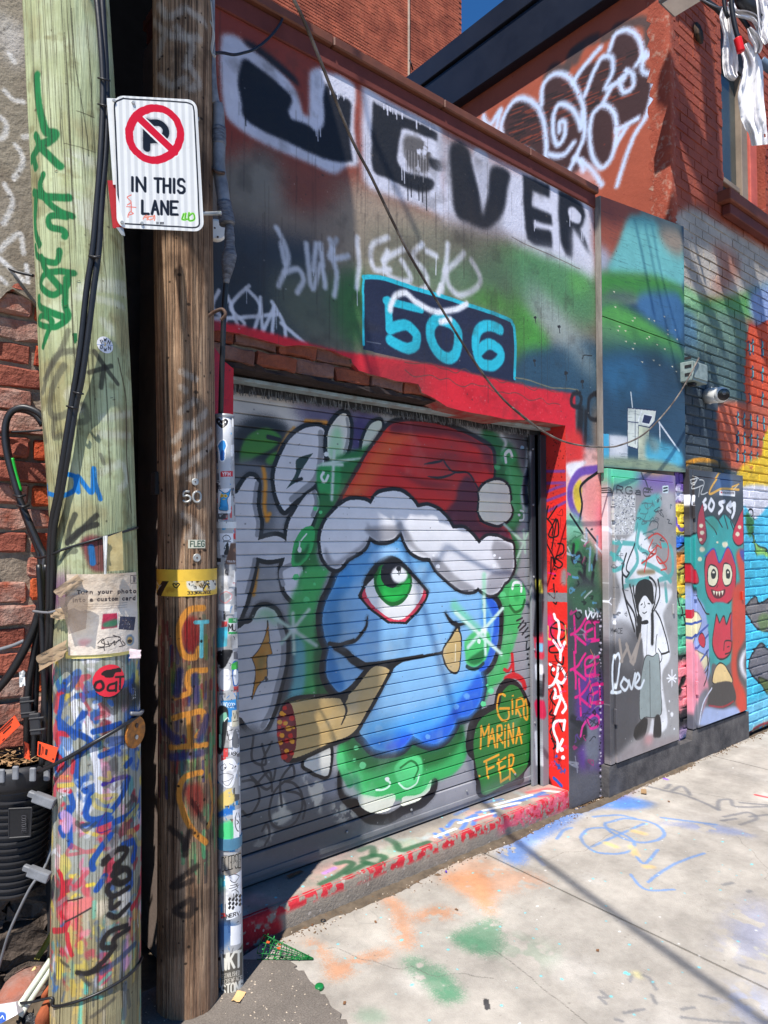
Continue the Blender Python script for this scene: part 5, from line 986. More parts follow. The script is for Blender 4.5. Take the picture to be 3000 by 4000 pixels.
def wood_checks(c, n, zr, col, wmax, arc):
    with wmode(c):
        for _ in range(n):
            u = random.uniform(-arc, arc); z = random.uniform(*zr); l = random.uniform(.08, .9); pts = [(u + random.uniform(-.002, .002), z + l * t, 0) for t in np.linspace(0, 1, 6)]
            c.stroke(pts, random.uniform(.0012, wmax), col, soft=.0008, op=random.uniform(.4, .9), taper=.8)
def paint_green_pole():
    c = Canvas('green_pole_paint', -.3, .3, -.1, 3.6, .002, GP.mp); F_, S_ = c.fill, c.stroke
    c.cloud((150, 128, 84), .14, .55, .5, 71, 6); c.cloud((206, 212, 182), .12, .54, .5, 72); c.cloud((120, 110, 70), .05, .63, .5, 73, 7); G_ = (18, 116, 62)
    view(*VL)
    for q in ('480,960 620,1000 640,1050 430,1040', '450,1240 600,1300 560,1500 470,1350', '560,1380 640,1480 600,1659'): F_(q, (214, 216, 204), 20, op=.55, tear=.35)
    S_('265,535 270,640 290,770 320,880 370,880 345,930 285,985 250,1060 240,1090', 52, G_); S_('262,925 300,1000 400,1085', 46, G_); S_('250,1060 265,1130', 36, G_)
    S_('305,1165 290,1240 310,1300', 36, G_); S_('255,1295 340,1300 450,1280', 46, G_); S_('300,1300 380,1370 470,1400', 40, G_); S_('440,1410 350,1420 345,1490 420,1500 430,1540', 42, G_); S_('270,1300 262,1420 268,1560 290,1620', 36, G_)
    view(*VM)
    S_('265,-20 280,40 380,60 400,-20', 36, G_); S_('300,40 330,130 410,220', 40, G_); S_('480,110 400,110 320,150 300,230 370,270 440,200 450,130', 40, G_); S_('440,150 435,320 450,400 380,475 290,470 305,415 360,440 340,520 312,610', 36, G_); S_('285,300 300,365 420,400', 36, G_); F_('475,510 500,500 505,540 490,570', G_, 2)
    B_ = (76, 74, 66); kw = dict(op=.62, soft=8, grain=.8)
    S_('560,610 470,620 400,650 350,740 312,900', 40, B_, **kw); S_('455,490 420,600 320,820', 34, B_, **kw); S_('430,720 370,860 350,1010 400,1050 530,970', 42, B_, **kw); S_('540,960 560,1060 470,1080', 40, B_, **kw); S_('305,1050 330,1210', 26, B_, **kw); S_('380,1070 375,1180 420,1170', 34, B_, **kw)
    for q in ('600,605 660,700 735,805', '572,748 700,692', '655,700 640,840'): S_(q, 30, (60, 58, 52), op=.85, soft=5)
    S_('340,1500 320,1560', 26, (22, 122, 200)); S_('435,1410 500,1440 490,1520 420,1560 330,1540', 28, (22, 122, 200)); S_('515,1530 515,1430 590,1530 600,1375 615,1480 640,1575', 30, (22, 122, 200)); S_('640,1280 660,1340', 24, (110, 110, 96), op=.7)
    for q in ('500,260 780,300', '520,200 800,210', '560,160 790,150', '650,400 700,470 690,420', '640,1150 820,1150', '650,1040 830,1000', '640,1400 760,1340 800,1440 760,1500', '520,830 450,900 520,1000'): S_(q, 44, (216, 216, 204), soft=16, op=.42, grain=.8)
    view(*VN)
    S_('500,20 470,100 455,200', 34, (56, 56, 50), op=.85); S_('455,200 530,120 620,80', 36, (44, 44, 42), op=.9); S_('620,20 560,90 480,190', 34, (44, 44, 42), op=.85); S_('420,300 460,260 500,250', 34, (60, 60, 56), op=.6)
    F_('370,430 470,400 480,560 380,640', (120, 50, 120), 30, op=.7); F_('540,180 660,170 680,380 580,360', (122, 46, 60), 10, op=.9); S_('590,230 600,330', 40, (40, 110, 170))
    # scribbled-over lower length
    pal = [(26, 76, 164), (206, 60, 84), (214, 208, 200), (210, 190, 90), (90, 150, 150), (150, 40, 56), (86, 84, 88), (224, 160, 186), (60, 120, 190)]
    rr = random.Random(21)
    with wmode(c):
        F_([(-.3, .55), (.3, .55), (.3, 1.33), (-.3, 1.33)], (150, 150, 156), .05, op=.7, smooth=False)
        F_([(-.3, -.1), (.3, -.1), (.3, .6), (-.3, .6)], (150, 132, 100), .06, op=.75, smooth=False)
        for k in range(190):
            u = rr.uniform(-.21, .21); z = rr.uniform(.35, 1.3); cc = pal[rr.randrange(9)] if z < .8 or rr.random() < .5 else rr.choice([(26, 76, 164), (226, 226, 232), (60, 110, 190)])
            if u < -.03 and rr.random() < .45: cc = rr.choice([(206, 54, 76), (220, 120, 150), (214, 190, 80)])
            q = rr.uniform(.014, .045); F_([(u + q * .7 * math.cos(a) * rr.uniform(.5, 1.3), z + q * math.sin(a) * rr.uniform(.6, 1.6), 0) for a in np.arange(0, 6.2, 1.05)], cc, .002, op=rr.uniform(.6, .95), tear=rr.uniform(.3, .48))
        for k in range(90):
            u = rr.uniform(-.2, .2); z = rr.uniform(.0, .5); S_([(u, z, 0), (u + rr.uniform(-.01, .01), z + rr.uniform(.02, .12), 0)], rr.uniform(.006, .02), rr.choice([(206, 176, 96), (110, 190, 166), (96, 92, 84), (70, 90, 130), (200, 190, 170)]), op=rr.uniform(.3, .7), grain=.9)
    view(0, 2600, 560 / 1376); BU = (20, 74, 164); WH = (226, 228, 236)
    S_('730,250 750,480 840,640 890,800 930,1000 940,1260', 66, WH); S_('840,500 900,700 920,900', 50, WH); S_('930,430 1010,440 1000,500 900,520', 30, (228, 222, 210)); S_('1000,720 1010,790 1140,740', 30, WH)
    for q in ('660,140 630,330 610,560 720,600 820,450', '760,640 870,740 770,860 760,1080 830,1200', '700,1200 720,1340 620,1400', '880,1250 830,1400 870,1480 1000,1470 1130,1310 1200,1130', '810,1540 940,1530 1040,1500', '1080,1540 1260,1450', '890,1960 900,1860 1040,1660', '920,2170 990,2050', '1150,1780 1270,1760 1240,1930', '900,640 1120,590', '1180,1000 1220,960', '960,880 1140,810', '690,1340 700,1700', '620,1520 640,1580'): S_(q, 58, BU, op=.93)
    S_('980,1160 1100,1120 1180,1110', 40, (60, 40, 150)); S_('1060,1260 1000,1420 940,1540 940,1620 1050,1600', 9, (76, 40, 130))
    for q in ('600,820 640,900 600,960', '590,1880 640,2040 620,2200', '600,1140 700,1180', '590,700 600,620 680,640', '650,220 600,240', '1260,1640 1300,1620', '730,900 720,1000'): S_(q, 40, (200, 40, 58), op=.9)
    for q in ('600,1110 720,1120', '620,1030 700,1050', '820,1580 920,1640', '700,1990 760,2000', '840,2110 890,2110', '660,2160 740,2180'): S_(q, 36, (220, 190, 80), op=.85)
    S_('650,1400 680,1440 660,1520', 90, (222, 170, 214), op=.8); S_('600,1700 590,1860', 60, (226, 180, 190), op=.8)
    F_('880,280 1290,200 1300,420 1100,440 950,380', (40, 44, 46), 30, op=.85); letters(c, 'CGTA', 1262, 250, 20, 34, 8, 5, (200, 200, 196), rot=85)
    S_('980,1900 1100,1815 1185,1840 1110,1960 1060,2060 1180,2020 1205,2110 1130,2155 1060,2120', 46, (36, 32, 34))
    view(0, 3300, 600 / 1659)
    for q in ('1100,235 1230,110 1325,120 1290,210 1210,290 1330,335 1355,430 1270,475 1210,420', '1345,545 1200,610 1140,540 1150,480', '1170,640 1180,740 1250,700', '1350,740 1230,845 1150,800', '1330,960 1150,1000 1085,1140 1190,1160 1205,1080 1350,1000', '1210,1170 1100,1300 960,1390 850,1360', '960,1390 1130,1370'): S_(q, 54, (36, 31, 32), op=.92, grain=.7)
    for q in ('700,260 720,400 745,640 700,690 765,760 740,850', '630,840 740,860', '760,920 770,1030 800,1150', '1480,580 1440,690 1390,770'): S_(q, 50, (200, 36, 52), op=.88, grain=.7)
    F_('720,620 880,570 990,570 980,680 780,770', (226, 110, 110), 10, op=.85); F_('880,930 970,920 960,980 880,980', (230, 140, 150), 8, op=.8); S_('760,560 900,560', 14, (60, 30, 40)); S_('740,780 980,690', 16, (60, 50, 50)); F_('1030,640 1130,650 1120,760 1060,820 1030,740', (222, 206, 180), 12, op=.8)
    for q, cc, w_ in (('1015,630 1010,800', (120, 196, 166), 40), ('930,1500 930,1600', (80, 206, 200), 44), ('880,1660 870,1936', (110, 206, 180), 40), ('1060,1540 1160,1450', (100, 190, 160), 40), ('990,1650 1080,1700', (110, 196, 170), 40), ('880,1050 880,1140', (220, 196, 80), 60), ('800,1440 810,1580', (196, 166, 70), 60), ('800,330 850,310', (226, 200, 80), 40), ('960,440 1010,440', (232, 206, 70), 36), ('780,500 820,480', (232, 206, 80), 40), ('700,1180 760,1260', (70, 60, 56), 30), ('1420,1180 1230,1330 1080,1420', (60, 74, 110), 60), ('980,1880 1200,1740', (90, 84, 74), 40), ('880,1400 960,1520', (60, 60, 70), 40)): S_(q, w_, cc, op=.75, soft=12, grain=.8)
    view(*VP_); c.scrawl(26, (570, 80, 1300, 1000), 110, [BU, BU, WH, (60, 90, 170), (200, 50, 70), (40, 40, 48)], 40, .8); c.scrawl(22, (570, 1000, 1300, 2200), 90, [BU, WH, (206, 60, 80), (60, 60, 64), (214, 190, 90), (150, 140, 140)], 30, .75)
    wood_checks(c, 330, (-.1, 3.4), (40, 32, 22), .0034, .21)
    with wmode(c):
        for k in range(34): u = -.2 + k * .0121 + random.uniform(-.003, .003); S_([(u + random.uniform(-.002, .002), z, 0) for z in np.arange(0, 1.4 if k % 3 else 3.4, .2)], random.uniform(.001, .0022), (40, 34, 26), soft=.0008, op=random.uniform(.15, .55))
    view(*VM); S_('740,640 790,900 800,1300 830,1659', 10, (70, 50, 34), op=.8); view(*VL); S_('455,30 480,400 540,780 560,980', 5, (30, 26, 20)); S_('420,930 500,935 600,950', 4, (50, 44, 30)); S_('490,700 590,720', 5, (50, 44, 30))
    c.speck(120, (60, 50, 34), .0012, .004, .7); return c
def paint_brown_pole():
    c = Canvas('brown_pole_paint', -.22, .22, -.1, 3.6, .002, BP.mp); F_, S_ = c.fill, c.stroke
    c.cloud((70, 48, 34), .1, .55, .5, 81, 6); Wt = (206, 196, 184); wood_checks(c, 420, (-.1, 3.4), (30, 20, 14), .005, .165); wood_checks(c, 220, (-.1, 3.4), (190, 160, 130), .004, .165)
    view(*VL)
    for q in ('1040,60 1100,120 1200,40', '1010,180 1120,240 1280,220', '1150,180 1240,280 1200,420', '1040,520 1120,560 1200,500', '1230,420 1280,520 1220,560', '1060,280 1040,380', '1230,60 1320,120'): S_(q, 50, Wt, soft=18, op=.6, grain=.9)
    view(*VM)
    for q in ('1180,750 1260,790', '1180,850 1200,870', '1170,1010 1260,930', '1130,1200 1330,1000', '1140,1310 1360,1120', '1160,1400 1380,1190', '1230,1440 1340,1400', '1200,1090 1260,1100'): S_(q, 44, Wt, soft=14, op=.62, grain=.9)
    view(*VN)
    for q in ('1190,20 1260,80 1220,160', '1270,100 1300,160'): S_(q, 50, Wt, soft=18, op=.5, grain=.9)
    rr = random.Random(8)
    with wmode(c):
        for k in range(150):
            u = rr.uniform(-.13, .13); z = rr.uniform(.75, 1.32); S_([(u, z, 0), (u + rr.uniform(-.004, .004), z + rr.uniform(.02, .08), 0)], rr.uniform(.006, .02), rr.choice([(150, 44, 40), (120, 40, 40), (46, 52, 110), (120, 130, 50), (60, 110, 90), (90, 60, 50)]), op=rr.uniform(.35, .75), grain=.9)
        for k in range(60):
            u = rr.uniform(-.02, .12); z = rr.uniform(.45, .95); S_([(u, z, 0), (u + rr.uniform(-.004, .004), z + rr.uniform(.02, .1), 0)], rr.uniform(.006, .018), rr.choice([(90, 176, 116), (70, 150, 100), (60, 56, 60)]), op=rr.uniform(.3, .7), grain=.9)
    OR = (222, 146, 60); view(*VN)
    F_('1190,700 1260,680 1290,800 1250,910 1190,860', (150, 28, 30), 10, op=.9)
    S_('1310,625 1220,640 1165,740 1165,850 1200,930 1260,945 1285,890', 42, OR); S_('1262,718 1340,716', 24, (110, 200, 210)); S_('1300,720 1298,940', 26, (110, 200, 210))
    S_('1330,1030 1230,1040 1215,1110 1225,1170 1140,1200', 36, OR); S_('1130,1330 1220,1310 1305,1305 1310,1400 1270,1460', 38, OR); S_('1110,1520 1220,1520 1330,1520', 36, OR); S_('1220,1320 1230,1500', 34, OR)
    for q in ('1170,1030 1150,1180', '1260,1070 1270,1230', '1060,1350 1150,1480', '1330,1340 1290,1480', '1120,1580 1300,1570'): S_(q, 50, (44, 50, 110), op=.75, soft=12, grain=.8)
    view(*VO)
    F_('1200,120 1290,110 1320,240 1260,330 1210,230', (150, 40, 34), 14, op=.85); S_('1300,40 1200,60 1165,160 1190,290 1250,420 1330,500', 38, OR); S_('1350,60 1370,260 1340,400', 24, OR, op=.7)
    for q in ('1110,380 1190,470 1200,560', '1230,420 1200,520', '1270,650 1120,760 1240,740', '1230,860 1140,920 1230,960 1250,870'): S_(q, 40, (50, 40, 36), op=.8, soft=9, grain=.8)
    wood_checks(c, 150, (-.1, 3.4), (30, 20, 14), .004, .165)
    c.speck(240, (26, 18, 12), .0015, .006, .85); return c
# ------------------------------------------------------------------ the lane
con = dict(rough=.85, spec=.2, var=.1, vscale=2.5, bump=.6, bscale=160, fine=.3, bdist=.004, chip=((118, 110, 102), .655, 45))
M_dirt = mat('packed_dirt', (96, 84, 70), rough=.95, var=.3, vscale=20, bump=.6, bscale=120, co='Position')
M_con = mat('lane_concrete', (170, 163, 153), canvas=paint_ground(), mode='z', co='Position', **con)
M_asp = mat('asphalt', (118, 110, 102), rough=.9, var=.25, vscale=160, bump=.8, bscale=220, fine=.25, co='Position', bdist=.004)
g = mesh('ground', [(-80, -80, -.03), (120, -80, -.03), (120, 120, -.03), (-80, 120, -.03)], [(0, 1, 2, 3)], M_dirt); tag(g, kind='structure')
lane = bpy.data.objects.new('lane', None); COL.objects.link(lane); tag(lane, kind='structure')
def lane_edge(x): return 2.485 - (.03 if x > 3.6 else 0) + .012 * math.sin(x * 9) + .01 * math.sin(x * 23)
def slab(x0, x1, y0=-6.0, far=None):
    n = max(2, int((x1 - x0) / .12)); out = [(x0, y0), (x1, y0)]
    out += [(x1 - (x1 - x0) * i / n, lane_edge(x1 - (x1 - x0) * i / n)) for i in range(n + 1)]
    return slab_poly('slab', out, 2, -.06, 0, M_con, lane)
slab(1.30, 2.694); slab(2.706, 5.2); slab(5.212, 8.2); slab(8.212, 14); slab(14.01, 40); slab(-14, 1.29, -6)
# asphalt patch round the pole feet, broken edge
random.seed(3)
ed = [(1.44, 2.32), (1.43, 2.2), (1.42, 2.05), (1.40, 1.9), (1.37, 1.6), (1.2, 1.2), (.6, .9), (-.4, .8)]
ed = [(x + random.uniform(-.012, .012), y + random.uniform(-.012, .012)) for (x, y) in [(a[0] + (b[0] - a[0]) * t, a[1] + (b[1] - a[1]) * t) for a, b in zip(ed, ed[1:]) for t in np.linspace(0, 1, 8)[:-1]]]
ed = ed + [(-.4, 2.5), (1.2, 2.5), (1.3, 2.44)]
tag(slab_poly('asphalt_patch', ed, 2, -.03, .007, M_asp), kind='structure')
def gz(x, y): return .007 if x < 1.38 else 0
# ------------------------------------------------------------------ garage
M_wall = mat('garage_wall', (128, 112, 100), canvas=paint_wall(), mode='y', rough=.62, spec=.35, bump=.55, bscale=45, bdist=.006, fine=.16, chip=((118, 106, 96), .665), co='Position')
M_jamb = mat('jamb_red', (226, 42, 36), canvas=paint_jamb(), mode='x', rough=.6, bump=.5, bscale=60, bdist=.005, fine=.15, chip=((90, 34, 32), .66), co='Position')
M_stuc = mat('dull_stucco', (110, 96, 88), rough=.85, bump=.5, bscale=60, co='Position')
M_soff = mat('soffit_paint', (150, 52, 52), col2=(150, 128, 116), thr=.55, vscale=14, rough=.8, bump=.6, bscale=60, co='Position')
garage = thing('garage', 'low painted garage wall with black and white lettering, house number and red door surround', 'garage', (2.4, YW, 0))
view(*VH)
rag = [(1.0, 2.497)]
for q in parse('60,428 120,440 150,447 210,462 290,482 350,500 400,497 450,500 500,507 560,520 600,540 632,552 640,575 655,590 660,604 720,622 780,640 830,648 880,655 920,662 930,680 938,700 960,712 985,722 1010,738 1050,760 1100,775 1160,790 1230,802 1300,815'):
    p = hit(VW[0] + q[0] * VW[2], VW[1] + q[1] * VW[2], 1, YW); rag.append((p[0], p[2]))
rag = [rag[0]] + [(x + random.uniform(-.006, .006), z + random.uniform(-.004, .004)) for x, z in rag[1:]]
R0 = 1.13
rag = [p for p in rag if p[0] > R0 + .01]
out = [(1.045, 0), (1.273, 0), (1.273, 2.335), (R0 + .1, 2.36), (R0 + .05, 2.42), (R0, rag[0][1] - .03)] + rag + [(3.2, 2.334), (3.515, 2.335), (3.515, 0), (4.84, 0), (4.84, 3.80), (1.045, 3.80)]
wall = slab_poly('wall', out, 1, YW, 2.95, [M_wall, M_jamb, M_stuc, M_soff], garage)
for p in wall.data.polygons:
    n = p.normal; c_ = p.center
    p.material_index = 0 if n.y < -.5 else (1 if n.x < -.5 and c_.x > 3.4 else (3 if n.z < -.3 and c_.z > 2 else 2))
# broken-out lintel: mortar bed, bricks, rotten board
M_brk = mat('old_brick', (150, 84, 60), col2=(118, 60, 44), thr=.5, vscale=9, rough=.9, bump=.9, bscale=70, bdist=.008, fine=.3, co='Position')
M_brk2 = mat('old_brick_dark', (112, 74, 62), col2=(140, 104, 92), thr=.52, vscale=9, rough=.9, bump=.9, bscale=70, bdist=.008, fine=.3, co='Position')
M_mort = mat('mortar', (142, 128, 112), rough=.95, var=.25, vscale=30, bump=.9, bscale=90, bdist=.006, co='Position')
box('lintel_mortar', 1.1, 3.1, 2.556, 2.9, 2.352, 2.53, M_mort, garage, 0)
bms = [brick_mesh('brick', .196, .06, .062, m, s, .005) for s, m in enumerate([M_brk, M_brk2, M_brk, M_brk2])]
for r, z in enumerate((2.475, 2.402)):
    for k in range(9):
        x = 1.2 + k * .206 + r * .1 - .02
        if x - .1 > (2.02 if r == 0 else 2.56): continue
        put('brick', bms[(k + r) % 4], (x, 2.528 + random.uniform(-.008, .006), z + random.uniform(-.003, .003)), garage, (random.uniform(-.03, .03), random.uniform(-.02, .02), random.uniform(-.03, .03)))
M_rot = mat('rotten_board', (52, 42, 40), rough=.95, var=.5, vscale=12, bump=1, bscale=40, stretch=(.2, 1, 1), bdist=.01, co='Position')
V, Fc = [], []
for i in range(41):
    x = 1.24 + i * .05; a = random.uniform(-.008, .008)
    V += [(x, 2.52 + random.uniform(0, .03), 2.372 + a - i * .0004), (x, 2.52 + random.uniform(0, .03), 2.347 + random.uniform(-.006, .004)), (x, 2.64, 2.345), (x, 2.64, 2.372)]
for i in range(40):
    for k in range(4): Fc.append((i*4+k, i*4+(k+1) % 4, (i+1)*4+(k+1) % 4, (i+1)*4+k))
mesh('rotten_board', V, Fc, M_rot, garage)
# door step
M_step = mat('step_top', (158, 148, 136), canvas=paint_step(), mode='z', co='Position', **con)
M_stepf = mat('step_front', (140, 130, 118), canvas=paint_step_front(), mode='y', co='Position', rough=.85, bump=.8, bscale=90, bdist=.006)
st = slab_poly('step', [(1.27, YW + .004), (3.512, YW + .004)] + [(3.512, 2.93), (1.27, 2.93)], 2, -.02, .115, [M_step, M_stepf], garage)
for p in st.data.polygons: p.material_index = 1 if p.normal.y < -.5 else 0
# lumpy weathered nose on the step's front edge
V = []; Fc = []; n = 90
for i in range(n):
    x = 1.275 + i * (3.51 - 1.275) / (n - 1); j = lambda s: random.uniform(-s, s)
    V += [(x, YW + .02, .1165), (x, YW + .002 + j(.003), .113 + j(.002)), (x, YW - .004 + j(.004), .1 + j(.004)), (x, YW - .006 + j(.004), .05 + j(.006)), (x, YW - .004 + j(.004), -.02)]
for i in range(n - 1):
    for k in range(4): Fc.append((i*5+k, (i+1)*5+k, (i+1)*5+k+1, i*5+k+1))
mesh('step_face', V, Fc, M_stepf, garage, True)
# coping
M_cop = mat('coping_brown', (122, 72, 52), col2=(96, 58, 46), vscale=5, rough=.55, bump=.3, bscale=50, co='Position')
M_cop2 = mat('fascia_brown', (104, 50, 42), rough=.7, bump=.3, bscale=40, co='Position')
box('fascia', 1.04, 3.85, YW - .012, 2.9, 3.80, 3.885, M_cop2, garage, .004)
for k in range(4):
    x0 = 1.04 + k * .705; cp = box('coping', x0, x0 + .702, YW - .034, 2.95, 3.888, 3.935, M_cop, garage, .006)
box('roof', 1.0, 4.82, 2.96, 9, 3.4, 3.5, M_asp, garage, 0)
box('back_wall', 1.0, 4.8, 3.4, 3.5, 0, 3.4, M_stuc, garage, 0)
# ------------------------------------------------------------------ roller door
CVd = paint_door()
M_door = mat('door_paint', (150, 150, 154), canvas=CVd, mode='y', rough=.42, spec=.45, bump=.12, bscale=90, fine=.12, chip=((120, 120, 122), .70), co='Position')
M_gal = mat('galvanised', (148, 150, 152), rough=.5, metal=.35, var=.15, vscale=12, bump=.1, co='Position')
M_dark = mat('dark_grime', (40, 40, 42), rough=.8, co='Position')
M_blue = mat('header_steel', (150, 166, 170), rough=.6, col2=(120, 112, 104), thr=.58, vscale=16, co='Position')
door = thing('roller_door', 'grey roller shutter painted with a one-eyed blue face in a red cap', 'roller door', (2.4, YD, .115))
def slat_mesh(x0, x1, h):
    """rolled slat: flat face, rounded lower lip, recessed joint"""
    prof = [(.011, h), (.0012, h - .0006), (0, h - .0025), (-.0004, h * .5), (0, .0062), (.0015, .0048), (.011, .0044), (.011, 0)]
    V = [(x, y, z) for x in (x0, x1) for y, z in prof]; n = len(prof)
    return V, [(i, i + 1, n + i + 1, n + i) for i in range(n - 1)]
PIT_S = .057; V, Fc = slat_mesh(1.20, 3.445, PIT_S)
sm = bpy.data.meshes.new('slat'); sm.from_pydata(V, [], Fc); sm.update(); sm.materials.append(M_door)
for k in range(-2, 35): put('slat', sm, (0, YD, 2.2525 - (k + 1) * PIT_S), door)
box('bottom_rail', 1.2, 3.445, YD - .006, YD + .03, .125, 2.2525 - 35 * PIT_S - .002, M_door, door, .004)
box('bottom_seal', 1.2, 3.445, YD + .002, YD + .02, .1155, .1245, M_dark, door, 0)
V, Fc = slat_mesh(1.2, 3.445, .03)
mesh('bottom_lip', [(x, y - .012, z + .145) for x, y, z in [(a, b + YD, c_) for a, b, c_ in V]], Fc, M_door, door)
CVg = Canvas('guide_paint', 3.3, 3.62, .1, 2.4, .003, plane_map(1, 2.68), (132, 134, 138)); view(*VD)
for q, cc, w_ in (('1290,-200 1295,60', (44, 46, 52), 40), ('1290,330 1300,480', (206, 60, 80), 40), ('1300,100 1285,330', (40, 42, 48), 30), ('1295,560 1300,640', (232, 234, 240), 30), ('1310,620 1305,760', (30, 30, 36), 20), ('1300,830 1310,900', (206, 40, 80), 50), ('1300,400 1300,440', (120, 190, 220), 20), ('1290,1130 1340,1200', (90, 90, 96), 30), ('1290,1040 1300,1260', (214, 216, 220), 24), ('1290,-60 1300,20', (210, 196, 70), 16)): CVg.stroke(q, w_, cc, soft=9)
view(*VB); CVg.fill('1240,180 1340,180 1340,1180 1240,1180', (44, 46, 52), 30); CVg.stroke('1250,400 1235,560', 20, (190, 192, 196), soft=10)
M_guide = mat('guide_paint', (132, 134, 138), canvas=CVg, mode='y', rough=.5, spec=.4, bump=.1, co='Position')
for x0, x1 in ((3.405, 3.512), (1.276, 1.33)):
    bm = bmesh.new(); bbox(bm, x0, x0 + .045, YD - .03, YD - .012, .1155, 2.29, .002); bbox(bm, x0 + .047, x1, 2.655, YD - .004, .1155, 2.29, .002); bbox(bm, x0 + .047, x0 + .06, YD - .05, YD + .03, .116, 2.289, .001)
    gr_ = bmobj('guide_rail', bm, M_guide, door)
bolts = [(3.425, YD - .03, z) for z in (.5, .95, 1.4, 1.85, 2.2)] + [(2.0 + .42 * k, YD - .008, .215) for k in range(4)]
bm_ = disc('bolt', (0, 0, 0), (0, -1, 0), .007, .006, M_gal, door, 8, .002)
bm_.location = bolts[0]
for b_ in bolts[1:]: put('bolt', bm_.data, b_, door)
box('header_angle', 1.276, 3.512, 2.62, 2.69, 2.318, 2.334, M_blue, door, .002)
box('hood', 1.276, 3.512, 2.695, 2.9, 2.29, 2.333, M_dark, door, .002)
M_bri = mat('brush', (70, 70, 74), col2=(150, 150, 150), thr=.55, vscale=20, rough=.9, bump=0, co='Position')
V, Fc = [], []
for i in range(700):
    x = random.uniform(1.28, 3.40); l = random.uniform(.04, .055); d_ = random.uniform(-.012, .012); y = random.uniform(2.694, 2.708); b = len(V); w_ = .0016
    V += [(x - w_, y, 2.325), (x + w_, y, 2.325), (x + d_ + w_, y - .006, 2.325 - l), (x + d_ - w_, y - .006, 2.325 - l)]; Fc.append((b, b + 1, b + 2, b + 3))
mesh('brush_seal', V, Fc, M_bri, door)
# ------------------------------------------------------------------ plywood panel over the wall beside the garage
M_pan = mat('panel_paint', (46, 74, 98), canvas=paint_panel(), mode='y', rough=.55, spec=.35, bump=.45, bscale=30, stretch=(.25, 1, 1.6), bdist=.004, fine=.2, chip=((40, 46, 48), .66), co='Position')
pan = thing('plywood_panel', 'tall painted plywood sheets with green hills and skyline right of the lettering', 'panel', (4.4, 2.47, 2.1))
slab_poly('sheet', [(3.865, 3.085), (4.955, 3.085), (4.97, 3.995), (3.865, 3.875)], 1, 2.472, 2.5085, M_pan, pan)
slab_poly('sheet', [(3.862, 2.10), (4.945, 2.13), (4.952, 3.079), (3.862, 3.079)], 1, 2.474, 2.5085, M_pan, pan)
M_trim = mat('weathered_trim', (150, 142, 134), col2=(92, 84, 78), vscale=14, rough=.8, bump=.4, bscale=40, stretch=(1, 1, .15), co='Position')
box('edge_trim', 3.848, 3.860, 2.466, 2.509, 2.06, 3.87, M_trim, pan, .003)
# ------------------------------------------------------------------ red brick house on the right
house = thing('brick_house', 'orange painted brick house with stucco flank and dark roof edge beyond the garage', 'house', (5.6, YW, 0))
CVb = paint_brickwall()
M_bw = mat('painted_brick', (154, 76, 56), canvas=CVb, mode='y', rough=.75, bump=.9, bscale=55, bdist=.01, fine=.26, chip=((110, 92, 84), .68), co='Position')
M_mw = mat('painted_mortar', (120, 90, 80), rough=.9, bump=.8, bscale=80, bdist=.006, co='Position')
M_mw2 = M_bw
HX = 4.86
WX0, WX1, WZ0, WZ1 = 5.735, 6.60, 4.50, 6.06
bm = bmesh.new()
for a in ((HX, WX0, 0, 9), (WX1, 12, 0, 9), (WX0, WX1, 0, WZ0), (WX0, WX1, WZ1, 9)): bbox(bm, a[0], a[1], 2.5125, 2.8, a[2], a[3])
bmobj('wall', bm, M_mw2, house)
def in_frame(p, mg=40):
    q = np.array(p) - CAM; z = q @ fw
    if z < .1: return False
    x = 1500 + F * (q @ rt) / z; y = 2000 - F * (q @ up) / z; return -mg < x < 3000 + mg and -mg < y < 4000 + mg
cov = [(3.86, 4.94, 2.13, 3.95), (3.88, 4.745, .2, 2.09), (4.955, 5.86, .23, 2.15)]
b3 = [brick_mesh('brick', .205, .03, .064, M_bw, 40 + k, .0018) for k in range(6)]; bh = brick_mesh('brick', .098, .03, .064, M_bw, 50, .0018)
far = []; nb = 0; random.seed(5)
for r in range(84):
    z = .05 + r * .0755
    for k in range(-1, 30):
        x = HX + .05 + k * .216 + (r % 2) * .108; L_ = .205; me = b3[(k * 7 + r * 3) % 6]
        if x - L_ / 2 < HX - .01:
            if x + L_ / 2 < HX + .06: continue
            x = HX + .052 if x < HX + .06 else x; L_ = .098; me = bh
            if x - .05 < HX: x = HX + .05
        if x + L_ / 2 > WX0 - .01 and x - L_ / 2 < WX1 + .01 and WZ0 - .05 < z < WZ1 + .03:
            if x < WX0 and x + .05 > WX0 - .055: x = WX0 - .055; me = bh
            elif x > WX1: x = WX1 + .055; me = bh
            if x + (.05 if me is bh else .1) > WX0 - .004 and x - (.05 if me is bh else .1) < WX1 + .004: continue
        if z > 6.4 or x > 9: continue
        if any(a < x - .09 and x + .09 < b and c_ < z - .04 and z + .04 < d for a, b, c_, d in cov) : continue
        vis = in_frame((x, 2.5, z), 30)
        if vis and z > 2.9 and x < HX - 1: vis = False
        loc = (x + random.uniform(-.003, .003), (2.5005 if z < 3.95 else 2.5065) + random.uniform(-.003, .003), z + random.uniform(-.002, .002))
        if vis and nb < 300: put('brick', me, loc, house, (0, random.uniform(-.008, .008), random.uniform(-.01, .01))); nb += 1
        else: far.append((loc, .205 if me is not bh else .098))
print('house bricks', nb, len(far))
bm = bmesh.new()
for (x, y, z), l in far: bbox(bm, x - l / 2, x + l / 2, y, y + .03, z - .031, z + .031)
o = bmobj('brickwork', bm, M_bw, house); tag(o, kind='stuff')
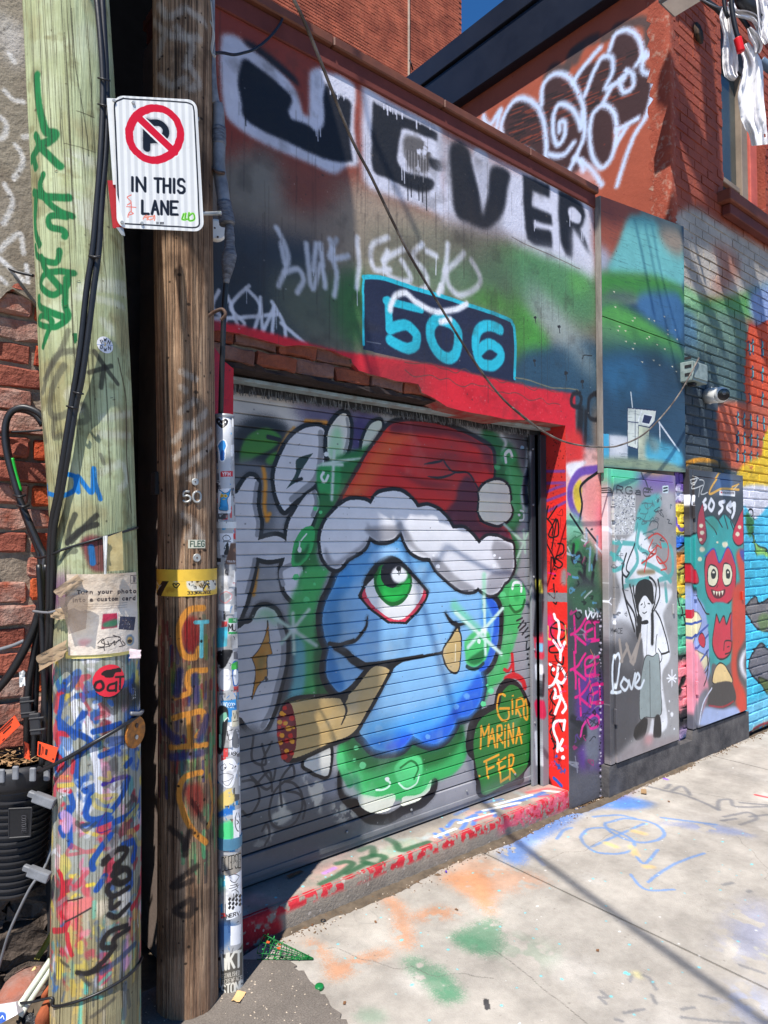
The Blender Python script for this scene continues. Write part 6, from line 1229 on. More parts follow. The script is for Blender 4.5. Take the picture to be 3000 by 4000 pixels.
# window
M_wf = mat('window_wood', (136, 120, 104), rough=.6, bump=.2, bscale=30, co='Position'); M_wf2 = mat('window_red_board', (190, 92, 78), rough=.6, co='Position')
M_gls = mat('window_glass', (62, 70, 68), rough=.08, spec=.6, var=.25, vscale=2, bump=0, fine=.1, co='Position'); M_wd = mat('window_dark', (50, 48, 52), rough=.7, co='Position')
win = box('window', WX0 + .003, WX1 - .003, 2.66, 2.70, WZ0 + .003, WZ1 - .003, M_wd, house, 0)
box('pane', WX0 + .05, 6.27, 2.63, 2.645, 4.78, 5.78, M_gls, win, 0); box('pane', WX0 + .05, 6.27, 2.634, 2.648, 4.54, 4.72, M_wd, win, 0)
box('rail', WX0 + .02, 6.28, 2.60, 2.65, 4.725, 4.775, M_wf, win, .006); box('frame', 6.275, 6.40, 2.58, 2.655, WZ0 + .01, 5.8, M_wf, win, .006); box('frame', 6.405, 6.55, 2.56, 2.655, WZ0 + .01, 5.9, M_wf2, win, .006); box('frame', WX0 + .01, WX0 + .05, 2.60, 2.655, WZ0 + .01, 5.9, M_wd, win, .004); box('head', WX0 + .01, WX1 - .01, 2.57, 2.655, 5.8, 6.04, M_wd, win, .004)
M_sill = mat('sill_brown', (120, 66, 50), rough=.7, bump=.4, bscale=40, co='Position')
box('sill', WX0 - .12, 7.2, 2.40, 2.6, WZ0 - .11, WZ0 - .012, M_sill, house, .008); box('sill_board', WX0 - .06, 7.2, 2.43, 2.5, WZ0 - .20, WZ0 - .115, M_cop2, house, .006)
# stucco flank, broken corner, roof edge
M_side = mat('flank_stucco', (164, 82, 60), canvas=paint_side(), mode='x', rough=.8, bump=.45, bscale=30, bdist=.006, co='Position')
box('flank', 4.85, 4.858, 2.52, 9.5, 3.0, 5.99, M_side, house, 0); box('flank_core', 4.859, 5.4, 2.81, 9.4, 0, 5.98, M_stuc, house, 0)
V = []; Fc = []; n = 60; random.seed(9)
for i in range(n):
    z = 3.6 + i * 2.38 / (n - 1); j = lambda s: random.uniform(-s, s)
    V += [(4.8492, 2.66 + j(.03), z), (4.846 + j(.002), 2.60 + j(.02), z + j(.01)), (4.843 + j(.004), 2.55 + j(.01), z + j(.015)), (4.846 + j(.005), 2.505 + j(.005), z + j(.015)), (4.87 + j(.008), 2.499 + j(.003), z), (4.91 + j(.02), 2.502, z), (4.94 + j(.03), 2.509, z)]
for i in range(n - 1):
    for k in range(6): Fc.append((i*7+k, i*7+k+1, (i+1)*7+k+1, (i+1)*7+k))
M_cor = mat('broken_corner', (158, 76, 56), col2=(190, 170, 150), thr=.7, vscale=22, rough=.9, bump=1, bscale=50, bdist=.006, co='Position')
mesh('broken_corner', V, Fc, M_cor, house, True)
M_fas = mat('roof_metal', (26, 30, 42), rough=.4, spec=.4, metal=.0, var=.12, vscale=1.5, bump=.05, co='Position')
box('roof_edge', 4.745, 5.2, 2.40, 9.6, 5.965, 6.36, M_fas, house, .004); box('roof_edge', 4.72, 5.2, 2.38, 9.6, 6.375, 6.59, M_fas, house, .006); box('roof', 4.83, 12, 2.45, 9.5, 6.362, 6.374, M_dark, house, 0)
# plinth and corner pier below the plywood
M_pli = mat('stained_concrete', (104, 100, 98), col2=(62, 60, 62), vscale=7, rough=.9, bump=.7, bscale=70, bdist=.006, co='Position')
plin = tag(slab_poly('concrete_plinth', [(3.86, 0), (4.62, 0), (4.9, 0), (4.94, -.02), (5.9, -.02), (5.9, .215), (4.95, .225), (4.94, .16), (4.76, .16), (4.75, .198), (3.86, .198)], 1, 2.455, 2.511, M_pli), 'stained grey concrete footing under the two painted metal doors', 'footing', kind='thing')
# ------------------------------------------------------------------ two metal cabinets let into the wall
M_c1 = mat('cabinet_figure', (150, 146, 144), canvas=paint_cab1(), mode='y', rough=.4, spec=.45, bump=.25, bscale=40, fine=.2, chip=((70, 68, 68), .67), co='Position')
M_c2 = mat('cabinet_monster', (92, 90, 92), canvas=paint_cab2(), mode='y', rough=.4, spec=.45, bump=.25, bscale=40, fine=.2, chip=((80, 76, 76), .67), co='Position')
def cabinet(name, x0, x1, z0, z1, m, label):
    t = thing(name, label, 'metal door', ((x0 + x1) / 2, 2.45, z0))
    bm = bmesh.new(); f = .05
    for a in ((x0, x0 + f, z0, z1), (x1 - f * .7, x1, z0, z1), (x0 + f + .001, x1 - f * .7 - .001, z1 - f, z1)): bbox(bm, a[0], a[1], 2.452, 2.5, a[2], a[3], .003)
    bmobj('frame', bm, m, t)
    box('door_leaf', x0 + f + .004, x1 - f * .7 - .004, 2.4405, 2.498, z0 + .005, z1 - f - .004, m, t, .003)
    hs = [box('hinge', x0 + f - .012, x0 + f + .004, 2.431, 2.452, z0 + q, z0 + q + .1, m, t, .003) for q in (.25, .95, 1.55)]
    box('latch', x1 - .1, x1 - .075, 2.428, 2.441, z0 + .9, z0 + .97, m, t, .003); return t
cabinet('metal_door', 3.875, 4.748, .205, 2.09, M_c1, 'grey metal door painted with a black and white figure raising both arms')
cabinet('metal_door', 4.955, 5.868, .235, 2.155, M_c2, 'metal door painted with a horned teal and red monster')
# ------------------------------------------------------------------ tall brick building behind
tower = thing('brick_tower', 'tall plain orange brick building rising behind the garage', 'building', (9, 13, 0))
M_tb = mat('tower_brick', (192, 104, 76), col2=(140, 68, 50), vscale=2.2, fine=.3, rough=.85, bump=.5, bscale=30, co='Position'); M_tm = mat('tower_mortar', (150, 84, 66), rough=.95, co='Position')
M_ts = mat('tower_block', (180, 88, 62), rough=.9, co='Position')
box('core', 2, 13.53, 13.012, 20, 0, 22, M_tm, tower, 0)
tb = brick_mesh('brick', .205, .03, .062, M_tb, 77, .001); rest = []; cand = []
for r in range(56):
    z = 12.9 + r * .0755
    for k in range(32):
        x = 13.53 - .11 - k * .216 - (r % 2) * .108
        if in_frame((x, 13, z), 20): cand.append((x, z))
cand.sort(key=lambda q: (q[0] - 0) ** 2 + 13 ** 2 + q[1] ** 2)
for i, (x, z) in enumerate(cand):
    y = 13 + random.uniform(-.004, .004)
    if i < 300: put('brick', tb, (x, y, z), tower)
    else: rest.append((x, y, z))
bm = bmesh.new()
for x, y, z in rest: bbox(bm, x - .1025, x + .1025, y, y + .03, z - .031, z + .031)
tag(bmobj('brickwork', bm, M_tb, tower), kind='stuff'); print('tower', len(cand))
CVt = Canvas('tower_tag', 6.5, 13.6, 12, 16.6, .02, plane_map(1, 12.985)); view(*VE)
for q in ('430,0 470,20 440,60', '500,0 520,60 560,0 570,40', '600,30 610,130', '470,60 520,110', '640,180 600,160 540,110'): CVt.stroke(q, 26, (232, 228, 232), soft=6)
# mortar seam down the tower
tube('seam', [hit(1597, y, 1, 12.99) for y in (-200, 0, 150, 300, 420)], .035, mat('seam_mortar', (170, 150, 134), rough=.95, bump=.8, bscale=30, co='Position'), tower, 6, 3)
tube('wall_bracket', [hit(1600, 235, 1, 12.9), hit(1606, 250, 1, 12.8), hit(1612, 272, 1, 12.95)], .02, M_dark, tower, 6)
# ------------------------------------------------------------------ building on the left edge
left = thing('left_building', 'crumbling red brick wall with grey stucco above behind the green pole', 'building', (.3, 2.5, 0))
M_ls = mat('left_stucco', (150, 140, 124), canvas=paint_leftwall(), mode='y', rough=.9, bump=.7, bscale=50, bdist=.008, co='Position')
CVlb = paint_leftbrick(); LBC = [((198, 86, 48), (150, 56, 36)), ((168, 96, 76), (126, 66, 54)), ((214, 104, 56), (176, 70, 40)), ((180, 150, 136), (160, 86, 64))]
imglb = None; M_lb = []
for i, (a, b) in enumerate(LBC):
    M_lb.append(mat('left_brick_%d' % i, a, col2=b, vscale=11, rough=.92, bump=1, bscale=60, bdist=.012, fine=.35, co='Position'))
view(*VM); rg = [(-1.2, 2.44)]
for q in parse('-60,290 0,280 40,235 80,215 120,240 150,260 200,290 250,330 300,345 420,360'):
    p = hit(VW[0] + q[0] * VW[2], VW[1] + q[1] * VW[2], 1, 2.495); rg.append((p[0], p[2]))
rg = [p for p in rg if p[0] < .74]
slab_poly('stucco', rg + [(.74, rg[-1][1]), (.74, 6), (-3, 6), (-3, 2.44)], 1, 2.488, 2.56, M_ls, left)
box('mortar_bed', -3, .73, 2.524, 2.9, 1.0, 6, M_mort, left, 0); box('flank', .60, .735, 2.91, 9, 0, 6, M_dark, left, 0); box('flank', .66, .735, 2.57, 2.9, 0, .99, M_dark, left, 0)  # lower flank box added to keep sun out of the slot
bl = [brick_mesh('brick', .205, .08, .066, M_lb[k % 4], 90 + k, .004) for k in range(8)]; blh = [brick_mesh('brick', .1, .08, .066, M_lb[k], 120 + k, .004) for k in range(4)]
random.seed(12)
for r in range(20):
    z = 1.0 + r * .079
    for k in range(3):
        x = .74 - .1 - k * .218 - (r % 2) * .11
        if r == 11 and k == 1: continue
        if (r * 5 + k * 3) % 7 == 0: put('brick', blh[(r + k) % 4], (x + .05, 2.50 + random.uniform(-.014, .016), z), left, (random.uniform(-.05, .05), random.uniform(-.05, .05), 0)); continue
        put('brick', bl[(r * 3 + k * 5) % 8], (x, 2.505 + random.uniform(-.016, .014), z + random.uniform(-.004, .004)), left, (random.uniform(-.05, .05), random.uniform(-.03, .03), random.uniform(-.04, .04)))
# rubble footing set back under the brickwork
M_rub = mat('rubble_stone', (96, 84, 74), col2=(70, 60, 54), vscale=6, rough=.95, bump=1, bscale=30, bdist=.02, co='Position')
box('footing_bed', -3, .72, 2.80, 3, 0, .96, M_mort, left, 0)
rm = [brick_mesh('stone', .24, .08, .13, M_rub, 140 + k, .018) for k in range(5)]
for r in range(7):
    for k in range(4): put('stone', rm[(r * 2 + k) % 5], (.66 - k * .26 - (r % 2) * .12, 2.74 + random.uniform(-.02, .02), .06 + r * .14), left, (0, random.uniform(-.1, .1), 0))
# dark slot between the two buildings: end wall coloured black for its shade
tag(box('alley_wall', .3, 2.85, 6, 6.1, 0, 14, mat('slot_shade_black', (10, 10, 11), rough=1, spec=0), None, 0), 'end wall deep in the slot between the two poles, coloured black for shade', 'wall', kind='thing')
# ------------------------------------------------------------------ utility poles
M_gw = mat('green_treated_wood', (188, 198, 156), col2=(156, 160, 116), canvas=(CVgp := paint_green_pole()), vscale=22, stretch=(1, 1, .05), rough=.85, bump=1, bscale=70, bdist=.006, fine=.25)
M_bwood = mat('brown_old_wood', (128, 94, 70), col2=(200, 166, 134), canvas=(CVbp := paint_brown_pole()), vscale=45, stretch=(1, 1, .035), rough=.92, bump=1, bscale=90, bdist=.02, fine=.35)
gp = thing('utility_pole', 'thick pale green wooden utility pole covered in tags, stickers and a torn flyer', 'utility pole', GP.at(0)[0])
GP.build('shaft', -.05, 7.5, M_gw, gp, CVgp, 64, .06, .0008)
bp = thing('utility_pole', 'weathered dark brown wooden utility pole with orange painted scrawl', 'utility pole', BP.at(0)[0])
BP.build('shaft', -.05, 8.0, M_bwood, bp, CVbp, 64, .05, .0016)
def on(P, x, y, off=0):
    u, z = P.mp(VW[0] + x * VW[2], VW[1] + y * VW[2]); return P.surf(u, z, off)
def pv(x, y, D): return Vector(dp(VW[0] + x * VW[2], VW[1] + y * VW[2], D))
M_blk = mat('cable_black', (26, 26, 29), rough=.42, spec=.5, var=.2, vscale=20, bump=.1, bscale=60); M_gry = mat('wire_grey', (130, 132, 136), rough=.5, metal=.3, bump=.1)
M_tin = mat('tin', (176, 176, 172), rough=.45, metal=.5, var=.2, vscale=60, bump=.2, bscale=120); M_wht = mat('white_plastic', (226, 226, 222), rough=.4, spec=.5, var=.06, bump=.05)
M_rust = mat('rusty_iron', (104, 88, 80), col2=(80, 56, 44), vscale=60, rough=.7, metal=.3, bump=.4, bscale=120)
# hardware nailed to the brown pole
view(*VM)
for k, (ch, x) in enumerate((('5', 1188), ('0', 1248))):
    parts = []
    for st in GL[ch]: parts.append(tube_vf([on(BP, x + q[0] * 42, 1527 + q[1] * 66, .003) for q in parse(st)], .0042, 6, 2))
    joined('tin_digit', parts, M_tin, bp, True)
def nail_disc(P, par, x, y, r, m, nm='tin_disc', th=.003):
    p = on(P, x, y); c_, _ = P.at(p.z); n = Vector((p.x - c_[0], p.y - c_[1], 0)); o = disc(nm, p, n, r, th, m, par, 20, .001); disc('nail', p + n.normalized() * th, n, r * .22, .0016, M_rust, o, 8); return o
nail_disc(BP, bp, 1260, 1462, .0125, M_tin); view(*VN); nail_disc(BP, bp, 1270, 297, .014, M_tin)
CVy = Canvas('yellow_band_print', -.22, .22, 1.2, 1.5, .001, BP.mp, (226, 186, 66)); view(*VN)
for q in ('1000,380 1060,380 1020,460 1000,450', '1140,390 1060,540 1010,540 1070,440', '1180,380 1240,390 1330,470 1300,520'): CVy.fill(q, (30, 28, 26), 1, smooth=False)
CVy.dot(1147, 420, 34, (236, 234, 230)); CVy.dot(1147, 425, 17, (120, 112, 106), sx=.8); CVy.stroke('1150,470 1136,460 1130,470 1150,490 1168,470 1160,460 1150,470', 6, BLK)
CVy.fill('1215,400 1300,380 1390,400 1390,500 1230,510', (214, 210, 196), 3, tear=.36)
for k in range(34): x = random.uniform(1215, 1390); y = random.uniform(395, 500); CVy.stroke([(x, y, 0), (x + random.uniform(-14, 14), y + random.uniform(-30, 30), 0)], 7, random.choice([BLK, (60, 60, 60), (150, 150, 140)]))
letters(CVy, '333', 1215, 515, 13, 20, 5, 4, (40, 36, 30)); letters(CVy, 'WORLDWIDE', 1262, 513, 8, 20, 3, 3.4, (40, 36, 30))
for q in ('1050,390 1030,440 1050,480', '1060,470 1040,500'): CVy.stroke(q, 4, (230, 226, 214))
CVy.cloud((160, 110, 30), .03, .58, .5, 3)
M_yb = mat('yellow_band', (226, 186, 66), canvas=CVy, rough=.45, spec=.4, bump=.1, bscale=80)
z1 = on(BP, 1200, 373).z; z0 = on(BP, 1200, 547).z
band = BP.patch('yellow_band', CVy, M_yb, None, -math.pi * BP.R * .55, math.pi * BP.R * .55, z0, z1, .003, 26, 4, .0006); tag(band, 'yellow printed band wrapped round the brown pole at waist height', 'band')
CVl = Canvas('metal_label', -.2, .2, 1.3, 1.7, .001, BP.mp, (196, 194, 176)); letters(CVl, 'FLEG', 1232, 190, 16, 36, 6, 6, (40, 70, 56), slope=-.03); 
BP.patch('metal_label', CVl, mat('label_tin', (196, 194, 176), canvas=CVl, rough=.5), bp, BP.mp(1218 * VW[2], 2125)[0], BP.mp(1320 * VW[2], 2125)[0], on(BP, 1260, 235).z, on(BP, 1260, 180).z, .002, 4, 2)
view(*VM)
p = on(BP, 1028, 1480); c_ = BP.at(p.z)[0]
bx = box('switch_box', p.x - .018, p.x + .012, p.y - .03, p.y + .015, p.z - .04, p.z + .04, M_dark, bp, .004)
tag(tube('hook', [on(BP, 1345, 382, -.01), pv(1390, 362, 2.38), pv(1440, 346, 2.36), pv(1462, 380, 2.355), pv(1432, 415, 2.36)], .0062, M_rust, None, 8), 'bent rusty iron hook screwed into the brown pole', 'hook')
# scraps, staples and nails
random.seed(31)
for k in range(26):
    P, par = ((GP, gp), (BP, bp))[k % 2]; u = random.uniform(-.09, .09); z = random.uniform(.5, 2.9); a = P.surf(u, z, .0005); b = P.surf(u + random.uniform(-.006, .006), z + .008, .003); tube('staple', [P.surf(u - .004, z, 0), P.surf(u - .004, z, .002), P.surf(u + .004, z + .003, .002), P.surf(u + .004, z + .003, 0)], .0007, M_rust, par, 4, 1, False)
# ------------------------------------------------------------------ things stuck on the green pole
M_tape = mat('packing_tape', (170, 146, 118), rough=.3, spec=.5, var=.12, alpha=.86, bump=.5, bscale=30, bdist=.006)
V2_ = (0, 1500, 560 / 1032); V3_ = (0, 3300, 600 / 1659); VP_ = (0, 2600, 560 / 1376)
CVf = Canvas('flyer_print', -.2, .25, .95, 1.7, .001, GP.mp, (208, 190, 168)); view(*V2_)
CVf.cloud((176, 152, 126), .05, .52, .6, 5); CVf.cloud((230, 218, 200), .03, .6, .7, 6)
CVf.fill('530,1700 940,1600 940,1950 520,1960', (226, 214, 200), 26, op=.7)
letters(CVf, 'Turn your photo', 578, 1483, 17, 28, 7.2, 6.5, (58, 48, 46), slope=.005); letters(CVf, 'into a custom card', 552, 1537, 15.5, 28, 6.3, 6.5, (58, 48, 46), slope=-.002)
for y in (1585, 1602, 1618): CVf.stroke([(600 + y % 7 * 6, y, 0), (880, y - 4, 0)], 3.5, (150, 132, 118), op=.8)
for k in range(5): CVf.stroke([(540, 1400 + k * 8, 0), (580, 1396 + k * 9, 0), (640, 1400 + k * 9, 0), (690, 1396 + k * 8, 0)], 2, (160, 140, 120), op=.7)
CVf.stroke('900,1385 938,1383 938,1440 900,1442 900,1385', 3, (70, 60, 60), smooth=False); CVf.fill('915,1390 930,1390 930,1435 915,1435', (110, 100, 96), 1, smooth=False)
CVf.fill('730,1660 822,1655 818,1760 720,1768', (176, 40, 70), 3, smooth=False); CVf.fill('740,1720 815,1700 812,1750 730,1756', (60, 110, 80), 8); CVf.fill('835,1680 932,1690 922,1788 826,1775', (56, 56, 74), 2, smooth=False)
for k in range(30): x = random.uniform(845, 915); y = random.uniform(1700, 1770); CVf.dot(x, y, 3, random.choice([(190, 180, 170), (120, 100, 90), (90, 90, 110)]))
CVf.stroke('822,1760 818,1650', 4, (220, 226, 230)); CVf.fill('585,1840 660,1840 630,1880 600,1880', (220, 140, 140), 10, op=.6)
for q in ('830,1830 760,1830 720,1860 760,1880 840,1850 790,1815', '700,1870 730,1840 740,1890 700,1895', '760,1860 770,1890 800,1860 800,1890 830,1850 850,1890', '700,1905 770,1895', '735,1900 740,1925', '850,1860 870,1890 830,1900'): CVf.stroke(q, 5, (34, 28, 28))
CVf.dot(898, 1858, 40, (90, 120, 150), sx=.65); CVf.dot(896, 1860, 28, (200, 160, 90), sx=.65); CVf.dot(896, 1866, 14, (50, 40, 40))
M_fly = mat('flyer_paper', (208, 190, 168), canvas=CVf, rough=.5, spec=.4, bump=.9, bscale=14, bdist=.012)
u0 = GP.mp(*(np.array((527, 1700)) * VW[2] + np.array(VW[:2])))[0]; u1 = GP.mp(*(np.array((943, 1700)) * VW[2] + np.array(VW[:2])))[0]
tag(GP.patch('flyer', CVf, M_fly, None, u0, u1, on(GP, 740, 1950).z, on(GP, 740, 1368).z, .006, 14, 14, .004), 'crumpled beige custom card flyer taped round the green pole', 'flyer')
ys = mat('yellow_paper', (232, 214, 130), rough=.7); tag(GP.patch('yellow_paper_strip', None, ys, None, u0 - .012, u1 - .005, on(GP, 740, 1975).z, on(GP, 740, 1925).z, .0035, 12, 2, .002), 'yellow paper edge sticking out below the beige flyer', 'paper')
def sheet(name, pts, m, label=None, cat=None, parent=None, wr=.006, n=6):
    """crumpled loose sheet from four corners"""
    V = []; Fc = []; P = [Vector(p) for p in pts]; rr = random.Random(len(name) + int(P[0].z * 999)); nn = (P[1] - P[0]).cross(P[3] - P[0]).normalized()
    for j in range(n + 1):
        for i in range(n + 1):
            s_, t_ = i / n, j / n; V.append((P[0] * (1 - s_) + P[1] * s_) * (1 - t_) + (P[3] * (1 - s_) + P[2] * s_) * t_ + nn * rr.uniform(-wr, wr))
    for j in range(n):
        for i in range(n): Fc.append((j*(n+1)+i, j*(n+1)+i+1, (j+1)*(n+1)+i+1, (j+1)*(n+1)+i))
    o = mesh(name, V, Fc, m, parent, True)
    if label: tag(o, label, cat)
    return o
sheet('tape_flap', [pv(385, 1490, 1.96), pv(560, 1365, 1.955), pv(600, 1420, 1.955), pv(430, 1540, 1.955)], M_tape, 'brown tape flap at the upper corner of the beige flyer', 'tape')
sheet('tape_flap', [pv(262, 1960, 2.0), pv(480, 1840, 1.955), pv(470, 1960, 1.95), pv(290, 2065, 2.0)], M_tape, 'wide brown tape flap hanging off the pole towards the cables', 'tape')
sheet('tape_flap', [pv(420, 1540, 1.95), pv(640, 1500, 1.945), pv(620, 1760, 1.945), pv(500, 1800, 1.95)], mat('clear_tape', (120, 104, 92), rough=.25, spec=.6, alpha=.7, bump=.5, bscale=30), 'dark glossy tape over the left half of the flyer', 'tape', None, .004)
sheet('tape_flap', [pv(330, 1640, 1.99), pv(480, 1600, 1.955), pv(470, 1690, 1.955), pv(400, 1700, 1.97)], M_tape, 'small twisted tape end beside the black cables', 'tape')
sheet('postcard', [pv(930, 1975, 2.03), pv(935, 1905, 2.03), pv(1015, 1915, 1.99), pv(1010, 1975, 1.98)], mat('postcard_paper', (206, 190, 196), rough=.5), 'small pale card curling off the right side of the green pole', 'card', None, .002)
sheet('paper_scrap', [pv(750, 1110, 1.963), pv(760, 1350, 1.965), pv(890, 1340, 1.995), pv(880, 1060, 1.99)], mat('yellowed_paper', (196, 180, 130), col2=(170, 150, 100), vscale=20, rough=.8), 'yellowed paper remnant with handwriting above the flyer', 'paper', None, .003)
sheet('paper_scrap', [pv(742, 1095, 1.955), pv(775, 1090, 1.96), pv(765, 1370, 1.962), pv(748, 1370, 1.96)], M_wht, 'narrow white torn paper edge above the flyer', 'paper', None, .003)
CVr = Canvas('oat_sticker_print', -.2, .25, .7, 1.5, .001, GP.mp, (226, 36, 58)); view(*VP_)
for q in ('960,90 990,60 1060,50 1120,40 1130,80 1080,90 1060,130 1010,130 980,110',): CVr.fill(q, (30, 16, 18), 2)
CVr.stroke('920,170 905,220 940,250 980,220 960,160 920,170', 24, (30, 16, 18)); CVr.stroke('1090,190 1030,200 1020,250 1080,260', 22, (30, 16, 18)); CVr.stroke('1090,180 1085,265', 22, (30, 16, 18)); CVr.stroke('1085,130 1160,130', 18, (30, 16, 18)); CVr.stroke('1125,130 1120,250', 20, (30, 16, 18))
M_oat = mat('red_sticker', (226, 36, 58), canvas=CVr, rough=.35, spec=.5, bump=.05)
uu, zz = GP.mp(VP_[0] + 1030 * VP_[2], VP_[1] + 160 * VP_[2]); tag(GP.round_patch('round_sticker', CVr, M_oat, None, uu, zz, .0475), 'round red sticker with black hand lettering on the green pole', 'sticker')
CVp = Canvas('white_sticker_print', -.2, .25, 1.7, 2.4, .001, GP.mp, (232, 232, 236)); view(*VM); CVp.stroke('612,560 712,556', 3, (110, 140, 190))
letters(CVp, 'P', 632, 530, 13, 22, 2, 4, (40, 40, 46), rot=-20); letters(CVp, 'W', 653, 512, 15, 20, 2, 4, (40, 40, 46)); letters(CVp, 'N', 680, 525, 13, 22, 2, 4, (40, 40, 46), rot=15); letters(CVp, 'O', 632, 562, 13, 22, 2, 4, (40, 40, 46)); letters(CVp, 'W', 654, 578, 15, 20, 2, 4, (40, 40, 46)); letters(CVp, 'N', 680, 565, 13, 22, 2, 4, (40, 40, 46))
letters(CVp, '2', 656, 543, 9, 20, 2, 3, (220, 170, 60))
uu, zz = GP.mp(VM[0] + 662 * VM[2], VM[1] + 557 * VM[2]); tag(GP.round_patch('round_sticker', CVp, mat('white_sticker', (232, 232, 236), canvas=CVp, rough=.4, bump=.05), None, uu, zz, .0245), 'round white sticker with dark capital letters on the green pole', 'sticker')
view(*VP_); p = on(GP, 1255, 680); c_ = GP.at(p.z)[0]; n_ = Vector((p.x - c_[0], p.y - c_[1], 0)).normalized()
n2 = (n_ + Vector(rt) * -.25).normalized(); od = tag(disc('reflector_disc', p + n_ * .001, n2, .0475, .006, mat('orange_reflector', (196, 120, 40), col2=(110, 74, 44), thr=.55, vscale=60, rough=.45, bump=.3, bscale=90), None, 28, .002), 'round orange reflector nailed low on the side of the green pole', 'reflector'); disc('nail', p + n2 * .007 + Vector((0, 0, -.015)), n2, .007, .003, M_tin, od, 10); disc('nail', p + n2 * .007 + Vector((0, 0, .02)), n2, .007, .003, M_rust, od, 10)
# ------------------------------------------------------------------ no-parking sign
view(*VL)
sc = [pv(735, 618, 1.93), pv(1275, 648, 2.05), pv(1322, 1502, 2.05), pv(758, 1476, 1.93)]
E1 = (sc[1] - sc[0]).normalized(); NS = E1.cross(sc[3] - sc[0]).normalized(); E2 = NS.cross(E1).normalized()
if NS.dot(Vector(fw)) > 0: NS = -NS
def sign_map(x, y):
    d = Vector(ray(x, y)); t = (sc[0] - Vector(CAM)).dot(NS) / d.dot(NS); q = Vector(CAM) + d * t - sc[0]; return q.dot(E1), q.dot(E2)
def sign_pt(u, v, off=0): return sc[0] + E1 * u + E2 * v + NS * off
CVs = Canvas('sign_print', -.06, .34, -.06, .48, .0006, sign_map, (232, 231, 226))
for k in range(14): CVs.fill([(742 + k * 45 - 20, 600, 0), (764 + k * 45 - 20, 600, 0), (784 + k * 45 - 14, 1510, 0), (762 + k * 45 - 14, 1510, 0)], (206, 206, 204), 2, smooth=False, op=.9)
RS = (206, 18, 40); K_ = (24, 24, 26)
CVs.stroke('950,790 950,962', 46, K_, smooth=False, soft=2); CVs.stroke('930,798! 1020,796 1070,830 1068,880 1020,908 950,908!', 42, K_, soft=2)
CVs.stroke([(885, 752, 0), (1125, 985, 0)], 72, (232, 231, 226), smooth=False, soft=2); CVs.stroke([(885, 752, 0), (1130, 985, 0)], 50, RS, smooth=False, soft=2)
CVs.stroke([(1003 + 166 * math.cos(a), 870 + 168 * math.sin(a), 0) for a in np.linspace(0, 2 * math.pi, 33)[:-1]], 48, RS, closed=True, soft=2)
letters(CVs, 'IN', 846, 1150, 54, 88, 16, 17, K_, slope=.03, soft=2); letters(CVs, 'THIS', 1003, 1158, 41, 88, 17, 17, K_, slope=.03, soft=2); letters(CVs, 'LANE', 922, 1302, 42, 84, 20, 17, K_, slope=.025, soft=2)
CVs.stroke('800,640! 1205,664! 1244,680 1258,716! 1293,1430! 1284,1466 1250,1478! 815,1453! 784,1442 771,1408! 742,700! 752,660 800,640!', 9, K_, closed=True, soft=2)
for q in ('850,1265 825,1280 850,1310 825,1330', '820,1340 880,1345', '850,1320 850,1370', '830,1410 840,1375 865,1385 835,1395'): CVs.stroke(q, 6, (226, 110, 90))
for q in ('925,1420 950,1395 950,1425', '940,1410 1000,1400', '965,1400 960,1425 990,1420 1000,1395 1000,1430'): CVs.stroke(q, 6, (232, 130, 100))
for q in ('1190,1385 1180,1420 1200,1425', '1205,1385 1200,1420 1225,1420', '1225,1380 1225,1430 1260,1420 1250,1385 1225,1400'): CVs.stroke(q, 12, (130, 220, 60)); CVs.stroke(q, 3, (40, 80, 30))
letters(CVs, 'DI', 1014, 1440, 7, 13, 3, 3, K_); letters(CVs, '2021', 1036, 1441, 5, 13, 2.5, 3, K_)
M_sign = mat('sign_face', (232, 231, 226), canvas=CVs, rough=.3, spec=.5, var=.02, bump=.03, fine=.05)
sg = thing('no_parking_sign', 'white no parking in this lane sign with red circle between the two poles', 'sign', tuple(sign_pt(.13, .38)))
W1 = (sc[1] - sc[0]).length; H1 = (sc[3] - sc[0]).length; qc = [np.array(sign_map(VW[0] + x * VW[2], VW[1] + y * VW[2])) for x, y in ((735, 618), (1275, 648), (1322, 1502), (758, 1476))]
ol = []; rr_ = .028
for cx, cy, a0 in ((rr_, rr_, 180), (W1 - rr_, rr_, 270), (W1 - rr_, H1 - rr_, 0), (rr_, H1 - rr_, 90)):
    for k in range(7): a = math.radians(a0 + 15 * k); ol.append((cx + rr_ * math.cos(a), cy + rr_ * math.sin(a)))
ol = [tuple((qc[0] * (1 - u / W1) + qc[1] * u / W1) * (1 - v / H1) + (qc[3] * (1 - u / W1) + qc[2] * u / W1) * v / H1) for u, v in ol]; n = len(ol)
V = [sign_pt(u, v, .001) for u, v in ol] + [sign_pt(u, v, -.001) for u, v in ol]
Fc = [tuple(range(n)), tuple(range(n, 2 * n))[::-1]] + [(k, n + k, n + (k + 1) % n, (k + 1) % n) for k in range(n)]
plate = mesh('plate', V, Fc, M_sign, sg); add_uv(plate, ol + ol, CVs)
for x, y in ((862, 668), (790, 1443), (918, 1448), (738, 655)): u, v = sign_map(VW[0] + x * VW[2], VW[1] + y * VW[2]); disc('bolt', sign_pt(u, v, .001), NS, .005, .004, M_tin, sg, 8, .001)
M_red = mat('old_red_sign', (170, 40, 44), rough=.5)
def quad_plate(name, px, off, m, parent): 
    uv = [sign_map(VW[0] + x * VW[2], VW[1] + y * VW[2]) for x, y in px]; k = len(uv)
    V = [sign_pt(u, v, off) for u, v in uv] + [sign_pt(u, v, off - .002) for u, v in uv]
    return mesh(name, V, [tuple(range(k)), tuple(range(k, 2 * k))[::-1]] + [(i, k + i, k + (i + 1) % k, (i + 1) % k) for i in range(k)], m, parent)
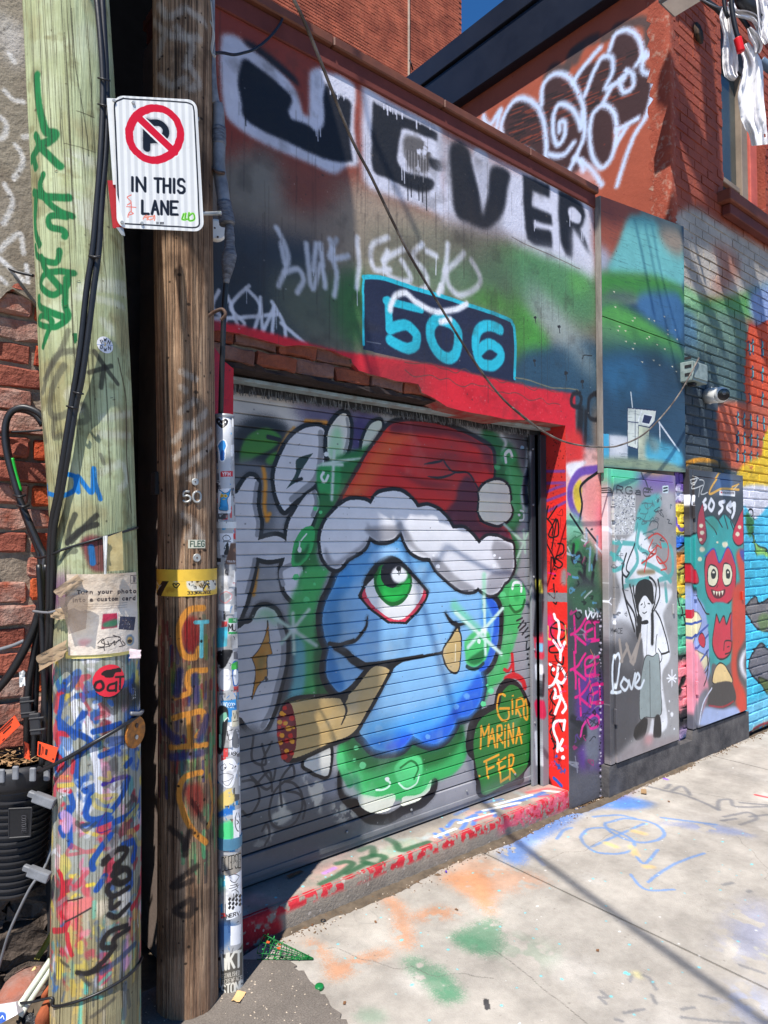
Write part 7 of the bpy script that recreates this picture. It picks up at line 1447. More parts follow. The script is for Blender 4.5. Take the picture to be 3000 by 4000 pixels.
quad_plate('back_plate', ((694, 628), (1000, 640), (1010, 1200), (735, 1190)), -.006, M_wht, sg); quad_plate('back_plate', ((700, 1160), (1000, 1160), (1020, 1470), (735, 1470)), -.009, M_red, sg); quad_plate('bracket', ((755, 1470), (800, 1470), (812, 1525), (790, 1520)), -.004, M_tin, sg)
for v_ in (.05, .33):
    a = sign_pt(.03, v_, -.012); b_ = sign_pt(.24, v_, -.012); tube('mounting_bar', [a, b_], .006, M_tin, sg, 6, 1, False)
# ------------------------------------------------------------------ cables on the green pole
def cable(pts, r, label, m=None, seg=10, name='cable', **kw): return tag(tube(name, pts, r, m or M_blk, None, seg, **kw), label, 'cable')
view(*VL); a = [pv(610, -120, 1.95), pv(628, 0, 1.945), pv(655, 300, 1.94), pv(668, 600, 1.94), pv(652, 1000, 1.935), pv(625, 1350, 1.935), pv(600, 1620, 1.935)]
view(*VM); a += [pv(560, 230, 1.935), pv(520, 600, 1.935), pv(470, 920, 1.94), pv(425, 1200, 1.94), pv(375, 1520, 1.95)]
view(*V2_); a += [pv(372, 1000, 1.97), pv(355, 1250, 1.99), pv(350, 1500, 2.0), pv(345, 1800, 2.02), pv(335, 2050, 2.04), pv(320, 2212, 2.05), pv(310, 2500, 2.08), pv(300, 2720, 2.1)]
cable(a, .0088, 'thick black cable running down the face of the green pole')
view(*VL); a = [pv(650, -120, 1.955), pv(662, 0, 1.95), pv(690, 500, 1.95), pv(690, 900, 1.945), pv(660, 1300, 1.94), pv(640, 1620, 1.94)]
view(*VM); a += [pv(605, 230, 1.937), pv(572, 500, 1.937), pv(530, 800, 1.94), pv(490, 980, 1.945), pv(450, 1230, 1.945), pv(400, 1520, 1.955)]
view(*V2_); a += [pv(390, 1050, 1.97), pv(380, 1300, 1.99), pv(375, 1500, 2.0), pv(372, 1800, 2.02), pv(365, 2212, 2.06), pv(350, 2700, 2.1)]
cable(a, .0085, 'second black cable twisting beside the first on the green pole')
view(*VM)
for x, y in ((470, 980), (508, 888)): tube('cable_tie', [pv(x - 38, y - 8, 1.935), pv(x, y + 2, 1.925), pv(x + 32, y + 6, 1.935)], .003, M_blk, gp, 6, 4)
view(*VL)
for x, y in ((668, 510), (668, 680)): tube('cable_tie', [pv(x - 32, y - 6, 1.935), pv(x, y + 2, 1.925), pv(x + 45, y + 12, 1.94)], .003, M_blk, gp, 6, 4)
view(*VM); tube('cable_tie', [pv(578, 0, 1.93), pv(615, 8, 1.92), pv(650, 4, 1.93)], .004, M_blk, gp, 6, 4)
view(*V2_)
lp = '330,262 280,210 215,178 150,170 85,200 45,270 35,380 55,520 100,690 150,850 215,1010 285,1170 320,1250 300,1400 295,1600 270,1800 235,2000 200,2212 195,2450 190,2700'
Ds = list(np.linspace(2.16, 2.1, 13)) + [2.08, 2.07, 2.07, 2.07, 2.07, 2.08, 2.1]
cable([pv(q[0], q[1], d) for q, d in zip(parse(lp), Ds)], .0105, 'black cable looping over the brick wall with a green tape stripe')
lp = '335,300 290,235 225,200 160,190 110,205 75,270 70,380 95,540 140,740 190,900 250,1060 310,1220 325,1350 320,1600 300,1850 265,2100 240,2300 225,2720'
cable([pv(q[0] - 28, q[1] - 6, 2.19) for q in parse(lp)], .0105, 'inner strand of the cable loop in front of the bricks')
tube('tape_band', [pv(88, 535, 2.128), pv(112, 640, 2.124), pv(150, 772, 2.12)], .0055, mat('green_tape', (30, 150, 50), rough=.4), bpy.data.objects['cable.002'], 8)
for x, y, D_ in ((140, 808, 2.1), (165, 880, 2.1)): tube('cable_tie', [pv(x - 42, y - 6, D_), pv(x, y + 4, D_ - .018), pv(x + 42, y - 8, D_)], .004, M_blk, bpy.data.objects['cable.002'], 6, 4)
cable([pv(q[0], q[1], 2.05) for q in parse('300,1560 265,1700 200,1860 120,2010 40,2130 -60,2240')], .0125, 'thick black cable branching down to the left edge')
cable([pv(q[0], q[1], 2.12) for q in parse('-60,1925 20,1905 100,1880 170,1850')], .006, 'thin grey cable entering the bundle from the left', M_gry)
cable([pv(q[0], q[1], 2.09) for q in parse('330,1300 312,1600 270,1850 262,2100 250,2400 245,2720')], .0095, 'black cable at the back of the bundle above the canister')
cable([pv(q[0], q[1], 2.03) for q in parse('280,1300 300,1650 310,1900 320,2212 318,2500 300,2740')], .009, 'black cable with a yellow stripe going into the canister')
cable([pv(q[0], q[1], 2.2) for q in parse('80,345 200,340 330,330')], .0035, 'thin black wire crossing the bricks behind the loop')
cable([pv(q[0], q[1], 2.24) for q in parse('-40,-840 60,-830 130,-805 240,-780')], .005, 'thin black wire across the grey stucco at the left edge')
view(*V2_)
cable([on(GP, 960, 1032, .004), on(GP, 900, 1050, .004), on(GP, 700, 1115, .004), on(GP, 500, 1185, .004), pv(400, 1215, 1.975), pv(300, 1250, 2.0), pv(255, 1245, 2.03)], .0038, 'black lashing wire tied round the green pole above the flyer', seg=6)
cable([on(GP, 480, 1605, .004), pv(380, 1640, 1.98), pv(320, 1645, 1.995), pv(240, 1635, 2.03)], .004, 'grey strap holding the cable bundle below the lashing wire', M_gry, 6)
view(*VP_)
cable([pv(365, 1025, 2.0), pv(560, 930, 1.975), on(GP, 700, 850, .006), on(GP, 900, 740, .006), on(GP, 1100, 630, .006), on(GP, 1240, 545, .006), on(GP, 1300, 500, .005)], .0058, 'slanting black cable from the canister across the painted pole')
tag(tube('cable_clamp', [on(GP, 1210, 495, .004), on(GP, 1270, 500, .012), on(GP, 1320, 480, .006)], .006, M_gry, None, 8), 'grey clamp holding the slanting cable on the pole', 'clamp')
view(*V3_)
cable([pv(120, 1715, 2.02), pv(330, 1700, 2.0), pv(560, 1655, 1.99), on(GP, 640, 1640, .004), on(GP, 850, 1660, .004), on(GP, 1080, 1620, .004), on(GP, 1300, 1530, .004), on(GP, 1430, 1430, .004), on(GP, 1490, 1330, .004)], .0042, 'dark wire wound round the foot of the green pole', seg=6)
cable([pv(575, -30, 2.08), pv(520, 150, 2.06), pv(460, 280, 2.05), pv(330, 460, 2.04), pv(180, 760, 2.05), pv(80, 1000, 2.06), pv(0, 1280, 2.08), pv(-60, 1450, 2.1)], .0042, 'thin grey cable hanging below the canister', M_gry, 6)
# ------------------------------------------------------------------ splice canister
can = thing('splice_canister', 'ribbed black splice canister hanging on the left beside the green pole', 'canister', tuple(dp(70, 3480, 2.1)))
ax = lambda y: Vector(dp(70 - (y - 3000) * .03, y, 2.1))
M_can = mat('canister_plastic', (40, 40, 43), rough=.5, spec=.45, var=.2, vscale=12, bump=.15, bscale=50)
def lathe(name, prof, m, parent, seg=40, smooth=True):
    V = []; Fc = []
    for c_, r in prof:
        for k in range(seg): a = 2 * math.pi * k / seg; V.append((c_.x + r * math.cos(a), c_.y + r * math.sin(a), c_.z))
    for i in range(len(prof) - 1):
        for k in range(seg): Fc.append((i*seg+k, i*seg+(k+1) % seg, (i+1)*seg+(k+1) % seg, (i+1)*seg+k))
    Fc += [tuple(range(seg)), tuple(range((len(prof)-1)*seg, len(prof)*seg))[::-1]]
    return mesh(name, V, Fc, m, parent, smooth)
prof = [(ax(3060), .1)]
for k in range(15):
    y = 3085 + k * 26; R = .1 - .0016 * k
    prof += [(ax(y), R - .006), (ax(y + 3), R - .006), (ax(y + 6), R + .003), (ax(y + 10), R + .003), (ax(y + 13), R - .006)]
prof += [(ax(3480), .06)]
lathe('body', prof, M_can, can, smooth=False)
lathe('rim', [(ax(2965), .095), (ax(2968), .112), (ax(2985), .116), (ax(3035), .116), (ax(3050), .108), (ax(3062), .1)], M_can, can)
M_clip = mat('clip_plastic', (120, 122, 126), rough=.5, var=.25, vscale=20, bump=.2)
view(*VP_)
for x, y in ((425, 1290), (375, 2000)):
    p = pv(x, y, 1.99); cl = bmesh.new(); bbox(cl, -.032, .032, -.012, .012, -.014, .014, .004, 2); bbox(cl, -.05, -.02, -.008, .008, -.006, .012, .003); o = bmobj('clamp_clip', cl, M_clip, can); o.matrix_basis = Matrix.Translation(p) @ Matrix.Rotation(math.atan2(rt[1], rt[0]), 4, 'Z') @ Matrix.Rotation(.35, 4, 'Y')
for x, y in ((15, 1060), (150, 1030), (315, 1045), (450, 1040)):
    p = pv(x, y, 1.985 if x < 400 else 2.02); cl = bmesh.new(); bbox(cl, -.009, .009, -.005, .005, -.02, .02, .003); o = bmobj('buckle', cl, M_clip, can); o.matrix_basis = Matrix.Translation(p) @ Matrix.Rotation(math.atan2(rt[1], rt[0]), 4, 'Z')
a_ = [pv(85, 1375, 1.992), pv(305, 1365, 1.999), pv(290, 1640, 1.999), pv(85, 1655, 1.992)]
lb = sheet('nameplate', a_, mat('plate_dark', (30, 30, 32), rough=.5), None, None, can, .0002, 3)
joined('nameplate_border', [tube_vf([a_[i], a_[(i + 1) % 4]], .0022, 6, 1, False) for i in range(4)], M_can, can)
tx = []
for i, ch in enumerate('COYOTE'):
    for st in GL[ch]: tx.append(tube_vf([pv(250 - q[1] * 42, 1440 + i * 28 + q[0] * 20, 1.9905) for q in parse(st)], .0009, 5, 1, False))
joined('nameplate_letters', tx, mat('letters_grey', (64, 64, 68), rough=.5), can)
M_chip = mat('dry_leaf_litter', (176, 140, 100), col2=(110, 84, 60), vscale=40, rough=.95)
V, Fc = [], []
for k in range(160):
    a = random.uniform(0, 6.28); r = random.uniform(.02, .09); c_ = ax(2962) + Vector((r * math.cos(a), r * math.sin(a), random.uniform(-.002, .012))); d_ = Vector((random.uniform(-1, 1), random.uniform(-1, 1), random.uniform(-.4, .4))) * .012; e_ = Vector((-d_.y, d_.x, .2 * random.uniform(-.01, .01))) * .35; b = len(V); V += [c_ - d_, c_ + e_, c_ + d_, c_ - e_]; Fc.append((b, b + 1, b + 2, b + 3))
tag(mesh('leaf_litter', V, Fc, M_chip), 'dry litter lying on top of the black canister', 'litter', kind='stuff')
M_otag = mat('orange_tag', (240, 82, 44), rough=.45, var=.05); M_ink = mat('tag_ink', (60, 26, 20), rough=.6)
def otag(px, D_, label, vert=True):
    P = [pv(x, y, D_) for x, y in px]; nn = (P[1] - P[0]).cross(P[3] - P[0]).normalized()
    if nn.dot(Vector(fw)) > 0: nn = -nn
    V = [p + nn * .0012 for p in P] + [p - nn * .0012 for p in P]; o = tag(mesh('cable_tag', V, [(0, 1, 2, 3), (7, 6, 5, 4)] + [(i, 4 + i, 4 + (i + 1) % 4, (i + 1) % 4) for i in range(4)], M_otag), label, 'tag', 'orange cable tags')
    q = lambda s, t: (P[0] * (1 - s) + P[1] * s) * (1 - t) + (P[3] * (1 - s) + P[2] * s) * t + nn * .0018
    bars = []
    for (s0, s1, t0, t1) in [(.06, .18, .1, .9), (.24, .27, .2, .85), (.31, .33, .2, .7), (.42, .54, .3, .7), (.85, .93, .72, .84)]: bars.append(([q(s0, t0), q(s1, t0), q(s1, t1), q(s0, t1)], [(0, 1, 2, 3)]))
    joined('print', bars, M_ink, o); return o
otag(((140, 478), (195, 570), (0, 760), (-50, 655)), 1.97, 'slanted orange cable tag at the left edge of the picture'); otag(((232, 728), (275, 752), (290, 905), (235, 885)), 2.01, 'narrow orange cable tag standing edge-on over the canister'); otag(((365, 728), (558, 790), (522, 935), (358, 862)), 1.99, 'wide orange cable tag between the canister and the painted pole')
view(*VP_)
for x, y, D_ in ((250, 400, 2.06), (340, 560, 2.0)):
    p = pv(x, y, D_); cl = bmesh.new(); bbox(cl, -.016, .016, -.006, .006, -.032, .032, .003); [bbox(cl, -.016, .03, -.008, .004, z_, z_ + .006, .002) for z_ in (-.02, .014)]; o = bmobj('label_holder', cl, M_can); o.matrix_basis = Matrix.Translation(p) @ Matrix.Rotation(math.atan2(rt[1], rt[0]), 4, 'Z') @ Matrix.Rotation(-.1, 4, 'Y'); tag(o, 'flat black label holder clipped to a cable %s' % ('below the white paper scrap' if x < 300 else 'above the wide orange tag'), 'label holder')
sheet('paper_scrap', [pv(190, 60, 2.0), pv(235, 40, 2.0), pv(245, 190, 2.0), pv(190, 205, 2.0)], M_wht, 'white paper scrap wrapped on a cable above the canister', 'paper')
# ------------------------------------------------------------------ pipe with stickers, taped riser above
CVc = Canvas('pipe_sticker_print', -.1, .1, -.05, 2.2, .001, CD.mp, (176, 176, 176)); c = CVc
view(830, 1600, 150 / 276); rr = random.Random(4)
pal = [(236, 236, 236), (30, 30, 34), (40, 140, 200), (200, 200, 206), (120, 120, 124), (214, 60, 60), (90, 90, 96), (236, 236, 236), (60, 60, 64)]
for k in range(150):
    x = rr.uniform(20, 190); y = rr.uniform(40, 4200); w_, h_ = rr.uniform(10, 50), rr.uniform(20, 90); c.fill([(x, y, 0), (x + w_, y + rr.uniform(-8, 8), 0), (x + w_, y + h_, 0), (x, y + h_, 0)], rr.choice(pal), 1, smooth=False, op=.9, tear=.3)
for k in range(200):
    x = rr.uniform(20, 190); y = rr.uniform(40, 4200); c.stroke([(x, y, 0), (x + rr.uniform(-14, 14), y + rr.uniform(-20, 20), 0), (x + rr.uniform(-14, 14), y + rr.uniform(-30, 30), 0)], 3, rr.choice([BLK, (220, 220, 220), (40, 120, 200)]), op=.8)
c.fill('40,50 130,60 120,600 60,560', (190, 192, 196), 4, tear=.2)
c.fill('70,135 32,100 28,75 50,62 70,78 92,64 112,80 105,105', BLK, .6, out=(236, 236, 238), ow=4); c.dot(48, 88, 6, (240, 240, 242), sx=.8); c.dot(92, 90, 6, (240, 240, 242), sx=.8); c.stroke('58,98 70,106 82,98', 3, (240, 240, 242))
c.fill('52,230 70,215 95,222 108,260 95,290 88,365 55,365 45,300 35,260', (240, 240, 242), 1); c.fill('58,235 72,222 88,230 98,265 88,290 84,360 58,360 52,300 42,265', (56, 140, 206), 1); c.fill('62,300 84,300 82,360 60,360', (30, 80, 150), 2)
c.fill('60,445 145,440 145,480 60,485', (206, 40, 52), 1, smooth=False); letters(c, 'YFH', 72, 450, 14, 24, 6, 5, (240, 240, 240))
c.fill('42,572 135,565 130,745 42,748', (236, 236, 238), 1, smooth=False); c.fill('55,690 60,640 70,600 50,575 85,600 110,595 130,570 118,620 105,650 112,720 60,722', (52, 156, 214), 1, out=BLK, ow=2); c.dot(70, 620, 12, (240, 190, 60)); c.dot(95, 620, 12, (240, 190, 60)); c.dot(70, 620, 4, BLK); c.dot(95, 620, 4, BLK); c.stroke('75,645 90,645', 5, (240, 200, 80))
letters(c, '10', 134, 565, 10, 50, 4, 5, BLK); letters(c, 'NOTE', 92, 805, 12, 26, 3, 3, BLK)
c.fill('52,890 148,890 148,1020 120,1040 60,1045', (236, 236, 238), 1, smooth=False); c.fill('85,1040 95,990 110,950 120,1000 115,1040', BLK, 1); c.stroke('75,920 90,905 110,905 130,925 120,940 85,940 75,920', 4, BLK); c.stroke('80,950 130,950', 5, BLK); c.stroke('100,960 85,1000 100,1000 90,1030', 3, BLK)
c.fill('148,890 185,892 185,935 150,930', (206, 36, 44), 1, smooth=False); c.fill('130,960 195,960 200,1110 90,1110', (96, 66, 50), 2, smooth=False); c.dot(165, 1010, 16, (150, 106, 78)); letters(c, 'TOULOUSE', 105, 1085, 8, 12, 2, 2.4, (226, 226, 230))
c.fill('45,1200 150,1210 150,1300 60,1310', (226, 226, 228), 3, tear=.25); c.stroke('60,1330 100,1310 140,1340 100,1390 60,1370 60,1330', 6, (226, 140, 140)); c.fill('45,1395 130,1400 120,1450 45,1440', (232, 232, 230), 1, smooth=False)
c.fill('115,1500 190,1498 190,1610 118,1615', (240, 240, 240), 1, smooth=False); c.fill('115,1500 190,1498 190,1532 115,1535', (44, 160, 80), 1, smooth=False); c.fill('115,1598 190,1596 190,1612 115,1614', (44, 160, 80), 1, smooth=False); letters(c, 'HEL', 150, 1506, 9, 16, 3, 2.6, (230, 240, 230)); letters(c, 'MUS', 118, 1545, 22, 46, 5, 7, BLK)
c.fill('30,1570 110,1560 105,1700 30,1710', (70, 190, 214), 2, smooth=False)
c.fill('30,1740 140,1730 120,1800 90,1850 60,1860 40,1820', BLK, 2, tear=.3); c.fill('60,1880 130,1880 120,2010 45,1990', (230, 230, 232), 1, tear=.2)
c.fill('140,1830 185,1820 188,1960 150,1985', (40, 96, 170), 1, smooth=True); c.fill('140,1830 185,1815 185,1860 138,1870', (60, 170, 70), 1); c.fill('150,1880 180,1880 180,1970 155,1975', (240, 240, 240), 1)
c.fill('60,2090 170,2080 175,2200 110,2212 60,2150', (50, 140, 206), 2, smooth=False); letters(c, 'Windsor'.upper(), 62, 2100, 12, 34, 3, 4, (236, 240, 244), rot=8)
view(830, 2700, 150 / 276)
c.fill('40,130 105,120 110,230 80,420 35,420', (36, 38, 40), 2); c.fill('60,170 100,150 105,200 75,230 70,390 55,390 55,220', (130, 190, 160), 2); c.stroke('85,215 110,190 118,205', 6, (226, 230, 226)); c.fill('140,140 190,130 190,250 140,260', (214, 206, 180), 1, smooth=False)
for q in ('150,160 160,200 170,150', '175,160 180,200', '148,220 185,215'): c.stroke(q, 4, (90, 80, 60))
c.fill('110,285 195,275 195,440 125,470', (226, 226, 228), 1, smooth=False); c.fill('150,290 190,285 190,400 145,400', (110, 112, 116), 2, tear=.3); c.stroke('118,310 118,350 140,345', 4, BLK); letters(c, 'ASK', 132, 440, 14, 24, 3, 4, BLK)
c.fill('40,520 90,490 150,490 178,560 160,640 140,690 100,690 50,650 25,590', (238, 238, 240), 1)
for q in ('60,540 90,520 100,550 70,570 60,540', '120,520 150,540 140,560 165,545', '50,600 100,590 150,610 120,640 80,650', '70,640 110,680 150,620'): c.stroke(q, 3, (70, 70, 74))
c.dot(92, 550, 6, BLK); c.dot(165, 545, 6, BLK)
c.fill('40,760 140,700 150,830 50,860', (226, 200, 120), 4, tear=.3); c.fill('40,870 140,820 150,880 50,900', (40, 110, 190), 6, tear=.25); c.fill('50,960 150,940 150,1060 60,1080', (80, 206, 130), 10); c.fill('145,860 205,840 205,1040 150,1060', (230, 230, 232), 1, smooth=False); c.stroke('170,880 160,950 180,1010 200,940 185,880', 4, BLK); c.stroke('170,930 190,960', 4, BLK); c.stroke('190,930 172,960', 4, BLK)
c.fill('65,1180 205,1140 205,1290 70,1315', (160, 152, 140), 1, smooth=False); letters(c, 'BLEPSE', 72, 1195, 16, 95, 7, 9, (40, 38, 36), slope=-.14); letters(c, 'BLEPSE', 74, 1200, 13, 84, 10, 3, (220, 214, 200), slope=-.14)
c.fill('95,1325 205,1290 205,1600 100,1645', (238, 238, 240), 1, smooth=False)
for q in ('120,1330 160,1320 190,1340 160,1380 130,1360', '130,1400 180,1390', '120,1420 190,1400', '140,1440 180,1420 170,1400', '165,1430 190,1460 160,1490 150,1460'): c.stroke(q, 4, (40, 40, 44))
for i in range(4):
    for j in range(3):
        x = 112 + i * 24; y = 1500 + j * 30 - i * 10 + (15 if i % 2 else 0); c.fill([(x, y, 0), (x + 12, y - 20, 0), (x + 24, y - 8, 0), (x + 12, y + 12, 0)], (30, 30, 34), .5, smooth=False)
letters(c, 'NERV', 103, 1605, 17, 26, 7, 5, BLK, slope=-.15)
c.fill('40,1650 190,1700 130,1800 40,1850', (44, 90, 150), 20, op=.8); c.fill('130,1690 205,1680 200,1820 130,1830', (236, 236, 238), 1, smooth=False, tear=.2); c.fill('40,1330 80,1330 80,1420 40,1420', (60, 200, 160), 14, op=.7)
c.fill('60,1880 215,1820 215,2160 65,2200', (96, 92, 84), 1, smooth=False); letters(c, 'WKT', 68, 1890, 38, 110, 12, 17, (226, 222, 208), slope=-.1); letters(c, 'ESTABLISHED', 70, 2030, 9, 30, 3, 3.4, (206, 200, 186), slope=-.1); letters(c, 'SCREWFACE', 72, 2072, 12, 28, 4, 3.6, (206, 200, 186), slope=-.12); letters(c, 'STONE', 70, 2110, 24, 70, 8, 11, (226, 222, 208), slope=-.1)
c.cloud((90, 86, 82), .05, .62, .4, 7)
M_pipe = mat('sticker_pipe', (176, 176, 176), canvas=CVc, rough=.4, spec=.45, bump=.15, bscale=60)
pipe = thing('conduit_pipe', 'steel pipe plastered with stickers between brown pole and shutter', 'pipe', CD.at(0)[0])
zt = float(dp(875, 1622, 2.5)[2]); CD.build('tube', .0, zt, M_pipe, pipe, CVc, 32, .1)
lathe('rim', [(Vector(CD.at(zt)[0]) + Vector((0, 0, d_)), CD.at(zt)[1] + e_) for d_, e_ in ((-.012, .0005), (-.01, .002), (.001, .002), (.0015, -.004))], M_gal, pipe, 28)
def strap(y0, h, m, nm='strap'):
    view(0, 0, 1.0001); z = on(CD, 900, y0).z; c_, r = CD.at(z); lathe(nm, [(Vector((c_[0], c_[1], z + d_)), r + e_) for d_, e_ in ((-h, .001), (-h, .0035), (h, .0035), (h, .001))], m, pipe, 28, False); tube('strap_ear', [CD.surf(-.055, z, .002), CD.surf(-.085, z, .03)], .004, m, pipe, 6, 1, False)
strap(2050, .012, M_wht); strap(3300, .02, mat('blue_strap', (96, 150, 180), rough=.4, metal=.3))
for u_, z_, r_, w2, h2 in ((.02, 1.52, 0, .03, .05), (.012, 1.40, 0, .034, .03), (.03, 1.29, 0, .03, .045), (-.02, 1.62, 0, .03, .07), (.015, 1.08, 0, .03, .04), (-.01, .93, 0, .045, .04), (.02, .62, 0, .03, .06), (-.012, 1.75, 0, .034, .05), (.02, 1.18, 0, .026, .03)):
    CD.patch('sticker', CVc, M_pipe, pipe, u_ - w2 / 2, u_ + w2 / 2, z_ - h2, z_ + h2 * .2, .0016, 5, 3, .003)
M_riser = mat('grey_riser', (150, 150, 152), col2=(104, 104, 108), vscale=16, rough=.5, metal=.2, bump=.5, bscale=30)
M_tape2 = mat('duct_tape', (124, 126, 132), col2=(60, 60, 66), vscale=30, rough=.35, spec=.5, bump=1, bscale=40, stretch=(1, 1, 4), bdist=.006)
rs = thing('taped_riser', 'grey cable riser wrapped in duct tape beside the top of the brown pole', 'cable riser', tuple(dp(875, 1640, 2.45)))
view(820, 0, 300 / 737)
tube('wire_bundle', [pv(22, -300, 2.44), pv(26, 0, 2.44), pv(22, 400, 2.44), pv(30, 800, 2.44), pv(50, 1000, 2.45)], [.008, .008, .01, .014, .018], M_riser, rs, 10)
tube('riser', [pv(78, 1000, 2.45), pv(85, 1150, 2.45), pv(86, 1400, 2.45), pv(84, 1600, 2.45), pv(112, 1780, 2.45), pv(135, 1950, 2.45)], [.018, .0215, .0235, .0235, .0235, .0235], M_riser, rs, 16)
tube('tape_wrap', [pv(84, 1230, 2.45), pv(86, 1330, 2.45), pv(86, 1390, 2.45)], .0255, M_tape2, rs, 16, jit=.02); tube('tape_wrap', [pv(133, 1940, 2.45), pv(152, 2060, 2.45), pv(168, 2150, 2.45)], [.026, .028, .0285], M_tape2, rs, 16, jit=.03)
view(820, 800, 200 / 492)
tube('tape_wrap', [pv(185, 200, 2.45), pv(188, 300, 2.45), pv(190, 400, 2.45), pv(188, 480, 2.45), pv(175, 580, 2.45), pv(160, 700, 2.45), pv(155, 760, 2.45)], [.014, .018, .0185, .0255, .024, .014, .0095], M_tape2, rs, 14, jit=.04)
tube('cable_tail', [pv(157, 740, 2.45), pv(140, 950, 2.45), pv(125, 1300, 2.45), pv(112, 1700, 2.47), pv(104, 2050, 2.5), pv(110, 2200, 2.5)], .0098, M_blk, rs, 12)
view(820, 0, 300 / 737)
o = tube('pipe_clamp', [pv(5, 1590, 2.44), pv(60, 1645, 2.415), pv(140, 1660, 2.43)], .006, M_rust, rs, 6)
for q, l_ in (('8,0 30,300 12,480 55,540', 'pale wires'), ('2,200 40,330 20,500 50,550', 'pale wires')): tube('loose_wire', [pv(a_[0], a_[1], 2.41) for a_ in parse(q)], .003, mat('pale_wire', (176, 172, 164), rough=.6), rs, 6)
cable([pv(55, 508, 2.5), pv(130, 508, 2.6), pv(230, 525, 2.7), pv(330, 505, 2.75), pv(430, 470, 2.78), pv(560, 370, 2.85), pv(660, 250, 2.9), pv(700, 160, 2.95), pv(690, 95, 3.0), pv(660, 120, 3.02)], .0055, 'thin dark cable sagging from the riser up to the coping', seg=8)
view(820, 800, 200 / 492)
rb = thing('round_box', 'white round junction box half hidden behind the taped riser', 'junction box', tuple(pv(60, 250, 2.62))); nn = -Vector(fw) + Vector(rt) * .5
disc('base', pv(55, 255, 2.66), nn, .042, .02, M_wht, rb, 28, .004); disc('lid', pv(58, 245, 2.64), nn, .038, .008, M_wht, rb, 28, .003); disc('screw', pv(45, 225, 2.632), nn, .004, .003, M_rust, rb, 8); disc('screw', pv(75, 310, 2.632), nn, .004, .003, M_rust, rb, 8)
# ------------------------------------------------------------------ service wire and security camera
view(*VE); a = [pv(505, -60, 2.3), pv(525, 0, 2.32), pv(570, 90, 2.36), pv(650, 280, 2.44), pv(760, 560, 2.56), pv(870, 830, 2.7), pv(980, 1040, 2.82), pv(1100, 1290, 2.96), pv(1210, 1508, 3.1)]
view(*VH); a += [pv(1000, 300, 3.24), pv(1160, 560, 3.46), pv(1290, 730, 3.66), pv(1420, 840, 3.74)]
view(*VI); a += [Vector(hit(VW[0] + q[0] * VW[2], VW[1] + q[1] * VW[2], 1, 2.36)) for q in parse('0,1312 130,1420 300,1520 450,1560 600,1570 700,1558 850,1490 990,1350 1100,1200 1212,992')]
tag(tube('service_wire', a, [.0062] * 14 + [.0055] * 9, mat('wire_brown', (74, 64, 58), col2=(150, 140, 130), thr=.6, vscale=12, rough=.55), None, 8, 5), 'long sagging service wire crossing the lettering down to the camera box', 'wire')
sb = thing('camera_box', 'small pale weathered junction box on the wall above the security camera', 'junction box', tuple(pv(1215, 1170, 5.4)))
M_bx = mat('weathered_white', (150, 164, 160), col2=(110, 124, 120), vscale=14, rough=.55)
p0, p1 = hit(2706, 1412, 1, 2.38), hit(2764, 1502, 1, 2.38)
box('body', p0[0], p1[0], 2.38, 2.495, p1[2], p0[2] + .01, M_bx, sb, .008, 2); box('cover', p0[0] + .012, p1[0] - .012, 2.372, 2.3795, p1[2] + .02, p0[2], M_bx, sb, .003)
for z_ in (.04, .1, .16): box('slot', p0[0] - .004, p0[0] + .001, 2.39, 2.44, p1[2] + z_, p1[2] + z_ + .02, M_dark, sb, 0)
box('gland', p0[0] + .05, p0[0] + .1, 2.40, 2.45, p1[2] - .025, p1[2] - .001, M_dark, sb, .004)
cm = thing('security_camera', 'white bullet security camera under the pale junction box', 'security camera', tuple(pv(1290, 1285, 5.35)))
b0 = pv(1262, 1240, 5.38); b1 = pv(1345, 1232, 5.18); dd = (b1 - b0).normalized()
lathe_pts = [(0, .028), (.004, .036), (.05, .038), (.16, .039), (.175, .036), (.178, .03)]
def axial(name, c0, d, prof, m, parent, seg=28):
    a_, b_, d_ = frame_of(d); V = []; Fc = []
    for h, r in prof:
        for k in range(seg): t = 2*math.pi*k/seg; V.append(Vector(c0) + d_*h + (a_*math.cos(t) + b_*math.sin(t))*r)
    for i in range(len(prof) - 1):
        for k in range(seg): Fc.append((i*seg+k, i*seg+(k+1) % seg, (i+1)*seg+(k+1) % seg, (i+1)*seg+k))
    Fc += [tuple(range(seg))[::-1], tuple(range((len(prof)-1)*seg, len(prof)*seg))]; return mesh(name, V, Fc, m, parent, True)
sc_ = 1.45
axial('body', b0, dd, [(h * sc_, r * sc_) for h, r in lathe_pts], M_wht, cm)
fc = axial('face', b0 + dd * .165 * sc_, dd, [(0, .0), (.02, .031 * sc_), (.0285, .0315 * sc_), (.030, .028 * sc_)], mat('camera_black', (26, 28, 32), rough=.15, spec=.6, bump=0), cm)
axial('lens', b0 + dd * .182 * sc_ + Vector((0, 0, .012)), dd, [(0, .012 * sc_), (.006, .012 * sc_), (.008, .009 * sc_)], mat('lens_grey', (90, 96, 104), rough=.1, spec=.8, bump=0), cm, 16)
axial('visor', b0 + dd * .02, dd, [(0, .041 * sc_), (.14 * sc_, .0412 * sc_), (.14 * sc_, .039 * sc_), (0, .0388 * sc_)], M_wht, cm)
tube('arm', [b0 + dd * .06 + Vector((0, 0, -.05)), pv(1235, 1250, 5.46), pv(1205, 1220, 5.52), Vector((pv(1205, 1200, 5.5).x, 2.499, pv(1205, 1200, 5.5).z))], .016, M_wht, cm, 10)
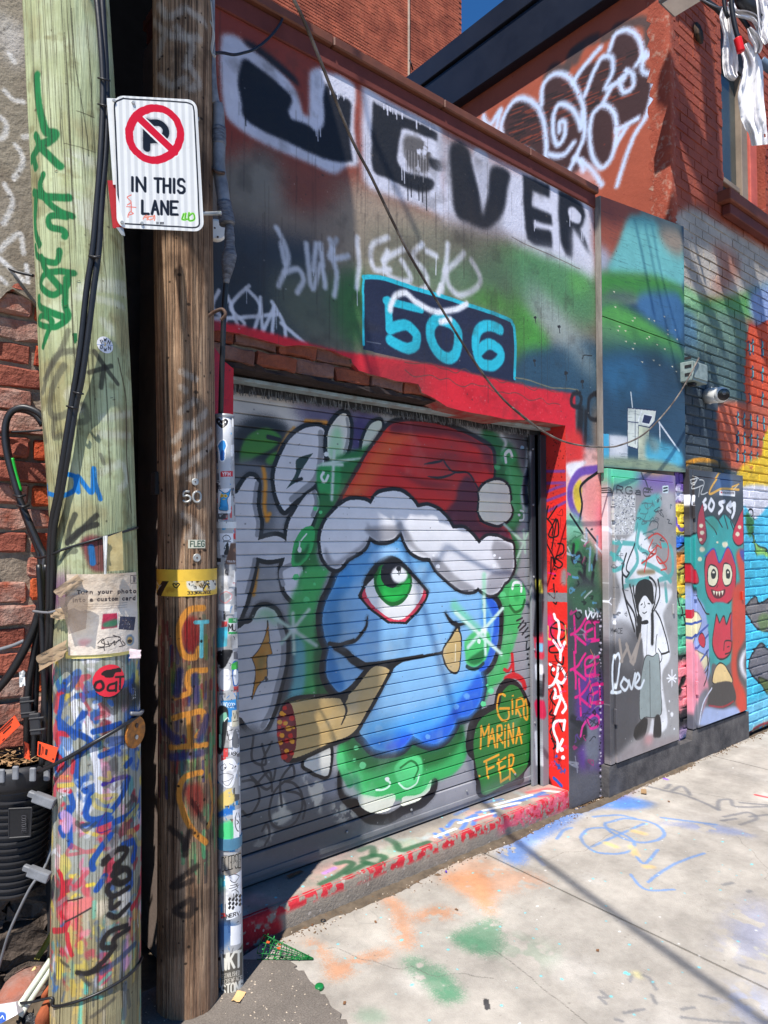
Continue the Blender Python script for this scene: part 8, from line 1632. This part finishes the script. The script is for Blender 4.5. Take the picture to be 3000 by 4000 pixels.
tag(tube('camera_lead', [pv(1240, 1240, 5.42), pv(1215, 1290, 5.42), pv(1165, 1355, 5.45), pv(1130, 1310, 5.5), pv(1095, 1250, 5.52), pv(1090, 1050, 5.52), pv(1088, 700, 5.5)], .004, mat('pale_wire', (176, 172, 164)), None, 6), 'thin pale lead hanging in a V under the security camera', 'wire')
# ------------------------------------------------------------------ shredded plastic and cables at the upper right corner
M_bag = mat('white_film', (236, 234, 236), rough=.6, spec=.25, var=.05, bump=.3, bscale=14, stretch=(1, 1, .3), bdist=.01)
V8 = (2700, 0, 300 / 1106); view(*V8); D8 = 4.3
def film(name, cl, wd, label, D_=D8, seed=1, nw=9, parent=None):
    """hanging strip of crumpled film along a centre line, widths in view pixels"""
    P = parse(cl); k = len(P) * 5; rr = random.Random(seed); C_ = curve(P, False, 5); n = len(C_); ws = np.interp(np.linspace(0, len(wd) - 1, n), range(len(wd)), wd); V = []; Fc = []
    ph = [rr.uniform(0, 6.28) for _ in range(4)]
    for i in range(n):
        t = C_[min(i + 1, n - 1)] - C_[max(i - 1, 0)]; t = t / (np.linalg.norm(t) + 1e-6); nn = np.array([-t[1], t[0]])
        for j in range(nw):
            s_ = j / (nw - 1) * 2 - 1; q = C_[i] + nn * s_ * ws[i] * (.5 + rr.uniform(-.012, .012)); dz = .03 * math.sin(s_ * 5 + ph[0] + i * .12) + .02 * math.sin(s_ * 9 + ph[1] - i * .2) + rr.uniform(-.004, .004)
            V.append(pv(q[0], q[1], D_ + dz))
    for i in range(n - 1):
        for j in range(nw - 1):
            if rr.random() > .004: Fc.append((i*nw+j, i*nw+j+1, (i+1)*nw+j+1, (i+1)*nw+j))
    o = mesh(name, V, Fc, M_bag, parent, True)
    if label: tag(o, label, 'plastic film')
    return o
film('plastic_film', '520,90 500,250 540,480 560,700 560,900 580,1060 650,1130', [110, 190, 160, 220, 230, 210, 90], 'white plastic film loop hanging nearest the window frame', seed=1)
film('plastic_film', '760,640 880,900 880,1150 860,1400 900,1700 960,1900 985,2090', [150, 270, 320, 380, 360, 270, 230], 'long white plastic film strip hanging to a ragged point over the window', D8 - .05, 2, 11)
film('plastic_film', '560,20 600,130 650,190 780,210 900,260 980,380 1000,520', [90, 110, 110, 130, 130, 120, 80], 'white plastic film band arching between the cables', D8 - .08, 3)
film('plastic_film', '830,400 900,520 960,640 940,760', [60, 170, 150, 90], 'short knotted white plastic film beside the red sleeve', D8 - .06, 4)
film('plastic_film', '1000,-80 1040,120 1060,300 1050,480 1106,620', [150, 190, 190, 150, 110], 'wide twisted white plastic film at the right edge of the picture', D8 - .1, 5)
view(*V8)
c1 = cable([pv(q[0], q[1], D8 - .12) for q in parse('575,-60 585,120 610,280 650,460 690,600 715,740')], .0145, 'black cable ending in a red sleeve amid the white film')
tube('red_sleeve', [pv(668, 555, D8 - .12), pv(690, 640, D8 - .12), pv(716, 745, D8 - .12)], .0235, mat('red_sleeve', (214, 30, 36), rough=.4), c1, 12)
cable([pv(q[0], q[1], D8 - .05) for q in parse('465,-60 480,80 500,180 535,255')], .012, 'short black cable stub hanging at the top of the film')
cable([pv(q[0], q[1], D8 + .3) for q in parse('150,-40 250,40 350,110 430,190')], .018, 'thick dark cable running behind the film to the brick wall')
cable([pv(q[0], q[1], D8 + .25) for q in parse('150,-10 300,70 380,100 470,105')], .005, 'thin grey wire above the thick dark cable', M_gry, 6)
cable([pv(q[0], q[1], D8 + .05) for q in parse('600,120 700,230 770,320 825,400')], .014, 'black cable slanting down from the film arch', seg=8)
cable([pv(q[0], q[1], D8 + .02) for q in parse('700,-60 790,60 900,160 1000,280 1106,400')], .045, 'bulky dark cable bundle above the white film arch')
cable([pv(q[0], q[1], D8 + .2) for q in parse('1000,880 1106,960 1200,1040')], .03, 'grey blue cable at the right edge below the film', mat('blue_grey_cable', (92, 112, 134), rough=.4))
fl = thing('floodlight', 'grey floodlight housing under the house wall at the top', 'light', tuple(dp(2670, 20, 4.6))); M_fl = mat('floodlight_grey', (112, 112, 112), rough=.5)
p = dp(2668, -10, 4.7); o = box('housing', p[0] - .12, p[0] + .10, p[1] - .1, p[1] + .12, p[2] - .03, p[2] + .1, M_fl, fl, .012); box('glass', p[0] - .1, p[0] + .08, p[1] - .08, p[1] + .1, p[2] - .036, p[2] - .031, M_wht, fl, .001)
# broken hole in the brickwork
ph = hit(2729, 130, 1, 2.49); tag(axial('wall_hole', Vector((ph[0], 2.488, ph[2])), (0, 1, 0), [(0, .085), (.006, .07), (.006, .001)], mat('hole_dark', (90, 66, 46), col2=(40, 30, 24), vscale=30, rough=.95), None, 10), 'ragged hole broken through the upper brickwork near the window', 'hole')
# ------------------------------------------------------------------ litter on the ground
def gp_(x, y, z=0.0): return Vector(hit(VW[0] + x * VW[2], VW[1] + y * VW[2], 2, z))
view(*VQ)
cone = thing('wire_cone', 'green wire cone tree lying on the concrete beside the step', 'ornament', tuple(gp_(420, 1030)))
b0 = gp_(262, 1010) + Vector((0, 0, .042)); b1 = gp_(592, 1030) + Vector((0, 0, .006)); dd = b1 - b0; a_, b_, d_ = frame_of(dd); L_ = dd.length; M_gw2 = mat('green_wire', (24, 110, 52), rough=.4, var=.2)
q = lambda t, ang: b0 + d_ * (L_ * t) + (a_ * math.cos(ang) + b_ * math.sin(ang)) * (.042 * (1 - t) + .002)
tube('spiral', [q(t, t * 60) for t in np.linspace(0, 1, 110)], .0016, M_gw2, cone, 5, 1, False)
for k in range(7): tube('rib', [q(0, k * .9), q(.5, k * .9 + .1), q(.99, k * .9)], .0017, M_gw2, cone, 5, 2)
rs_ = []
for k in range(80): t = random.random() * .95; p = q(t, random.uniform(0, 6.3)); v_ = Vector((random.uniform(-1, 1), random.uniform(-1, 1), random.uniform(-1, 1))) * .007; w_ = Vector((-v_.y, v_.x, v_.z)) * .5; rs_.append(([p, p + v_, p + v_ + w_, p + w_], [(0, 1, 2, 3)]))
joined('tinsel', rs_, mat('green_tinsel', (60, 170, 80), rough=.3), cone)
for t, an in ((.12, 1.2), (.3, 2.8), (.33, 1.0)): p = q(t, an); sheet('star', [p, p + a_ * .014, p + a_ * .014 + d_ * .012, p + d_ * .012], mat('orange_star', (226, 96, 50), rough=.4), None, None, cone, .001, 1)
cp = gp_(628, 1205); cap = tag(axial('bottle_cap', cp + Vector((0, 0, .0005)), (0, 0, 1), [(0, .0165), (.010, .0165), (.0125, .015), (.0125, .006), (.012, .001)], mat('cap_green', (22, 120, 60), rough=.35, spec=.5, bump=0), None, 24), 'green plastic bottle cap on the pale concrete', 'bottle cap')
def chip(name, x, y, sx, sy, m, label, cat, z=0, rot=0, h=.004, wr=.003):
    p = gp_(x, y, z); c_, s_ = math.cos(rot), math.sin(rot); pts = [p + Vector((c_ * a - s_ * b, s_ * a + c_ * b, h + random.uniform(0, h))) for a, b in ((-sx, -sy), (sx, -sy * .8), (sx * .8, sy), (-sx * .9, sy * .9))]; return sheet(name, pts, m, label, cat, None, wr, 3)
M_card = mat('cardboard', (206, 170, 120), rough=.85); M_leaf = mat('dead_leaf', (140, 100, 66), col2=(100, 70, 48), vscale=30, rough=.9)
chip('cardboard_scrap', 130, 1262, .028, .018, M_card, 'tan cardboard scrap by the foot of the sticker pipe', 'cardboard', .008, .6)
chip('leaf', 480, 505, .045, .014, M_leaf, 'dry brown leaf lying in shade on the door step', 'leaf', .115, .1, .005, .002)
tag(tube('rubber_ring', [gp_(652, 788) + Vector((.009 * math.cos(t), .009 * math.sin(t), .003)) for t in np.linspace(0, 2 * math.pi, 17)], .003, M_blk, None, 6, 1, False), 'small black rubber ring on the concrete below the step', 'ring')
chip('red_scrap', 555, 782, .008, .006, M_red, 'tiny red scrap in the dirt below the step', 'scrap', 0, .3, .002, .001); chip('purple_scrap', 1410, 486, .012, .005, mat('purple', (90, 60, 160)), 'tiny purple scrap at the edge of the kerb dirt', 'scrap', 0, .9, .003, .001); chip('red_scrap', 1236, 498, .009, .006, M_red, 'bright red scrap on the concrete near the purple one', 'scrap', 0, .3, .003, .001)
chip('foil_scrap', 1440, 390, .014, .01, M_tin, 'crumpled silver foil in the kerb dirt', 'foil', 0, .4, .008, .006)
for x, y, l_ in ((975, 795, 'beside the chalked circle'), (1475, 720, 'next to the orange spray'), (783, 1298, 'below the green cap'), (585, 815, 'near the black ring')): chip('leaf', x, y, .009, .005, M_leaf, 'small dry leaf bit ' + l_, 'leaf', 0, x, .003, .001)
view(*VR); chip('wood_chip', 1040, 250, .045, .018, mat('wood_chip', (156, 126, 90), rough=.8), 'flat brown wood chip on the concrete by the metal door', 'wood chip', 0, .5, .006, .001); chip('leaf', 1165, 297, .01, .007, M_leaf, 'small dry leaf bit right of the wood chip', 'leaf', 0, .4, .003, .001); chip('leaf', 810, 1040, .008, .006, M_leaf, 'small dry leaf bit alone on the open concrete', 'leaf', 0, .4, .003, .001)
view(*VD); chip('crushed_can', 1262, 1375, .03, .016, M_tin, 'crumpled silver foil at the foot of the shutter guide', 'foil', .115, .4, .012, .006)
# kerb dirt: grit, leaf bits
V, Fc = [], []; random.seed(17)
mats_ = [mat('grit_brown', (120, 96, 72), col2=(84, 66, 50), vscale=40, rough=.95), mat('grit_pale', (186, 170, 150), rough=.9)]
for kind in range(2):
    V, Fc = [], []
    for k in range(1500 if kind == 0 else 300):
        x = random.uniform(1.46, 4.9) if random.random() < .85 else random.uniform(4.9, 6.2); wid = .045 * (1 if x < 3.5 else .6) * (.6 + .5 * math.sin(x * 5) ** 2); y = 2.503 - abs(random.gauss(0, wid)) - (.05 if x > 3.86 else 0); r = random.uniform(.0015, .005) * (1 if random.random() < .92 else 2); b = len(V); p = Vector((x, y, .001)); an = random.uniform(0, 3.1); e = random.uniform(.6, 2.2)
        u_ = Vector((math.cos(an), math.sin(an), 0)) * r * e; v_ = Vector((-math.sin(an), math.cos(an), 0)) * r
        V += [p - u_, p + v_ * .8, p + u_, p - v_, p + Vector((0, 0, r * random.uniform(.5, 1.1)))]; Fc += [(b, b+1, b+4), (b+1, b+2, b+4), (b+2, b+3, b+4), (b+3, b, b+4)]
    tag(mesh('kerb_grit' if kind == 0 else 'kerb_gravel', V, Fc, mats_[kind]), ('brown grit and leaf crumbs gathered along the foot of the step', 'pale gravel crumbs along the foot of the wall')[kind], 'grit', kind='stuff')
V = []; Fc = []; n = 120
for i in range(n):
    x = 1.44 + i * 3.5 / (n - 1); off = 0 if x < 3.52 else .045; w_ = (.055 + .025 * math.sin(x * 7) + random.uniform(-.012, .012)) * (1 if x < 3.5 else .6); w_ *= .6; V += [(x, 2.512 - off, .008 + random.uniform(0, .006)), (x, 2.495 - off - w_ * .4, .004), (x, 2.492 - off - w_, .0006)]
for i in range(n - 1):
    for k in range(2): Fc.append((i*3+k, (i+1)*3+k, (i+1)*3+k+1, i*3+k+1))
tag(mesh('kerb_dirt', V, Fc, M_dirt, None, True), 'bank of packed dirt in the angle between wall and concrete', 'dirt', kind='stuff')
# rubbish at the lower left
view(*V3_)
M_pvc = mat('pvc_pale', (206, 208, 190), col2=(170, 176, 160), vscale=14, rough=.45)
for k, (q1, q2, l_) in enumerate((((550, 1240), (175, 1790), 'upper'), ((580, 1290), (215, 1850), 'lower'))): tag(tube('plastic_pipe', [pv(*q1, 2.1), pv((q1[0] + q2[0]) / 2, (q1[1] + q2[1]) / 2, 2.05), pv(*q2, 2.0)], .0095, M_pvc, None, 10), 'pale plastic pipe leaning at the lower left, %s of the two' % l_, 'plastic pipe', 'pale plastic pipes')
def rock(name, px, D_, m, label, seed, sy=.05):
    P = [pv(x, y, D_) for x, y in px]; c_ = sum(P, Vector()) / len(P); n = len(P); rr = random.Random(seed); V = []; nrm = Vector(fw)
    for d_, s_ in ((-sy, .45), (-sy * .8, .8), (0, 1), (sy * .8, .9), (sy, .4)): V += [c_ + (p - c_) * s_ * (1 + rr.uniform(-.05, .05)) + nrm * d_ for p in P]
    Fc = [(i*n+k, i*n+(k+1) % n, (i+1)*n+(k+1) % n, (i+1)*n+k) for i in range(4) for k in range(n)] + [tuple(range(n)), tuple(range(4*n, 5*n))[::-1]]
    o = mesh(name, V, Fc, m, None, True); bm = bmesh.new(); bm.from_mesh(o.data); bmesh.ops.recalc_face_normals(bm, faces=bm.faces[:]); bm.to_mesh(o.data); bm.free(); return tag(o, label, 'brick piece')
rock('brick_lump', ((20, 1700), (15, 1570), (60, 1490), (180, 1440), (350, 1425), (415, 1470), (390, 1570), (250, 1670), (120, 1720)), 2.08, mat('brick_lump', (150, 92, 74), col2=(140, 128, 122), thr=.5, vscale=8, rough=.95, bump=1, bscale=40, bdist=.01), 'large rounded broken brick lying at the lower left', 5, .07)
rock('brick_shard', ((440, 1780), (470, 1700), (550, 1660), (570, 1936), (440, 1936)), 2.02, mat('brick_shard', (170, 92, 56), col2=(130, 66, 42), vscale=10, rough=.95, bump=1, bscale=40), 'orange brick shard against the foot of the green pole', 6)
rock('brick_shard', ((480, 1560), (560, 1470), (570, 1590), (470, 1620)), 2.08, MATS['brick_shard'], 'small orange brick shard behind the pale pipes', 7, .03)
rock('wood_stake', ((370, 1320), (395, 1340), (310, 1440), (270, 1430)), 2.12, mat('raw_wood', (206, 176, 120), rough=.8), 'pale splintered wood stake behind the broken brick', 8, .01)
CVk = Canvas('carton_print', 0, .16, 0, .1, .001, lambda x, y: (x, y), (232, 228, 232))
with wmode(CVk):
    CVk.fill([(.0, .0), (.05, .0), (.06, .05), (.0, .06)], (40, 80, 160), .004); CVk.stroke([(.01, .03, 0), (.03, .04, 0), (.04, .02, 0)], .005, (230, 236, 244)); CVk.fill([(.08, .05), (.15, .05), (.15, .09), (.08, .09)], (214, 190, 206), .003)
    for k in range(6): CVk.stroke([(.09, .055 + k * .006, 0), (.14, .055 + k * .006, 0)], .0016, (120, 110, 130))
P = [pv(0, 1936, 1.97), pv(190, 1830, 1.97), pv(170, 1700, 2.0), pv(-20, 1730, 2.0)]
ct = mesh('carton', [p for p in P] + [p + Vector(fw) * .05 + Vector((0, 0, -.02)) for p in P], [(0, 1, 2, 3), (7, 6, 5, 4), (0, 4, 5, 1), (1, 5, 6, 2), (2, 6, 7, 3), (3, 7, 4, 0)], mat('carton', (232, 228, 232), canvas=CVk, rough=.5)); tag(ct, 'crushed white carton with a blue emblem in the corner', 'carton'); add_uv(ct, [(0, 0), (.16, 0), (.16, .1), (0, .1)] * 2, CVk)
bg = sheet('black_bag', [pv(170, 1936, 1.99), pv(400, 1936, 1.99), pv(360, 1790, 2.03), pv(230, 1830, 2.03)], mat('black_film', (30, 32, 36), rough=.3, spec=.6, bump=1, bscale=20, bdist=.02), 'crumpled black plastic bag at the bottom edge', 'bag', None, .014, 8)
for q, l_ in (('570,890 480,1020 420,1140 365,1235', 'longer'), ('590,1010 540,1110 510,1225', 'shorter')):
    p = parse(q); sheet('yellow_strip', [pv(p[0][0], p[0][1], 2.22), pv(p[0][0] + 40, p[0][1] + 60, 2.22), pv(p[-1][0] + 55, p[-1][1] + 10, 2.16), pv(p[-1][0], p[-1][1], 2.16)], mat('yellow_strip', (150, 140, 50), col2=(96, 92, 30), vscale=12, rough=.6), 'mustard plastic strip hanging left of the pole foot, the %s' % l_, 'plastic strip')
# stones round the pole feet
random.seed(23); V, Fc = [], []
for k in range(420):
    x = random.uniform(.35, 1.42); y = random.uniform(1.7, 2.46); r = random.uniform(.001, .0038); b = len(V); p = Vector((x, y, .0072)); an = random.uniform(0, 3); u_ = Vector((math.cos(an), math.sin(an), 0)) * r * 1.4; v_ = Vector((-math.sin(an), math.cos(an), 0)) * r
    V += [p - u_, p + v_, p + u_, p - v_, p + Vector((0, 0, r * .8))]; Fc += [(b, b+1, b+4), (b+1, b+2, b+4), (b+2, b+3, b+4), (b+3, b, b+4)]
tag(mesh('pole_foot_grit', V, Fc, mats_[1]), 'loose grit scattered on the asphalt round the pole feet', 'grit', kind='stuff')
# ------------------------------------------------------------------ lines and gear overhead, above the picture: they throw the shadows on wall and lane
def over(pts, t, r, label, ax_=1, val=YW):
    """cable strung so that its shadow runs through the given places"""
    P = [Vector(hit(VW[0] + x * VW[2], VW[1] + y * VW[2], ax_, val)) - SUN * t for x, y, _ in parse(pts)]
    d0 = (P[0] - P[1]).normalized(); d1 = (P[-1] - P[-2]).normalized(); return tag(tube('overhead_cable', [P[0] + d0 * 1.5] + P + [P[-1] + d1 * (.15 if ax_ == 1 else 1.2)], r, M_blk, None, 8, 4), label, 'cable', 'cables overhead')
view(*VR); over('400,490 900,860 1659,1404', 6.5, .019, 'overhead cable whose soft shadow crosses the open concrete', 2, 0.0)
view(*VE); over('905,330 930,520 990,800 1190,1240', 4.5, .014, 'overhead cable shading the second big letter')
view(*VH); over('560,-60 640,200 740,600', 4.0, .011, 'overhead cable shading the left of the house number');
view(*VI); over('750,60 830,400 890,700', 4.5, .014, 'overhead cable shading the left of the plywood panel'); over('830,90 920,560 1050,1150', 4.5, .01, 'overhead cable shading the middle of the plywood panel'); over('880,120 960,560 1080,1000', 4.5, .01, 'overhead cable shading the right of the plywood panel'); over('1340,60 1380,560 1480,760 1500,1300', 4.2, .085, 'overhead bundle shading the brick wall above the camera'); over('1480,330 1560,520 1600,740', 4.2, .12, 'overhead bundle shading the wall at the right edge'); over('1200,150 1420,180 1560,260', 4.0, .06, 'overhead bundle shading the pale bricks'); over('1160,440 1240,640 1310,800', 4.2, .05, 'overhead bundle shading the wall beside the panel')
tr = thing('shade_drum', 'unseen grey drum above the picture, added to shade the upper wall', 'shade caster', (.3, 1.86, 4.35))  # unseen drum, added for the shade on the wall's upper left
M_tr = mat('drum_grey', (150, 154, 156), rough=.4, co='Position'); c_ = Vector((.3, 1.86, 0))
lathe('drum', [(c_ + Vector((0, 0, z)), r) for z, r in ((4.35, .28), (4.38, .33), (5.9, .33), (5.94, .3), (6.0, .1))], M_tr, tr)
for a_ in (-.15, .15): axial('bushing', c_ + Vector((a_, 0, 5.98)), (0, 0, 1), [(0, .04), (.05, .06), (.08, .035), (.12, .055), (.15, .03), (.25, .02)], M_wht, tr, 12)
for z in (4.6, 5.6): box('bracket', .5, .56, 2.05, 2.3, z, z + .08, M_tr, tr)
print('OBJECTS', len(bpy.data.objects))
